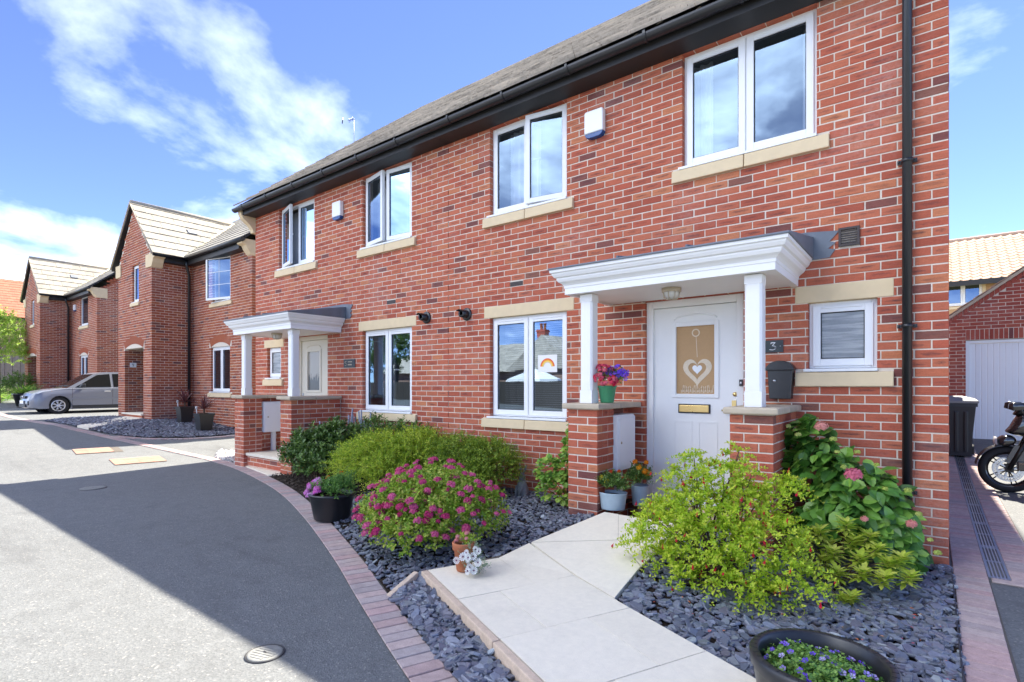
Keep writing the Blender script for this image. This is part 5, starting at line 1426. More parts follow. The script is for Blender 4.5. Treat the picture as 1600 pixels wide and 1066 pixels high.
t = thing('number_sign', 'small white number sign on the brick wall inside the arched entrance', 'number sign', (-19.98, 6.09, 2.09))
m = MB(); m.box(-19.999, -19.985, 6.005, 6.18, 2.02, 2.16); m.build('plate', M['ink'], t)
m = MB()
pp = [(6.085, 2.04), (6.112, 2.08)] + [(6.088 + .022 * math.cos(a), 2.108 + .022 * math.sin(a)) for a in np.linspace(0, 2 * math.pi, 12)]
for p, q in zip(pp, pp[1:]): m.tube([(-19.983, p[0], p[1]), (-19.983, q[0], q[1])], .006, 5)
m.build('numeral', M['plaque'], t, 'stuff')

# ------------------------------------------------------------------ garage and house up the side drive
G = thing('brick_garage', 'brick garage with a gabled front and white ribbed door up the side drive', 'garage', (2.5, 15, .31))
BG = Bricks(M['brick_garage'], 300, 'gar')
gx0, gx1, gy = -0.12, 5.6, 15.0
gd = (.60, 3.0, .25, 2.40); rise = .765
apx = (gx0 + gx1) / 2; eave = 2.60
gc = wall_core(G, 'S', gy, gx0, gx1, .2, eave, [gd], top=[(gx0 + .006, eave), (gx1 - .006, eave), (apx, eave + rise * (apx - gx0))])
BG.course(gc, 'S', gy, gx0, gx1, .25, 5.0, [gd, (gd[0], gd[1], 2.40, 2.635)], anchor=gx0, zgrid=.31 - .075, clip=lambda a, z: z < eave + rise * (min(a - gx0, gx1 - a)) - .13)
for i in range(int((gd[1] - gd[0]) / .075)):
    x = gd[0] + .075 * i + .0375
    BG.c.append(((x, gy, 2.52), .065, .215, 'S', gc, False, .1025))
m = MB()
for s in (1, -1):                         # bricks laid along the verge
    n = 34
    for i in range(n):
        t0 = (i + .06) / n; t1 = (i + .94) / n
        hw_ = apx - gx0
        q = []
        for (t, d) in ((t0, .075), (t1, .075), (t1, .175), (t0, .175)):
            x = gx0 + hw_ * t; q.append((x if s > 0 else gx0 + gx1 - x, eave + rise * hw_ * t - d))
        m.prism(q, 'y', gy - .02, gy + .08)
m.build('verge_bricks', M['brick_garage'], G, 'stuff')
wall_core(G, 'W', gx0, gy + .22, 21, .2, eave); wall_core(G, 'E', gx1, gy + .22, 21, .2, eave)
m = MB(); g_top = [(gx0 - .18, eave - .14), (apx, eave + rise * (apx - gx0)), (gx1 + .18, eave - .14)]
m.prism([g_top[0], g_top[1], g_top[2], (g_top[2][0], g_top[2][1] - .06), (g_top[1][0], g_top[1][1] - .07), (g_top[0][0], g_top[0][1] - .06)], 'y', gy - .06, 21.2)
gr = m.build('roof', M['cap'], G)
sg = math.hypot(1, rise)
tiled(gr, (gx0 - .2, gy - .07, eave - .15), (0, 1, 0), (1 / sg, 0, rise / sg), 6.2, 3.0 * sg, M['pantile'], limit=0)
tiled(gr, (gx1 + .2, gy - .07, eave - .15), (0, 1, 0), (-1 / sg, 0, rise / sg), 6.2, 3.0 * sg, M['pantile'], limit=0)
m = MB(); ring(m, gd[0], gd[1], .25, gd[3] - .005, .06, gy + .03, gy + .09); m.build('door_frame', M['upvc'], G)
m = MB(); n = 24; w = (gd[1] - gd[0] - .12) / n
for i in range(n):
    x = gd[0] + .06 + i * w
    m.add([(x, gy + .071, .27), (x + .012, gy + .065, .27), (x + w - .012, gy + .065, .27), (x + w, gy + .071, .27), (x, gy + .071, 2.33), (x + .012, gy + .065, 2.33), (x + w - .012, gy + .065, 2.33), (x + w, gy + .071, 2.33)], [(0, 1, 5, 4), (1, 2, 6, 5), (2, 3, 7, 6)])
m.build('garage_door', plain('white_garage_door', (0.84, 0.84, 0.84), 0.4, var=.02), G)
BG.finish()

HB = thing('brick_house', 'house with pale terracotta roof and buff brick wall behind the garage', 'house', (4, 28, 0))
m = MB(); w_ = [(.45, 1.62, 4.66, 5.52)]
bw = wall_core(HB, 'S', 28.0, -3, 12, 0, 5.55, w_, mats=M['render']); wall_core(HB, 'W', -3, 28.22, 36, 0, 5.55, mats=M['render'])
window(HB, *w_[0], 28.0)
ring(m, w_[0][0] - .1, w_[0][1] + .1, 4.50, 5.55, .1, 27.985, 28.05); m.build('window_surround', M['stone'], HB)
m = MB(); m.prism([(27.6, 5.5), (32, 8.06), (36.4, 5.5), (36.4, 5.42), (32, 7.98), (27.6, 5.42)], 'x', -3.2, 12.2); rb = m.build('roof', M['fascia'], HB)
m = MB(); m.box(-3.1, 12.1, 27.55, 27.62, 5.36, 5.56); m.build('fascia', M['fascia'], HB)
def pan_roof(roof, O, U, Vd, width, length, mat, clipn=300):
    """rows of rolled pantiles: each tile a curved strip"""
    pr = [(0, .0), (.10, .0), (.18, .02), (.24, .055), (.30, .02), (.32, .0)]
    tv = [(x - .15, 0, z + .02) for x, z in pr] + [(x - .15, .36, z) for x, z in pr] + [(x - .15, 0, z - .0) for x, z in pr]
    tf = [(i, i + 1, 7 + i, 6 + i) for i in range(5)] + [(12 + i, 13 + i, i + 1, i) for i in range(5)]
    O, U, Vd = Vector(O), Vector(U), Vector(Vd); N = U.cross(Vd)
    P = [O + U * (c * .30 + .15) + Vd * (r * .32) for r in range(int(length / .32)) for c in range(int(width / .30))]
    pr_ = [(project(p) or (-999, 0, 0)) for p in P]
    sc = [i for i, q in enumerate(pr_) if 1470 < q[0] < 1610 and 320 < q[1] < 460]
    ss = set(sc[:clipn])
    me = np_mesh('roof_tile', tv, tf, mat, smooth=False); base = Matrix((U, Vd, N)).transposed().to_4x4()
    for i in ss:
        o = link('roof_tile', me, roof); o.matrix_basis = Matrix.Translation(P[i]) @ base
    R = [p for i, p in enumerate(P) if i not in ss]; n = len(R)
    V, F = scatter(tv, tf, R, np.tile(np.array(U), (n, 1)), np.tile(np.array(N), (n, 1)), np.ones(n))
    link('tile_courses', np_mesh('tile_courses', V, F, mat, np.repeat(rng.random(n), 18)), roof, 'stuff')
sb = math.hypot(4.4, 2.56)
pan_roof(rb, (-3.2, 27.58, 5.53), (1, 0, 0), (0, 4.4 / sb, 2.56 / sb), 15.3, sb, M['pantile'])
m = MB(); m.tube([(-3.2, 32, 8.06), (12.2, 32, 8.06)], .11, 8); m.build('ridge_tile', M['pantile'], rb)

# ------------------------------------------------------------------ far left: house, fence, shed, tree, planter
HF = thing('brick_house', 'far left house with red tiled roof and plain brown side wall', 'house', (-54, 9, .7))
m = MB(); m.box(-58, -52, 1, 17, .6, 6.4); m.build('wall', M['pinkwall'], HF)
m = MB(); m.prism([(-51.6, 6.3), (-55.5, 9.5), (-59.4, 6.3), (-59.4, 6.2), (-55.5, 9.4), (-51.6, 6.2)], 'y', .8, 17.2); rf_ = m.build('roof', M['redtile'], HF)
m = MB(); m.box(-51.75, -51.6, .8, 17.2, 6.12, 6.3); m.build('gutter', M['black'], HF)
sf = math.hypot(3.9, 3.2)
tiled(rf_, (-51.58, .8, 6.3), (0, 1, 0), (-3.9 / sf, 0, 3.2 / sf), 16.4, sf, M['redtile'], limit=0)
FN = thing('board_fence', 'grey vertical board fence at the far left behind the tree', 'fence', (-44, 6, 1.2))
fx0, fx1, fy0, fy1 = -46, -40.5, 2.5, 9.5
for i in range(46):
    t_0 = i / 46; x = fx0 + (fx1 - fx0) * t_0; y = fy0 + (fy1 - fy0) * t_0
    R = Matrix.Translation((x, y, 0)) @ Matrix.Rotation(math.atan2(fy1 - fy0, fx1 - fx0), 4, 'Z')
    m = MB(); m.box(0, .18, -.012 + .02 * (i % 2), .012 + .02 * (i % 2), 1.25, 3.2 + float(rng.normal(0, .01)), 0, R); m.build('board', M['wood'], FN)
m = MB(); R = Matrix.Translation((fx0, fy0, 0)) @ Matrix.Rotation(math.atan2(fy1 - fy0, fx1 - fx0), 4, 'Z'); [m.box(0, 8.9, .03, .08, z, z + .1, 0, R) for z in (1.5, 2.2, 2.9)]; m.build('rail', M['wood'], FN, 'stuff')
LW = thing('low_brick_wall', 'low brick retaining wall under the far left fence', 'wall', (-43, 5.5, .6))
m = MB(); R = Matrix.Translation((fx0 + .3, fy0 - .3, 0)) @ Matrix.Rotation(math.atan2(fy1 - fy0, fx1 - fx0), 4, 'Z'); m.box(-1, 9.6, -.1, .6, .5, 1.32, 0, R); m.build('wall_body', M['pinkwall'], LW)
SH = thing('flat_roof_shed', 'low flat roofed shed with a white edge above the far left fence', 'shed', (-47, 10, .7))
m = MB(); m.box(-50, -44, 8.6, 13, .7, 3.3); m.build('wall', M['darkwood'], SH)
m = MB(); m.box(-50.1, -43.9, 8.5, 13.1, 3.301, 3.55); m.build('roof_edge', M['upvc'], SH)

# leaf templates ---------------------------------------------------------------
def leaf_tpl(ts, ws, fold=.18, curl=.12):
    """leaf along +x of unit length: rows at ts with half widths ws"""
    v = [(0, 0, 0)]; f = []; prev = None
    for t, w in zip(ts, ws):
        b = len(v); zc = -curl * t * t
        v += [(t, -w, zc + fold * w), (t, 0, zc), (t, w, zc + fold * w)]
        if prev is None: f += [(0, b, b + 1), (0, b + 1, b + 2)]
        else: f += [(prev, b, b + 1), (prev, b + 1, prev + 1), (prev + 1, b + 1, b + 2), (prev + 1, b + 2, prev + 2)]
        prev = b
    v.append((1, 0, -curl)); e = len(v) - 1
    f += [(prev, e, prev + 1), (prev + 1, e, prev + 2)]
    return np.array(v), np.array(f)
T_SMALL = (np.array([(0, 0, 0), (.45, -.26, .08), (1, 0, -.1), (.45, .26, .08)]), np.array([(0, 1, 2), (0, 2, 3)]))
T_NARROW = (np.array([(0, 0, 0), (.5, -.15, .05), (1, 0, -.06), (.5, .15, .05)]), np.array([(0, 1, 2), (0, 2, 3)]))
T_MED = leaf_tpl([.35, .7], [.26, .2], .2, .15)
T_BIG = leaf_tpl([.18, .45, .75], [.27, .36, .24], .22, .22)
T_ROUND = leaf_tpl([.2, .5, .8], [.34, .45, .32], .15, .15)
T_STRAP = leaf_tpl([.25, .6], [.035, .03], .3, .55)
T_LANCE = leaf_tpl([.3, .65], [.12, .13], .25, .25)
T_BLADE = leaf_tpl([.35, .7], [.022, .018], .2, .75)

def unit(n):
    v = rng.normal(0, 1, (n, 3)); return v / np.linalg.norm(v, axis=1, keepdims=True)
def foliage(parent, mat, tpl, P, D, N, S, seeds, name='foliage', singles=0, part='leaf', score=None):
    k = len(tpl[0])
    ones = []
    if singles:
        sc = np.array([(S[i] if np.ndim(S[i]) == 0 else S[i][0]) * ((project(P[i]) or (0, 0, 0))[2]) for i in range(len(P))])
        if score is not None: sc = sc * score
        ones = list(np.argsort(-sc)[:singles]); me = np_mesh(part, tpl[0], tpl[1], mat)
        for i in ones:
            x = Vector(D[i]).normalized(); z = Vector(N[i]); y = z.cross(x).normalized(); z = x.cross(y)
            o = link(part, me, parent); s = S[i]; s = (s, s, s) if np.ndim(s) == 0 else tuple(s)
            lm = Matrix.Translation(P[i]) @ Matrix((x, y, z)).transposed().to_4x4() @ Matrix.Diagonal((*s, 1))
            o.matrix_basis = lm
    keep = np.ones(len(P), bool); keep[ones] = False
    if keep.any():
        V, F = scatter(tpl[0], tpl[1], P[keep], D[keep], N[keep], np.asarray(S)[keep])
        link(name, np_mesh(name, V, F, mat, np.repeat(np.asarray(seeds)[keep], k)), parent, 'stuff')

def crown_points(blobs, n, shell=.55, low=-.35):
    """points through the outer part of several ellipsoids, with outward directions"""
    vol = np.array([b[1][0] * b[1][1] * b[1][2] for b in blobs]) ** .67; pick = rng.choice(len(blobs), n, p=vol / vol.sum())
    d = unit(n); d[:, 2] = np.where(d[:, 2] < low, -d[:, 2], d[:, 2])
    r = shell + (1 - shell) * rng.random(n) ** .6
    C = np.array([b[0] for b in blobs])[pick]; R = np.array([b[1] for b in blobs])[pick]
    return C + d * R * r[:, None], d, r
def twigs(blobs, n, length, per, leaf, mat, tpl, parent, up=.5, shell=.35, droop=.15, spread=.7, tipseed=.6, low=-.3, name='foliage', jag=.25, stems=True):
    """leafy shoots growing outward: leaves alternate along each shoot, younger and paler to the tip"""
    P0, d, r = crown_points(blobs, n, shell, low)
    dr = d + np.array([0, 0, up]) + rng.normal(0, jag, (n, 3)); dr /= np.linalg.norm(dr, axis=1, keepdims=True)
    ln = length * rng.uniform(.6, 1.25, n)
    t = (np.arange(per) + .5) / per
    P = P0[:, None] + dr[:, None] * (ln[:, None] * t)[..., None]; P[..., 2] -= droop * (ln[:, None] * t * t)
    side = np.cross(dr, unit(n)); side /= np.linalg.norm(side, axis=1, keepdims=True); s2 = np.cross(dr, side)
    ph = np.arange(per) * 2.4
    sd = side[:, None] * np.cos(ph)[None, :, None] + s2[:, None] * np.sin(ph)[None, :, None]
    D = dr[:, None] * (1 - spread * .5) + sd * spread + rng.normal(0, .15, P.shape); D[..., 2] += .1
    N = np.array([0, 0, 1.]) + .6 * dr[:, None] + rng.normal(0, .35, P.shape)
    S = leaf * rng.uniform(.7, 1.25, (n, per)) * (1.1 - .45 * t)[None]
    sdv = np.clip(rng.normal(.28, .16, (n, per)) + tipseed * (t ** 2)[None] * (.4 + .6 * rng.random(n))[:, None], 0, .999)
    foliage(parent, mat, tpl, P.reshape(-1, 3), D.reshape(-1, 3), N.reshape(-1, 3), S.reshape(-1), sdv.reshape(-1), name)
    return P0, dr, ln
def stems(parent, base, ends, r=.008, mat='stem', name='branches', spread=.06):
    m = MB(); base = Vector(base)
    for e in ends:
        e = Vector(e); b = base + Vector((float(rng.normal(0, spread)), float(rng.normal(0, spread)), 0))
        mid = b.lerp(e, .5) + Vector((float(rng.normal(0, .03)), float(rng.normal(0, .03)), .04))
        m.tube([b, mid, e], [r, r * .75, r * .35], 5, caps=False)
    return m.build(name, M[mat], parent, 'stuff')
def puff(n, flat=.55, size=.42):
    """flower head: a low dome under many small upright petals, unit radius"""
    r = np.random.default_rng(n); k = np.arange(n) + .5
    ph = np.arccos(1 - k / n * .98); th = k * 2.39996 + r.normal(0, .2, n)
    d = np.stack([np.sin(ph) * np.cos(th), np.sin(ph) * np.sin(th), np.cos(ph)], 1)
    X = np.cross(d, r.normal(0, 1, (n, 3)))
    V, F = scatter([(-.5, -.5, 0), (.5, -.35, .16), (.45, .5, 0), (-.4, .45, .16)], [(0, 1, 2), (0, 2, 3)], d * np.array([.84, .84, flat]) * r.uniform(.86, 1.06, (n, 1)), X, d + r.normal(0, .25, (n, 3)), np.full(n, size) * r.uniform(.75, 1.2, n))
    m = 7; dome = [(0, 0, flat * .8)] + [(.75 * math.cos(2 * math.pi * i / m), .75 * math.sin(2 * math.pi * i / m), flat * .25) for i in range(m)] + [(0, 0, -.15)]
    df = [(0, 1 + i, 1 + (i + 1) % m) for i in range(m)] + [(m + 1, 1 + (i + 1) % m, 1 + i) for i in range(m)]
    return np.vstack([V, dome]), np.vstack([F, np.array(df) + len(V)])
PUFF24, PUFF40 = puff(24, .55, .40), puff(44, .5, .30)
def daisy(n=11, cup=.12, w=.2):
    v, f = [], []
    for k in range(n):
        a = 2 * math.pi * k / n; b = len(v)
        for (r, s, z) in ((.16, -.5, .02), (.85, -w * 5, cup), (1, 0, cup * 1.1), (.85, w * 5, cup), (.16, .5, .02)):
            th = a + s * .22 * (1 if r > .5 else 1); v.append((r * math.cos(th), r * math.sin(th), z))
        f += [(b, b + 1, b + 2), (b, b + 2, b + 3), (b, b + 3, b + 4)]
    return np.array(v), np.array(f)
DAISY, BELL = daisy(12, .05, .19), daisy(5, .42, .46)
def flowers(parent, tpl, mat, P, N, S, name='flower', eye=None):
    me = np_mesh(name, tpl[0], tpl[1], mat)
    for p, nn, s in zip(P, N, S):
        z = Vector(nn).normalized(); x = z.cross(Vector((.3, .8, .5))).normalized(); y = z.cross(x)
        B4 = Matrix.Translation(p) @ Matrix((x, y, z)).transposed().to_4x4() @ Matrix.Rotation(float(rng.uniform(0, 6.28)), 4, 'Z') @ Matrix.Scale(float(s), 4)
        o = link(name, me, parent); o.matrix_basis = B4
        if eye is not None:
            if 'eye' not in PT_ME: 
                mm = MB(); mm.lathe([(.2, .0), (.19, .07), (.1, .11), (0, .12)], (0, 0, 0), 8); q = mm.build('flower_eye', eye, None); PT_ME['eye'] = q.data; bpy.data.objects.remove(q)
            e = link('flower_eye', PT_ME['eye'], o)
PT_ME = {}

T_ = thing('young_tree', 'young tree with bright sunlit leaves at the left edge', 'tree', (-33.6, 5.0, .6))
m = MB(); m.tube([(-33.6, 5.0, .5), (-33.6, 5.0, 2.2), (-33.5, 5.0, 3.6)], [.07, .055, .03], 8); m.build('trunk', M['bark'], T_)
tb = [((-33.6, 5.0, 3.3), (1.0, 1.0, 1.5)), ((-33.2, 5.3, 2.6), (.8, .8, .9)), ((-33.9, 4.7, 4.0), (.7, .7, .9))]
twigs(tb, 700, .4, 9, .13, L['tree'], T_SMALL, T_, name='crown', shell=.3)

def pot(parent, prof, c, mat, seg=32, sx=1.0, sy=1.0, rot=0.0, name='pot'):
    m = MB(); m.lathe(prof, c, seg, sx=sx, sy=sy, rot=rot); return m.build(name, mat, parent)
def soil(parent, c, r, z, sx=1.0, sy=1.0, rot=0.0):
    m = MB(); m.lathe([(0, z + .015), (r * .6, z + .012), (r, z)], c, 24, sx=sx, sy=sy, rot=rot); return m.build('soil', M['soil'], parent)

def grass_clump(parent, c, n, ln, mat, up=1.2, name='foliage', tpl=T_BLADE, rad=.06):
    d = unit(n); d[:, 2] = np.abs(d[:, 2]) + up; P = np.array(c) + np.column_stack([rng.normal(0, rad, (n, 2)), np.zeros(n)])
    N = np.column_stack([-d[:, 0] * .3, -d[:, 1] * .3, np.full(n, 1.)]) ; N = np.column_stack([-d[:, 0], -d[:, 1], (d[:, 0] ** 2 + d[:, 1] ** 2) / np.maximum(d[:, 2], .1)])
    foliage(parent, mat, tpl, P, d, -N * -1, ln * rng.uniform(.6, 1.15, n), rng.random(n), name)
t = thing('planter', 'black planter with arching grass beyond the nose of the silver car', 'planter', (-28.6, 5.0, .58))
pot(t, [(0, .02), (.24, .02), (.36, .55), (.38, .55), (.38, .50)], (-28.6, 5.0, .58), M['black']); soil(t, (-28.6, 5.0, .58), .35, .48)
grass_clump(t, (-28.6, 5.0, 1.05), 320, .55, L['climb'], .9, rad=.12)
for k, (cx, cy, lb) in enumerate(((-30.5, 6.3, 'dark bushy shrub beside the entrance of the house behind the car'),)):
    t = thing('shrub', lb, 'shrub', (cx, cy, .6)); twigs([((cx - .9, cy - 1.0, 1.2), (.6, .6, .7))], 250, .25, 7, .1, L['bramble'], T_SMALL, t)
t = thing('grass_bed', 'yellow green grasses along the low wall at the far left', 'plants', (-36, 5, .6))
for q in ((-37.0, 5.0), (-35.2, 4.6), (-38.6, 5.3), (-34.2, 4.9)): grass_clump(t, (q[0], q[1], .62), 160, 1.0, L['climb'], .8, rad=.2)

# two square pots with strap-leaved plants by the left house
for (cx, cy, z0, s, lb) in ((-16.72, 6.35, .385, 1.0, 'square black pot with maroon cordyline beside the black downpipe'), (-14.98, 6.15, .255, 1.0, 'square black pot with maroon cordyline below the lower window, nearest the porch')):
    t = thing('potted_cordyline', lb, 'potted plant', (cx, cy, z0), 'black square pots with cordylines')
    m = MB(); a, b, h = .135 * s, .19 * s, .46 * s
    q = lambda r, z: [(cx - r, cy - r, z0 + z), (cx + r, cy - r, z0 + z), (cx + r, cy + r, z0 + z), (cx - r, cy + r, z0 + z)]
    rr = [q(a, 0), q(b - .015, h - .06), q(b, h - .06), q(b + .005, h), q(b - .025, h), q(b - .04, h - .05)]
    for u, v in zip(rr, rr[1:]):
        for i in range(4): j = (i + 1) % 4; m.poly([u[i], u[j], v[j], v[i]])
    m.poly(rr[0]); m.build('pot', M['black'], t); m = MB(); m.poly(q(b - .04, h - .05)); m.build('soil', M['soil'], t)
    m = MB(); m.tube([(cx, cy, z0 + h - .05), (cx, cy, z0 + h + .12)], .022, 7); m.build('stem', M['stem'], t)
    n = 60; d = unit(n); d[:, 2] = np.abs(d[:, 2]) * 1.3 + .35
    foliage(t, L['maroon'], leaf_tpl([.25, .6], [.028, .026], .3, .35), np.tile([cx, cy, z0 + h + .1], (n, 1)), d, np.column_stack([-d[:, 0], -d[:, 1], np.full(n, .6)]), .5 * rng.uniform(.7, 1.1, n), rng.random(n), 'foliage')
    m = MB(); m.tube([(cx - .13, cy - .12, z0 + h - .05), (cx - .14, cy - .13, z0 + h + .13)], .012, 6); m.lathe([(0, .0), (.03, .0), (.03, .05), (.02, .07), (0, .07)], (cx - .14, cy - .13, z0 + h + .11), 10); m.build('plant_marker', M['upvc'], t)

# ------------------------------------------------------------------ wheelie bin
t = thing('wheelie_bin', 'dark grey wheelie bin with sunlit lid in front of the garage', 'bin', (.36, 12.6, .17))
bx, by, bz = .365, 12.6, gz(.36, 12.6)
m = MB(); q = lambda w, d, z, oy=0: [(bx - w, by - d + oy, bz + z), (bx + w, by - d + oy, bz + z), (bx + w, by + d + oy, bz + z), (bx - w, by + d + oy, bz + z)]
rr = [q(.21, .25, .03), q(.225, .27, .45), q(.262, .32, .90), q(.285, .345, .90), q(.285, .345, .96)]
m.poly(rr[0])
for u, v in zip(rr, rr[1:]):
    for i in range(4): j = (i + 1) % 4; m.poly([u[i], u[j], v[j], v[i]])
for x in (-.13, 0, .13): m.add([(bx + x - .03, by - .262, bz + .1), (bx + x + .03, by - .262, bz + .1), (bx + x + .03, by - .325, bz + .82), (bx + x - .03, by - .325, bz + .82), (bx + x - .02, by - .27, bz + .1), (bx + x + .02, by - .27, bz + .1), (bx + x + .02, by - .335, bz + .80), (bx + x - .02, by - .335, bz + .80)], [(4, 5, 6, 7), (0, 1, 5, 4), (1, 2, 6, 5), (2, 3, 7, 6), (3, 0, 4, 7)])
m.build('body', M['binplastic'], t, bevel=.012)
m = MB(); m.add(q(.30, .37, .962) + q(.30, .37, 1.0) + q(.25, .30, 1.045), [(0, 1, 5, 4), (1, 2, 6, 5), (2, 3, 7, 6), (3, 0, 4, 7), (4, 5, 9, 8), (5, 6, 10, 9), (6, 7, 11, 10), (7, 4, 8, 11), (8, 9, 10, 11)])
for k in range(3): m.add(q(.22 - .05 * k, .26 - .06 * k, 1.046 + .012 * k) + q(.20 - .05 * k, .24 - .06 * k, 1.06 + .012 * k), [(0, 1, 5, 4), (1, 2, 6, 5), (2, 3, 7, 6), (3, 0, 4, 7), (4, 5, 6, 7)])
m.build('lid', plain('sunlit_bin_lid', (.20, .20, .20), .5), t, bevel=.008)  # lid coloured lighter than the body to paint in the sun on it
for s in (-1, 1):
    m = MB(); m.lathe([(0, -.025), (.09, -.025), (.1, -.01), (.1, .01), (.09, .025), (0, .025)], (bx + s * .24, by + .24, bz + .1), 18, axis='x'); m.build('wheel', M['tyre'], t)
m = MB(); m.tube([(bx - .22, by + .40, bz + .97), (bx + .22, by + .40, bz + .97)], .016, 8); m.build('handle', M['binplastic'], t)

# ------------------------------------------------------------------ motorbike (facing -x)
BK = thing('motorbike', 'black sports motorbike with gold fork and drilled brake discs parked at the right edge', 'motorbike', (1.5, 9.5, .05))
bY = 9.5; bZ = gz(1.0, 9.5)
def wheel(xc, r, w, nm):
    zc = bZ + r; m = MB()
    prof = [(r - .075, -w * .42), (r - .05, -w * .5), (r - .02, -w * .42), (r, -w * .12), (r, w * .12), (r - .02, w * .42), (r - .05, w * .5), (r - .075, w * .42)]
    m.lathe(prof + [prof[0]], (xc, bY, zc), 48, axis='y'); wh = m.build(nm, M['tyre'], BK)
    m = MB(); pr = [(r - .075, -w * .4), (r - .105, -w * .28), (r - .105, w * .28), (r - .075, w * .4)]
    m.lathe(pr + [pr[0]], (xc, bY, zc), 48, axis='y', mi=0); m.lathe([(0, -.055), (.032, -.055), (.032, .055), (0, .055)], (xc, bY, zc), 16, axis='y')
    for k in range(10):
        a = 2 * math.pi * (k // 2) / 5 + (.13 if k % 2 else -.13); m.tube([(xc + .03 * math.cos(a), bY, zc + .03 * math.sin(a)), (xc + (r - .1) * math.cos(a), bY, zc + (r - .1) * math.sin(a))], .0085, 6)
    m.build('rim', M['bikepaint'], wh)
    for s in ((-1, 1) if nm == 'front_wheel' else (-1,)):
        m = MB(); y0 = bY + s * .062; R0, R1 = .10, .155; n = 30
        def P(r_, k, o=0): a = 2 * math.pi * (k + o) / n; return (xc + r_ * math.cos(a), y0, zc + r_ * math.sin(a))
        for k in range(n):
            m.poly([P(R0, k), P(R0, k + 1), P(R0 + .012, k + 1), P(R0 + .012, k)]); m.poly([P(R1 - .012, k), P(R1 - .012, k + 1), P(R1, k + 1), P(R1, k)])
            m.poly([P(R0 + .012, k), P(R0 + .012, k + .4), P(R1 - .012, k + .75), P(R1 - .012, k + .35)])
            if k % 5 == 0: m.poly([P(.035, k), P(.035, k + 1.4), P(R0, k + 2), P(R0, k + .8)])
        m.build('brake_disc', M['steel'], wh, 'stuff')
    return zc
zc = wheel(.80, .30, .12, 'front_wheel'); wheel(2.20, .31, .18, 'rear_wheel')
m = MB()
for s in (-1, 1):
    m.tube([(.80, bY + s * .095, bZ + .30), (.98, bY + s * .095, bZ + .72)], .028, 10); m.tube([(.98, bY + s * .095, bZ + .70), (1.12, bY + s * .095, bZ + 1.02)], .024, 10, mi=1)
    m.box(.77, .85, bY + s * .075 - .02, bY + s * .095 + .02, bZ + .27, bZ + .36)
m.build('fork', [M['gold'], M['bikepaint']], BK, 'stuff')
for s in (-1,):
    m = MB(); m.box(.88, .99, bY + s * .085 - .03, bY + s * .085 + .03, bZ + .30, bZ + .42, 0); m.build('brake_caliper', M['bikepaint'], BK, bevel=.012)
m = MB(); n = 14
for i in range(n):
    a0, a1 = math.radians(172 - i * 9.0), math.radians(172 - (i + 1) * 9.0)
    for (wa, wb, ra, rb_) in ((-.075, -.05, .318, .335), (-.05, .05, .335, .335), (.05, .075, .335, .318)):
        m.poly([(.80 + ra * math.cos(a0), bY + wa, zc + ra * math.sin(a0)), (.80 + ra * math.cos(a1), bY + wa, zc + ra * math.sin(a1)), (.80 + rb_ * math.cos(a1), bY + wb, zc + rb_ * math.sin(a1)), (.80 + rb_ * math.cos(a0), bY + wb, zc + rb_ * math.sin(a0))], 0, True)
m.prism([(.76, bZ + .40), (.95, bZ + .34), (1.0, bZ + .58), (.86, bZ + .63)], 'y', bY - .1, bY - .075)
m.build('mudguard', plain('grey_bike_paint', (.06, .06, .062), .25, **{'Coat Weight': .8}), BK)
def slab_sym(name, pts, hw_, mat, taper=.35, parent=BK):
    """side outline given thickness hw_ at its middle, narrowing to the outline"""
    m = MB(); c = np.mean(pts, 0); n = len(pts)
    lv = [(-hw_, 1 - taper), (-hw_ * .6, 1 - taper * .25), (0, 1), (hw_ * .6, 1 - taper * .25), (hw_, 1 - taper)]
    L_ = [[(c[0] + (p[0] - c[0]) * s, bY + y, bZ + c[1] + (p[1] - c[1]) * s) for p in pts] for y, s in lv]
    for a, b in zip(L_, L_[1:]):
        for i in range(n): j = (i + 1) % n; m.poly([a[i], a[j], b[j], b[i]])
    m.poly(L_[0]); m.poly(L_[-1]); m.sm = [True] * len(m.sm); o = m.build(name, mat, parent, weld=True)
    sb_ = o.modifiers.new('round', 'SUBSURF'); sb_.levels = 2; sb_.render_levels = 2
    return o
slab_sym('headlight', [(.655, .68), (.70, .60), (.80, .585), (.90, .64), (.88, .74), (.76, .77)], .12, M['bikepaint'])
m = MB(); m.lathe([(0, -.03), (.05, -.02), (.055, 0)], (.685, bY - .06, bZ + .665), 14, axis='x'); m.lathe([(0, -.03), (.05, -.02), (.055, 0)], (.685, bY + .06, bZ + .665), 14, axis='x'); m.build('lamp_glass', M['lens'], BK, 'stuff')
slab_sym('fairing', [(.72, .78), (.80, .82), (.86, 1.0), (.93, 1.06), (1.0, .98), (1.1, .9), (1.2, .78), (1.0, .70)], .15, M['bikepaint'])
slab_sym('side_panel', [(.90, .74), (1.15, .92), (1.65, .84), (1.5, .60), (1.3, .38), (1.05, .42), (.96, .56)], .19, M['bikepaint'])
slab_sym('screen', [(.80, .99), (.92, 1.13), (.99, 1.07), (.94, 1.0)], .11, M['carglass'])
slab_sym('fuel_tank', [(1.15, .82), (1.22, 1.0), (1.45, 1.02), (1.68, .86), (1.62, .78)], .15, M['bikepaint'])
slab_sym('seat', [(1.62, .84), (1.75, .88), (2.05, .96), (2.15, .94), (1.95, .82), (1.65, .78)], .12, M['tyre'])
slab_sym('tail', [(1.7, .80), (2.1, .93), (2.38, 1.0), (2.36, .93), (2.0, .78)], .11, M['bikepaint'])
slab_sym('engine', [(1.15, .30), (1.2, .62), (1.6, .62), (1.75, .42), (1.6, .25)], .17, M['binplastic'])
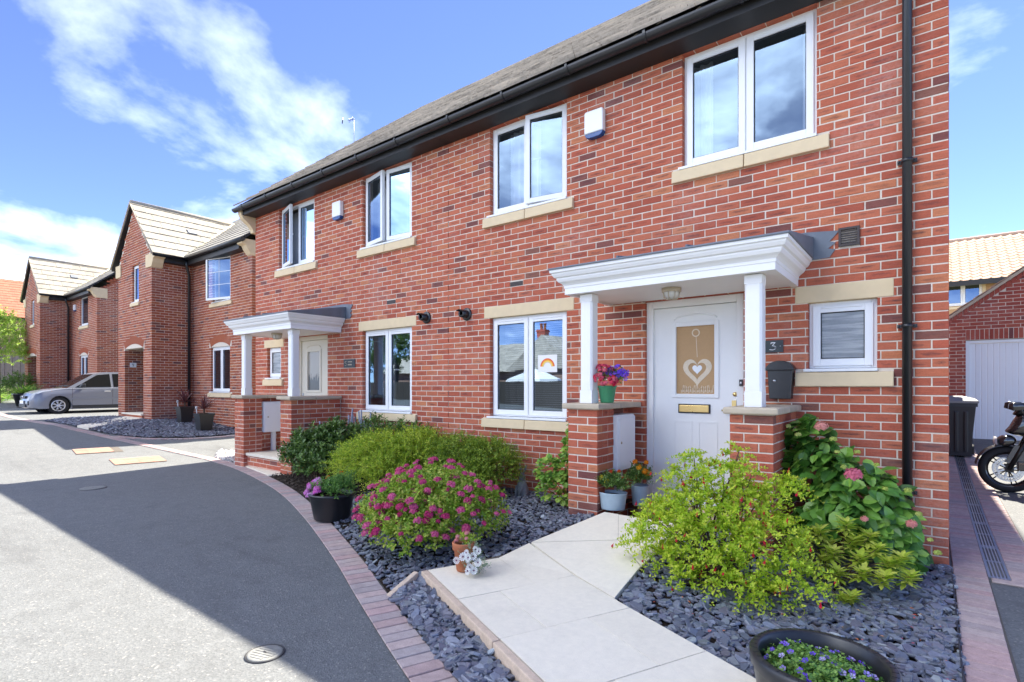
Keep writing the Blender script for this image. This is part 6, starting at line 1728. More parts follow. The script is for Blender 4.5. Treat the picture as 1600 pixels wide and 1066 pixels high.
m = MB(); m.tube([(1.65, bY - .1, bZ + .40), (2.2, bY - .12, bZ + .31)], .035, 8); m.tube([(1.65, bY + .1, bZ + .40), (2.2, bY + .12, bZ + .31)], .035, 8); m.build('swingarm', M['steel'], BK, 'stuff')
m = MB(); m.tube([(1.4, bY - .1, bZ + .22), (1.8, bY - .15, bZ + .25), (2.35, bY - .19, bZ + .52)], [.03, .05, .06], 12); m.build('exhaust', M['steel'], BK)
m = MB(); m.tube([(1.13, bY - .34, bZ + .93), (1.10, bY, bZ + .98), (1.13, bY + .34, bZ + .93)], .015, 8); m.build('handlebar', M['bikepaint'], BK)
for s in (-1, 1):
    m = MB(); m.tube([(.95, bY + s * .16, bZ + .98), (.90, bY + s * .24, bZ + 1.10)], .009, 6)
    m.prism([(.78, bZ + 1.09), (.79, bZ + 1.16), (.83, bZ + 1.175), (.95, bZ + 1.17), (.97, bZ + 1.13), (.95, bZ + 1.085), (.83, bZ + 1.07)], 'y', bY + s * .22, bY + s * .29); m.sm = [True] * len(m.sm); o_ = m.build('mirror', M['bikepaint'], BK, weld=True); o_.modifiers.new('bev', 'BEVEL').width = .02
m = MB(); m.lathe([(0, -.025), (.028, -.015), (.03, .02)], (1.0, bY - .2, bZ + .55), 10, axis='y'); m.build('indicator', M['amber'], BK)
m = MB(); m.tube([(1.6, bY - .1, bZ + .25), (1.68, bY - .27, bZ + .0)], .012, 6); m.build('side_stand', M['steel'], BK)

# ------------------------------------------------------------------ silver car (nose towards -y)
CR = thing('parked_car', 'silver small family car parked nose out on the drive between the left houses', 'car', (-24.5, 7, .46))
cx, cy0, cz, W2 = -24.46, 4.22, .45, .86            # cy0: front bumper; length runs +y
def cp(l, w, h): return (cx + w, cy0 + l, cz + h)
side = [(.02, .24), (.0, .40), (.02, .52), (.05, .60), (.12, .72), (.32, .80), (.70, .865), (1.05, .90), (1.5, .90), (2.3, .91), (3.1, .93), (3.6, .94), (3.92, .92), (4.0, .76), (4.02, .45), (3.98, .26)]
def archpts(c, r, n=11): return [(c + r * math.cos(a), .30 + r * math.sin(a)) for a in np.linspace(-.25, math.pi + .25, n)]
bot = [(3.65, .22)] + [p for p in archpts(3.28, .345)] + [(2.9, .2), (1.3, .2)] + [p for p in archpts(.79, .345)] + [(.40, .2), (.1, .2)]
outline = side + bot
def car_slice(w, inset, hs):
    o = []
    for (l, h) in outline:
        dl = inset * (math.exp(-l / .35) * (1 if h > .1 else 1) - math.exp(-(4.02 - l) / .35)); o.append(cp(l + dl, w, h if h < .45 else .45 + (h - .45) * hs))
    return o
m = MB(); ws = [(-W2, .30, .955), (-W2 * .975, .20, .98), (-W2 * .86, .09, .995), (-W2 * .55, .02, 1.0), (0, 0, 1.01), (W2 * .55, .02, 1.0), (W2 * .86, .09, .995), (W2 * .975, .20, .98), (W2, .30, .955)]
SLs = [car_slice(*w) for w in ws]
n = len(outline)
for a, b in zip(SLs, SLs[1:]):
    for i in range(n): j = (i + 1) % n; m.poly([a[i], a[j], b[j], b[i]], 0, True)
m.poly(SLs[0]); m.poly(SLs[-1][::-1])
body = m.build('body', M['carpaint'], CR, weld=True)
for p_ in body.data.polygons: p_.use_smooth = True
bm_ = bmesh.new(); bm_.from_mesh(body.data)
for e_ in bm_.edges: e_.smooth = not (len(e_.link_faces) == 2 and e_.calc_face_angle() > math.radians(38))
bm_.to_mesh(body.data); bm_.free()
gh = [(.98, .87), (1.80, 1.40), (2.1, 1.475), (2.9, 1.49), (3.45, 1.45), (3.93, .93)]
m = MB()
g = [[cp(l, s * (W2 - .03 - .17 * ((h - .87) / .6)), h) for l, h in gh] for s in (-1, 1)]
for i in range(5): m.poly([g[0][i], g[0][i + 1], g[1][i + 1], g[1][i]], 1 if i in (0, 4) else 0, i not in (0, 4))
for k in range(2): m.poly(g[k])
m.build('cabin', [M['carpaint'], M['carglass']], CR)
for s in (-1, 1):
    off = .006
    def sp(l, h): return cp(l, s * (W2 - .03 - .17 * ((h - .87) / .6) + off), h)
    for nm, q in (('side_window', [(1.25, .925), (1.90, 1.365), (2.28, 1.41), (2.30, .935)]), ('side_window', [(2.38, .935), (2.36, 1.41), (2.85, 1.42), (3.05, .945)]), ('side_window', [(3.12, .955), (2.93, 1.41), (3.3, 1.37), (3.62, .98)])):
        mm = MB(); mm.poly([sp(*p) for p in q]); mm.build(nm, M['carglass'], CR)
    m = MB(); m.box(cx + s * (W2 - .01) - .012, cx + s * (W2 - .01) + .03, cy0 + 1.15, cy0 + 2.95, cz + .50, cz + .56); m.build('side_moulding', M['carpaint'], CR, bevel=.01)
    m = MB(); m.box(cx + s * W2 - .03, cx + s * W2 + .012, cy0 + 1.16, cy0 + 2.9, cz + .19, cz + .30); m.build('sill_dark_reflection', M['binplastic'], CR, bevel=.01)  # dark strip painting in the darker reflection low on the body
    m = MB()
    for l in (1.16, 2.33): m.box(cx + s * W2 - .004, cx + s * W2 + .003, cy0 + l, cy0 + l + .008, cz + .28, cz + .89)
    m.build('door_gap', M['gasket'], CR, 'stuff')
    m = MB(); m.box(cx + s * (W2) - .01, cx + s * W2 + .03, cy0 + 2.08, cy0 + 2.27, cz + .76, cz + .80); m.build('door_handle', M['alloy'], CR, bevel=.012)
    m = MB(); m.prism([(cy0 + 1.32, cz + .92), (cy0 + 1.40, cz + 1.05), (cy0 + 1.5, cz + 1.05), (cy0 + 1.5, cz + .92)], 'x', cx + s * W2, cx + s * (W2 + .2)); m.build('door_mirror', M['binplastic'], CR, bevel=.02)
    m = MB(); q = [(.13, .60), (.20, .715), (.62, .815), (.66, .74), (.40, .64)]
    def hp(l, h): dl = .24 * math.exp(-l / .35); return l + dl * .5, h
    m.poly([cp(hp(l, h)[0] + .02, s * (W2 - .14 + .115 * min(l / .5, 1)) + s * .02, h + .012) for l, h in q]); m.build('headlight', M['lens'], CR)
    m = MB(); m.poly([cp(hp(l, h)[0] + .02, s * (W2 - .14 + .115 * min(l / .5, 1)) + s * .026, h + .018) for l, h in ((.30, .74), (.55, .80), (.58, .765), (.36, .70))]); m.build('indicator', M['amber'], CR)
    m = MB(); m.box(cx + s * .52 - .09, cx + s * .52 + .09, cy0 + .035, cy0 + .2, cz + .32, cz + .47); m.build('fog_recess', M['gasket'], CR, bevel=.02)
    for l in (.79, 3.28):
        c = cp(l, s * (W2 - .11), .30); R_ = .30
        m = MB(); m.lathe([(0, -.1), (.34, -.1), (.345, -.02)], (c[0], c[1], c[2]), 28, axis='x') if s < 0 else m.lathe([(0, .0), (.34, .0), (.345, .02)], c, 28, axis='x')
        m.build('wheel_arch', M['gasket'], CR)
        m = MB(); pr = [(.19, -.085), (.285, -.09), (R_, -.06), (R_, .06), (.285, .09), (.19, .085)]
        m.lathe(pr + [pr[0]], c, 36, axis='x'); wh = m.build('wheel', M['tyre'], CR)
        m = MB(); xo = c[0] + s * .075
        m.lathe([(.165, s * .0), (.195, s * .012), (.2, 0)], (xo, c[1], c[2]), 30, axis='x'); m.lathe([(0, s * .018), (.05, s * .014), (.06, 0)], (xo, c[1], c[2]), 16, axis='x')
        for k in range(7):
            for o in (-.13, .13):
                a = 2 * math.pi * k / 7 + o; a2 = 2 * math.pi * k / 7 + o * .9
                p, q = Vector((xo, c[1] + .045 * math.cos(a), c[2] + .045 * math.sin(a))), Vector((xo, c[1] + .18 * math.cos(a2), c[2] + .18 * math.sin(a2))); m.tube([p, q], .0125, 6)
        m.build('rim', M['alloy'], wh)
        m = MB(); m.lathe([(0, 0), (.185, 0)], (c[0] + s * .03, c[1], c[2]), 20, axis='x'); m.build('hub_disc', M['gasket'], wh)
m = MB(); m.box(cx - .44, cx + .44, cy0 - .012, cy0 + .1, cz + .26, cz + .36); m.box(cx - .36, cx + .36, cy0 + .005, cy0 + .12, cz + .545, cz + .63); m.build('grille', M['gasket'], CR, 'stuff')
m = MB(); m.box(cx - .26, cx + .26, cy0 - .022, cy0 - .013, cz + .37, cz + .48); m.build('number_plate', M['ink'], CR)
m = MB(); m.lathe([(0, -.014), (.085, -.010), (.09, 0)], (cx, cy0 + .0, cz + .59), 20, axis='y', sy=.55); m.build('badge_ring', M['alloy'], CR)
m = MB(); m.lathe([(0, -.018), (.07, -.015), (.075, -.01)], (cx, cy0 + .0, cz + .59), 20, axis='y', sy=.5); m.build('badge', plain('blue_badge', (.01, .02, .12), .2), CR)
m = MB(); m.tube([cp(1.10, .1, .965), cp(1.18, .6, .995)], .012, 5); m.tube([cp(1.10, -.5, .965), cp(1.18, .0, .995)], .012, 5); m.build('wiper', M['gasket'], CR, 'stuff')

# ------------------------------------------------------------------ shrubs of the left bed
def ends_of(blobs, n, f=.75):
    P, d, r = crown_points(blobs, n, f, -.1); return P
t = thing('shrub', 'dark green bushy shrub beside the far porch pier', 'shrub', (-7.15, 4.55, .05))
b = [((-7.2, 4.55, .42), (.50, .42, .36)), ((-6.95, 4.75, .50), (.42, .35, .36)), ((-7.5, 4.55, .30), (.36, .32, .25)), ((-6.75, 4.35, .28), (.35, .3, .26))]
twigs(b, 900, .15, 9, .075, L['dark'], T_MED, t, up=.75, shell=.4, spread=.75, tipseed=.45); stems(t, (-7.15, 4.55, .03), ends_of(b, 18))
t = thing('shrub', 'dark leafy plant against the wall under the left ground floor window', 'shrub', (-6.5, 5.15, .1))
b = [((-6.7, 5.15, .55), (.42, .2, .36)), ((-6.15, 5.15, .5), (.35, .2, .36)), ((-5.7, 5.2, .5), (.3, .18, .36))]
twigs(b, 420, .16, 8, .085, L['dark'], T_LANCE, t, up=1.0, shell=.4); stems(t, (-6.4, 5.15, .05), ends_of(b, 12))
t = thing('bare_stems', 'upright grey bare stems between the dark shrub and the golden one', 'plant', (-7.0, 5.1, .1))
m = MB()
for k in range(14):
    x, y = -7.05 + float(rng.normal(0, .22)), 5.08 + float(rng.normal(0, .1)); h = float(rng.uniform(.7, 1.05)); lean = float(rng.normal(0, .08))
    m.tube([(x, y, .05), (x + lean * .5, y, .05 + h * .5), (x + lean, y, .05 + h)], [.020, .017, .012], 6)
m.build('stem', M['greystem'], t, 'stuff')
t = thing('shrub', 'large golden green fine leaved shrub, left of the two rounded ones', 'shrub', (-5.6, 4.5, .05), None)
b = [((-5.65, 4.5, .42), (.55, .46, .36)), ((-5.25, 4.75, .46), (.46, .42, .36)), ((-5.98, 4.42, .36), (.36, .34, .28)), ((-5.3, 4.3, .3), (.4, .3, .25))]
twigs(b, 2600, .20, 16, .034, L['lonicera'], T_SMALL, t, up=.35, shell=.45, spread=.85, tipseed=.75, droop=.3, jag=.3); stems(t, (-5.55, 4.55, .03), ends_of(b, 24), .006)
t = thing('shrub', 'mid green fine leaved rounded shrub touching the wall below the near window', 'shrub', (-4.45, 4.95, .08), None)
b = [((-4.7, 4.92, .44), (.46, .36, .36)), ((-4.25, 5.0, .40), (.42, .32, .36)), ((-4.45, 4.75, .28), (.45, .32, .24))]
twigs(b, 2100, .17, 15, .032, L['lonicera2'], T_SMALL, t, up=.35, shell=.45, spread=.85, tipseed=.6, droop=.35, jag=.3); stems(t, (-4.5, 4.95, .05), ends_of(b, 20), .006)

# pink spirea
t = thing('flowering_shrub', 'lime green shrub covered in magenta pink flower clusters', 'shrub', (-3.5, 3.3, .05))
b = [((-3.5, 3.35, .34), (.50, .46, .34)), ((-3.75, 3.2, .26), (.34, .34, .25)), ((-3.2, 3.45, .28), (.32, .34, .28)), ((-3.45, 3.0, .2), (.38, .24, .2))]
twigs(b, 2100, .12, 8, .043, L['spirea'], T_MED, t, up=.55, shell=.5, spread=.85, tipseed=.55, droop=.1); stems(t, (-3.5, 3.35, .03), ends_of(b, 22), .005)
n = 420; P, d, r = crown_points(b, n, .97, -.05); P = P + d * .07 + np.array([0, 0, .035])
keep = []
for i in range(n):
    vis = d[i, 1] < .45 and P[i, 2] > .12
    if vis and all(np.linalg.norm(P[i] - P[j]) > .05 for j in keep): keep.append(i)
keep = keep[:170]; N = d[keep] * .6 + np.array([0, 0, .8])
flowers(t, PUFF24, PT['magenta'], P[keep], N, rng.uniform(.024, .050, len(keep)), 'flower_cluster')

# round-leaved plant against the pier
t = thing('leafy_plant', 'round leaved green plant climbing against the left brick pier of the near porch', 'plant', (-3.2, 4.95, .1))
b = [((-3.22, 4.98, .28), (.24, .2, .2)), ((-3.1, 5.0, .5), (.17, .16, .2)), ((-3.02, 4.98, .76), (.12, .12, .22)), ((-2.95, 4.9, .96), (.08, .08, .14)), ((-3.3, 4.9, .5), (.14, .12, .16))]
P, d, r = crown_points(b, 900, .5, -.5); D = d + rng.normal(0, .3, d.shape); D[:, 2] -= .15; N = d * .7 + np.array([0, -.3, .7]) + rng.normal(0, .25, d.shape)
foliage(t, L['climb'], T_ROUND, P, D, N, rng.uniform(.042, .072, 900), np.clip(rng.normal(.5, .25, 900), 0, .99), singles=120, score=np.where(P[:, 1] < 5.0, 1.0, .2) * r)
stems(t, (-3.12, 5.0, .08), [(-3.0, 4.98, .92), (-3.05, 5.0, .7), (-3.25, 4.95, .4), (-3.15, 5.0, .55), (-3.35, 4.95, .3)], .008)

# stone hare
t = thing('hare_statue', 'small grey stone hare standing on the slate by the wall', 'statue', (-3.89, 5.2, .1))
m = MB(); hx, hy, hz = -3.89, 5.2, .105
m.lathe([(0, .0), (.075, .005), (.085, .05), (.078, .11), (.055, .17), (.04, .20), (0, .21)], (hx, hy, hz), 18, sy=.85)
m.lathe([(0, .0), (.03, .01), (.042, .05), (.036, .085), (.018, .105), (0, .11)], (hx + .008, hy - .012, hz + .185), 16, sx=.9)
m.tube([(hx - .012, hy, hz + .275), (hx - .03, hy + .004, hz + .34), (hx - .04, hy + .005, hz + .40)], [.010, .016, .006], 8)
m.tube([(hx + .016, hy, hz + .275), (hx + .04, hy + .004, hz + .33), (hx + .066, hy + .005, hz + .385)], [.010, .016, .006], 8)
for s in (-1, 1):
    m.tube([(hx + s * .04, hy - .05, hz + .13), (hx + s * .028, hy - .085, hz + .07), (hx + s * .025, hy - .085, hz + .02)], [.022, .017, .016], 8)
    m.tube([(hx + s * .06, hy + .02, hz + .05), (hx + s * .065, hy - .07, hz + .012)], [.034, .016], 8)
m.build('hare_body', M['statue'], t, 'stuff')

# ------------------------------------------------------------------ pots
t = thing('half_barrel_planter', 'black half barrel planter with pink verbena overhanging the block kerb', 'planter', (-4.93, 3.38, .01))
c = (-4.93, 3.38, .012)
pot(t, [(0, .01), (.165, .01), (.172, .02), (.215, .262), (.228, .268), (.228, .288), (.21, .29), (.195, .25)], c, M['black'], 40, sx=1.12, rot=.2)
soil(t, c, .195, .235, 1.12, 1, .2)
b = [((-5.0, 3.33, .32), (.16, .13, .07)), ((-4.86, 3.45, .34), (.14, .12, .1)), ((-4.78, 3.36, .30), (.1, .1, .06))]
twigs(b, 260, .09, 7, .035, L['herb'], T_SMALL, t, up=.9, shell=.2)
twigs([((-4.82, 3.45, .37), (.1, .1, .1))], 50, .14, 9, .04, L['herb'], T_NARROW, t, up=1.2, shell=.2, name='foliage')
P = np.array([(-5.17, 3.28, .37), (-5.13, 3.30, .40), (-5.11, 3.24, .36), (-5.16, 3.25, .31), (-5.09, 3.31, .42), (-5.19, 3.31, .33), (-5.13, 3.21, .30), (-4.98, 3.24, .36), (-4.95, 3.22, .33), (-5.00, 3.22, .31), (-5.06, 3.2, .28), (-5.04, 3.3, .40)])
flowers(t, PUFF24, PT['hotpink'], P, np.tile([-.1, -.4, .8], (12, 1)), rng.uniform(.042, .06, 12), 'flower_cluster')
flowers(t, PUFF24, PT['orange'], np.array([(-5.06, 3.42, .44), (-4.93, 3.5, .50)]), np.tile([0, -.4, .8], (2, 1)), [.034, .028], 'marigold_head')
flowers(t, PUFF24, PT['white'], np.array([(-4.99, 3.40, .41), (-4.96, 3.38, .38)]), np.tile([0, -.4, .8], (2, 1)), [.03, .025], 'white_cluster')
t.location.x -= .13; t.location.y -= .02

t = thing('terracotta_pot', 'terracotta pot with white daisies spilling over the corner of the path', 'plant pot', (-2.62, 2.86, .1))
c = (-2.62, 2.87, .1015)
pot(t, [(0, .004), (.050, .004), (.055, .012), (.072, .158), (.083, .160), (.086, .205), (.084, .21), (.072, .21), (.068, .17)], c, M['terracotta'], 36)
soil(t, c, .07, .175)
twigs([((-2.62, 2.89, .31), (.06, .05, .02))], 26, .05, 6, .03, L['spirea'], T_SMALL, t, up=.6, shell=.2)
twigs([((-2.53, 2.85, .24), (.055, .05, .08)), ((-2.49, 2.88, .17), (.05, .05, .06))], 110, .05, 6, .024, L['grey'], T_NARROW, t, up=.2, shell=.2, low=-1)
flowers(t, PUFF24, PT['coral'], np.array([(-2.665, 2.86, .34), (-2.645, 2.83, .355), (-2.63, 2.85, .335), (-2.655, 2.83, .325), (-2.60, 2.88, .375), (-2.585, 2.86, .345), (-2.62, 2.9, .37)]), np.tile([0, -.4, .8], (7, 1)), rng.uniform(.018, .025, 7), 'flower_cluster')
P = np.array([(-2.601, 2.772, .205), (-2.533, 2.80, .265), (-2.505, 2.79, .24), (-2.515, 2.80, .225), (-2.55, 2.785, .238), (-2.48, 2.84, .29), (-2.455, 2.845, .28), (-2.475, 2.81, .25), (-2.44, 2.82, .21), (-2.49, 2.79, .175), (-2.46, 2.80, .155), (-2.50, 2.78, .15)])
flowers(t, DAISY, PT['white'], P, np.column_stack([rng.normal(0, .25, 12), np.full(12, -1.), rng.uniform(.1, .6, 12)]), rng.uniform(.026, .034, 12), 'daisy', eye=PT['eye'])
t.location.x -= .055

t = thing('flower_pot', 'green pot of crimson and violet flowers on the left pier cap of the near porch', 'plant pot', (-2.44, 4.76, 1.272))
c = (-2.535, 4.80, 1.273)
t.location = c
pot(t, [(0, .003), (.062, .003), (.066, .01), (.088, .15), (.095, .155), (.097, .172), (.088, .172), (.08, .14)], c, M['greenpot'], 32); soil(t, c, .085, .15)
b = [((-2.54, 4.8, 1.50), (.11, .1, .08)), ((-2.43, 4.8, 1.52), (.08, .08, .06))]
twigs(b, 90, .07, 6, .035, L['dark'], T_SMALL, t, up=.6, shell=.2)
P, d, r = crown_points([((-2.55, 4.75, 1.53), (.14, .1, .12)), ((-2.47, 4.72, 1.49), (.08, .07, .06))], 95, .8, -.6); k = d[:, 1] < .3
flowers(t, PUFF24, PT['redwhite'], P[k], d[k], rng.uniform(.02, .032, k.sum()), 'flower_cluster')
P, d, r = crown_points([((-2.42, 4.78, 1.58), (.11, .08, .06)), ((-2.36, 4.78, 1.54), (.06, .06, .06))], 44, .7, -.6); k = d[:, 1] < .4
flowers(t, BELL, PT['purple'], P[k], d[k] + np.array([0, -.4, 0]), rng.uniform(.018, .027, k.sum()), 'lobelia_flower')
flowers(t, DAISY, PT['darkviolet'], np.array([(-2.53, 4.69, 1.585), (-2.45, 4.69, 1.595), (-2.645, 4.69, 1.53)]), np.tile([.1, -1, .2], (3, 1)), [.032, .03, .03], 'pansy')

for (cx, cy, cz, r, h, sx, lb, kind) in ((-2.40, 4.66, .262, .105, .165, 1.28, 'oval pale blue tub of yellow marigolds at the foot of the pier', 'y'), (-2.27, 4.98, .262, .085, .20, 1.0, 'round pale blue bucket of orange marigolds behind the oval tub', 'o')):
    t = thing('zinc_planter', lb, 'planter', (cx, cy, cz), 'pale blue zinc planters by the door')
    pot(t, [(0, .003), (r * .82, .003), (r * .84, .012), (r, h - .008), (r * 1.04, h), (r * .97, h), (r * .93, h - .03)], (cx, cy, cz), M['bluepot'], 32, sx=sx, rot=.25); soil(t, (cx, cy, cz), r * .93, h - .035, sx, 1, .25)
    b = [((cx, cy, cz + h + .05), (r * 1.1 * sx, r, .07))]
    twigs(b, 170, .11, 9, .034, L['dark'], T_SMALL, t, up=.9, shell=.2)
    if kind == 'y':
        flowers(t, PUFF24, PT['yellow'], np.array([(cx - .09, cy - .06, cz + h + .135), (cx - .03, cy - .07, cz + h + .11)]), np.tile([0, -.7, .6], (2, 1)), [.036, .031], 'marigold_head')
        flowers(t, PUFF24, PT['rust'], np.array([(cx - .03, cy + .02, cz + h + .19), (cx + .05, cy + .03, cz + h + .2), (cx + .1, cy, cz + h + .15)]), np.tile([0, -.7, .6], (3, 1)), [.022, .022, .018], 'marigold_bud')
    else:
        flowers(t, PUFF24, PT['orange'], np.array([(cx - .03, cy - .04, cz + h + .23), (cx + .02, cy - .06, cz + h + .18), (cx + .08, cy - .06, cz + h + .15), (cx + .11, cy - .04, cz + h + .13), (cx, cy - .07, cz + h + .09), (cx + .07, cy, cz + h + .23)]), np.tile([0, -.7, .6], (6, 1)), [.034, .036, .038, .034, .026, .03], 'marigold_head')

# ------------------------------------------------------------------ right bed
t = thing('fuchsia_bush', 'golden green fuchsia bush with hanging red flowers beside the path', 'shrub', (-1.05, 3.85, .06))
b = [((-1.16, 3.82, .58), (.26, .24, .13)), ((-.88, 3.95, .62), (.22, .22, .12)), ((-1.38, 3.76, .46), (.20, .22, .11)), ((-1.02, 3.66, .40), (.26, .18, .10)), ((-.66, 3.84, .46), (.20, .2, .10)), ((-1.0, 3.92, .82), (.2, .16, .07)), ((-1.30, 3.9, .76), (.13, .12, .05)), ((-.66, 4.05, .74), (.13, .12, .05)),
     ((-1.14, 3.55, .14), (.11, .09, .05)), ((-.80, 3.50, .17), (.17, .1, .06)), ((-1.48, 3.7, .28), (.16, .16, .07)), ((-.52, 3.68, .28), (.2, .14, .07)), ((-1.24, 4.0, .90), (.07, .07, .035)), ((-.92, 4.0, .95), (.07, .06, .04)), ((-1.25, 3.6, .26), (.16, .12, .06)), ((-.92, 3.6, .28), (.16, .12, .06)), ((-.62, 3.66, .14), (.12, .1, .05))]
P0, dr, ln = twigs(b, 1500, .12, 13, .030, L['fuchsia'], T_MED, t, up=.25, shell=.35, spread=.85, tipseed=.55, droop=.5, jag=.35, low=-.7)
stems(t, (-1.02, 3.85, .03), [c for c, r in b] * 2 + list(ends_of(b, 30)), .009)
pick = rng.choice(len(P0), 120, replace=False); P = P0[pick] + dr[pick] * ln[pick][:, None] * .9; P[:, 2] -= .02
FU = leaf_tpl([.35, .6, .8], [.07, .16, .2], .5, 0); n = len(P)
V4 = np.vstack([FU[0]] + [FU[0] @ np.array(Matrix.Rotation(a, 3, 'X')) for a in (2.1, 4.2)]); F4 = np.vstack([FU[1] + k * len(FU[0]) for k in range(3)])
foliage(t, PT['red'], (V4, F4), P, np.column_stack([rng.normal(0, .2, n), rng.normal(0, .2, n), np.full(n, -1.)]), np.tile([1., .1, 0], (n, 1)), rng.uniform(.034, .052, n), rng.random(n), 'fuchsia_flower', singles=n, part='fuchsia_flower')
t.location.x -= .15

t = thing('hydrangea', 'dark green hydrangea with pink flower heads against the wall by the downpipe', 'shrub', (-.55, 5.05, .05))
b = [((-.72, 5.0, .62), (.30, .30, .42)), ((-.44, 4.98, .48), (.32, .32, .38)), ((-.80, 5.05, .95), (.19, .22, .24)), ((-.28, 4.92, .30), (.22, .28, .26)), ((-.50, 4.85, .30), (.4, .3, .28)), ((-.16, 4.85, .16), (.12, .2, .14))]
n = 1150; P, d, r = crown_points(b, n, .62, -.4)
ctr = np.array([-.45, 5.1, .35]); out = P - ctr; out /= np.linalg.norm(out, axis=1, keepdims=True)
D = out * np.array([1, 1, .3]) + rng.normal(0, .45, P.shape); D[:, 2] -= .28; N = out * .75 + np.array([0, -.25, .75]) + rng.normal(0, .22, P.shape)
foliage(t, L['hydrangea'], T_BIG, P - D / np.linalg.norm(D, axis=1, keepdims=True) * .04, D, N, rng.uniform(.085, .16, n), np.clip(rng.normal(.45, .22, n), 0, .99), singles=300, score=r * np.where(out[:, 1] < .2, 1.0, .3))
stems(t, (-.5, 5.1, .02), ends_of(b, 26), .008)
hd = [((-.66, 4.72, 1.13), .058, 'palepink'), ((-.44, 4.60, .80), .072, 'pinkhead'), ((-.10, 4.58, .50), .042, 'palepink'), ((-.36, 4.45, .52), .03, 'palepink')]
for p, s, k in hd: flowers(t, PUFF40, PT[k], [p], [(0, -.55, .85)], [s], 'flower_head')
lb = [(-.90, 4.78, 1.12), (-.82, 4.72, 1.06), (-.58, 4.72, 1.04), (-.55, 4.68, .95), (-.42, 4.66, .96), (-.30, 4.62, .88), (-.25, 4.6, .72), (-.12, 4.62, .72), (.0, 4.62, .40), (.04, 4.62, .32), (-.5, 4.6, .85), (-.06, 4.55, .58)]
flowers(t, PUFF24, PT['limebud'], lb, np.tile([0, -.5, .85], (len(lb), 1)), rng.uniform(.02, .034, len(lb)), 'flower_bud')

t = thing('whorled_shrub', 'low lime green shrub with whorled leaves in front of the hydrangea', 'shrub', (-.42, 4.42, .03))
base = Vector((-.42, 4.42, .02)); tips = [(-.62, 4.35, .30), (-.50, 4.42, .40), (-.40, 4.30, .30), (-.30, 4.45, .36), (-.24, 4.32, .28), (-.15, 4.42, .34), (-.08, 4.36, .27), (-.02, 4.42, .30), (-.70, 4.45, .24), (-.36, 4.18, .20), (-.55, 4.24, .18), (-.22, 4.20, .22), (-.10, 4.24, .20), (-.34, 4.50, .46), (-.46, 4.36, .22), (-.62, 4.50, .34), (-.2, 4.5, .40), (.03, 4.35, .2), (-.30, 4.02, .07), (-.27, 4.05, .09), (-.45, 4.5, .30)]
stems(t, base, tips, .006, spread=.03); Ps, Ds, Ns = [], [], []
for tp in tips:
    ax = (Vector(tp) - base).normalized() * .6 + Vector((0, 0, .8))
    for lv in range(4):
        for k in range(8):
            a = k * 2 * math.pi / 8 + lv * .45 + float(rng.normal(0, .1)); dd = Vector((math.cos(a), math.sin(a), .05 + .30 * lv + float(rng.normal(0, .1)))).normalized()
            Ps.append(Vector(tp) - ax.normalized() * .018 * (3 - lv)); Ds.append(dd); Ns.append(Vector((-dd.x * .4, -dd.y * .4, 1)))
n = len(Ps); foliage(t, L['pieris'], leaf_tpl([.3, .65], [.14, .165], .25, .25), np.array(Ps), np.array(Ds), np.array(Ns), rng.uniform(.06, .10, n), np.clip(rng.normal(.6, .25, n), 0, .99), singles=200); t.location.x -= .13

t = thing('tub_planter', 'black round tub planter with purple bell flowers in the slate bed, nearest the camera', 'planter', (-.36, 2.56, .01))
c = (-.36, 2.565, .012)
pot(t, [(0, .008), (.215, .008), (.222, .02), (.262, .24), (.272, .25), (.275, .295), (.268, .302), (.242, .302), (.236, .295), (.226, .22)], c, M['black'], 56)
m = MB()
for k in range(40):
    a = 2 * math.pi * k / 40; R = Matrix.Translation(c) @ Matrix.Rotation(a, 4, 'Z'); m.box(.243, .267, -.0016, .0016, .3022, .3034, 0, R)
m.build('rim_groove', M['gasket'], t, 'stuff')
soil(t, c, .228, .215)
b = [((-.37, 2.56, .225), (.20, .19, .06)), ((-.30, 2.52, .24), (.14, .14, .06)), ((-.44, 2.58, .23), (.12, .12, .06))]
twigs(b, 560, .05, 7, .019, L['herb'], T_ROUND, t, up=.6, shell=.4, spread=.9, tipseed=.35)
P, d, r = crown_points(b, 60, .95, .1); P = P + np.array([0, 0, .035]); keep = []
for i in range(60):
    if all(np.linalg.norm(P[i] - P[j]) > .035 for j in keep): keep.append(i)
h = len(keep) // 4 * 3
flowers(t, BELL, PT['purple'], P[keep[:h]], d[keep[:h]] * .6 + np.array([0, -.4, .7]), rng.uniform(.011, .017, h), 'bell_flower')
flowers(t, BELL, PT['lilac'], P[keep[h:]], d[keep[h:]] * .6 + np.array([0, -.4, .7]), rng.uniform(.011, .017, len(keep) - h), 'pale_bell_flower')

# fallen leaves and petals on the slate
t = thing('fallen_leaves', 'dry fallen leaves and petals scattered over the slate chips', 'leaves', (-.6, 3.2, .05)); setp(t, kind='stuff')
n = 70; P = np.column_stack([rng.uniform(-1.4, .1, n), rng.uniform(2.9, 4.3, n), np.full(n, .095)]); P[:, 2] = [right_z(p[0], p[1]) + .026 for p in P]
d = unit(n); d[:, 2] *= .2; foliage(t, leaf_mat('dry_leaf', [(0, (.30, .10, .03)), (.5, (.40, .03, .07)), (1, (.45, .30, .12))], .1), T_SMALL, P, d, np.tile([0, 0, 1.], (n, 1)), rng.uniform(.014, .035, n), rng.random(n), 'leaf_litter')

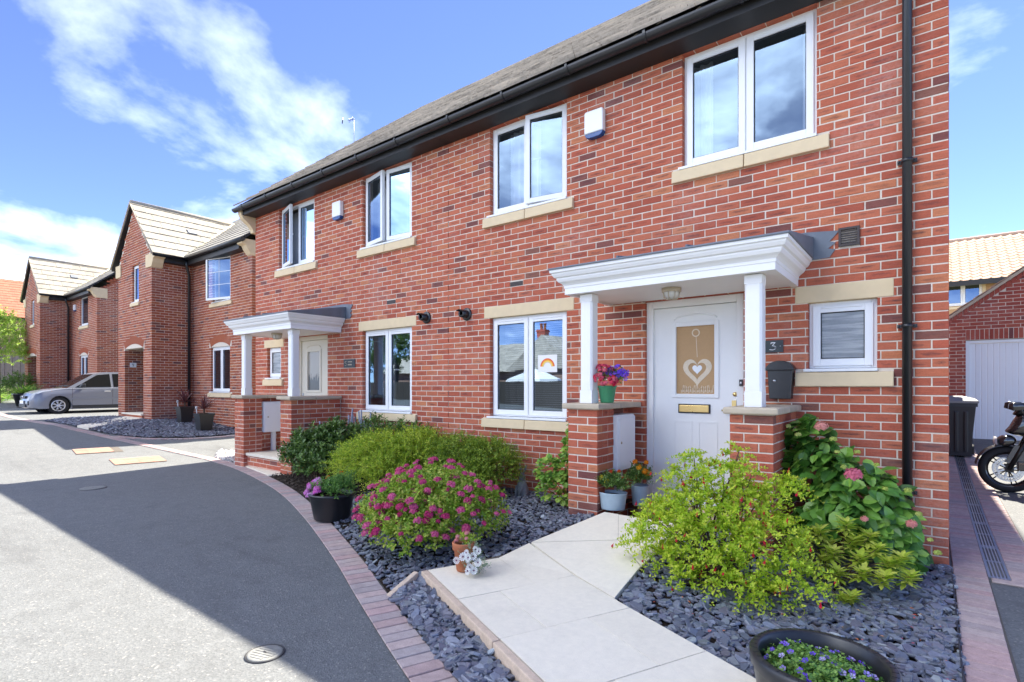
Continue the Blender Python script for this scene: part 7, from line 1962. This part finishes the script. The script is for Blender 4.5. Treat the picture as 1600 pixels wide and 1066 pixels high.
# ------------------------------------------------------------------ across the road (seen in the window reflections)
HO = thing('brick_house', 'house with grey roof and red chimney across the road, seen reflected in the window', 'house', (-27, -25, 0))
m = MB(); m.box(-44, -14, -34, -24, 0, 2.7); m.build('wall', M['pinkwall'], HO)
m = MB(); m.prism([(-23.5, 2.6), (-29, 5.3), (-34.5, 2.6)], 'x', -44.3, -13.7); m.build('roof', M['tile'], HO)
m = MB(); m.prism([(-25.6, 2.6), (-22.4, 5.2), (-19.2, 2.6)], 'y', -29, -21.2); m.build('gable_roof', M['tile'], HO)
m = MB(); m.box(-25, -19.8, -24, -21.5, 0, 2.6); m.build('gable_wall', M['pinkwall'], HO)
m = MB(); m.box(-28.0, -27.1, -29.4, -28.6, 4.8, 6.5); m.box(-28.05, -27.05, -29.45, -28.55, 6.3, 6.4); ch = m.build('chimney', M['brick_garage'], HO, 'stuff')
m = MB(); m.lathe([(.14, 6.5), (.12, 6.95), (.15, 6.97), (.15, 7.05)], (-27.75, -29, 0), 12); m.lathe([(.14, 6.5), (.12, 6.95), (.15, 6.97), (.15, 7.05)], (-27.35, -29, 0), 12); m.build('chimney_pot', M['terracotta'], ch, 'stuff')
FO = thing('close_board_fence', 'dark stained board fence across the road, seen reflected in the window', 'fence', (-25, -12, 0))
for i in range(130):
    m = MB(); x = -40 + .27 * i; m.box(x, x + .262, -12 - .01 * (i % 2), -11.97 - .01 * (i % 2), .0, 1.65); m.build('board', M['darkwood'], FO)
PS = thing('parasol', 'white garden parasol behind the fence, seen reflected in the window', 'parasol', (-17.5, -13.5, 0))
m = MB(); m.lathe([(0, 2.35), (.7, 2.1), (1.55, 1.78), (1.6, 1.65)], (-17.5, -13.5, 0), 8, smooth=False); m.build('canopy', M['fabric'], PS)
m = MB(); m.tube([(-17.5, -13.5, 0), (-17.5, -13.5, 2.4)], .025, 8); m.build('pole', M['upvc'], PS)
t = thing('garden_shrub', 'bright green shrub across the road, seen reflected in the window', 'shrub', (-20.5, -11, 0)); twigs([((-20.5, -11, .7), (.9, .7, .7))], 300, .3, 8, .12, L['tree'], T_SMALL, t)
t = thing('garden_tree', 'leafy tree across the road, seen reflected in the far window', 'tree', (-31, -15, 0)); twigs([((-31, -15, 3.6), (2.0, 2, 2.0)), ((-32.5, -14.6, 2.6), (1.6, 1.5, 1.4))], 700, .6, 9, .24, L['bramble'], T_SMALL, t, name='crown')
m = MB(); m.tube([(-31, -15, 0), (-31, -15, 3)], .15, 8); m.build('trunk', M['bark'], t)
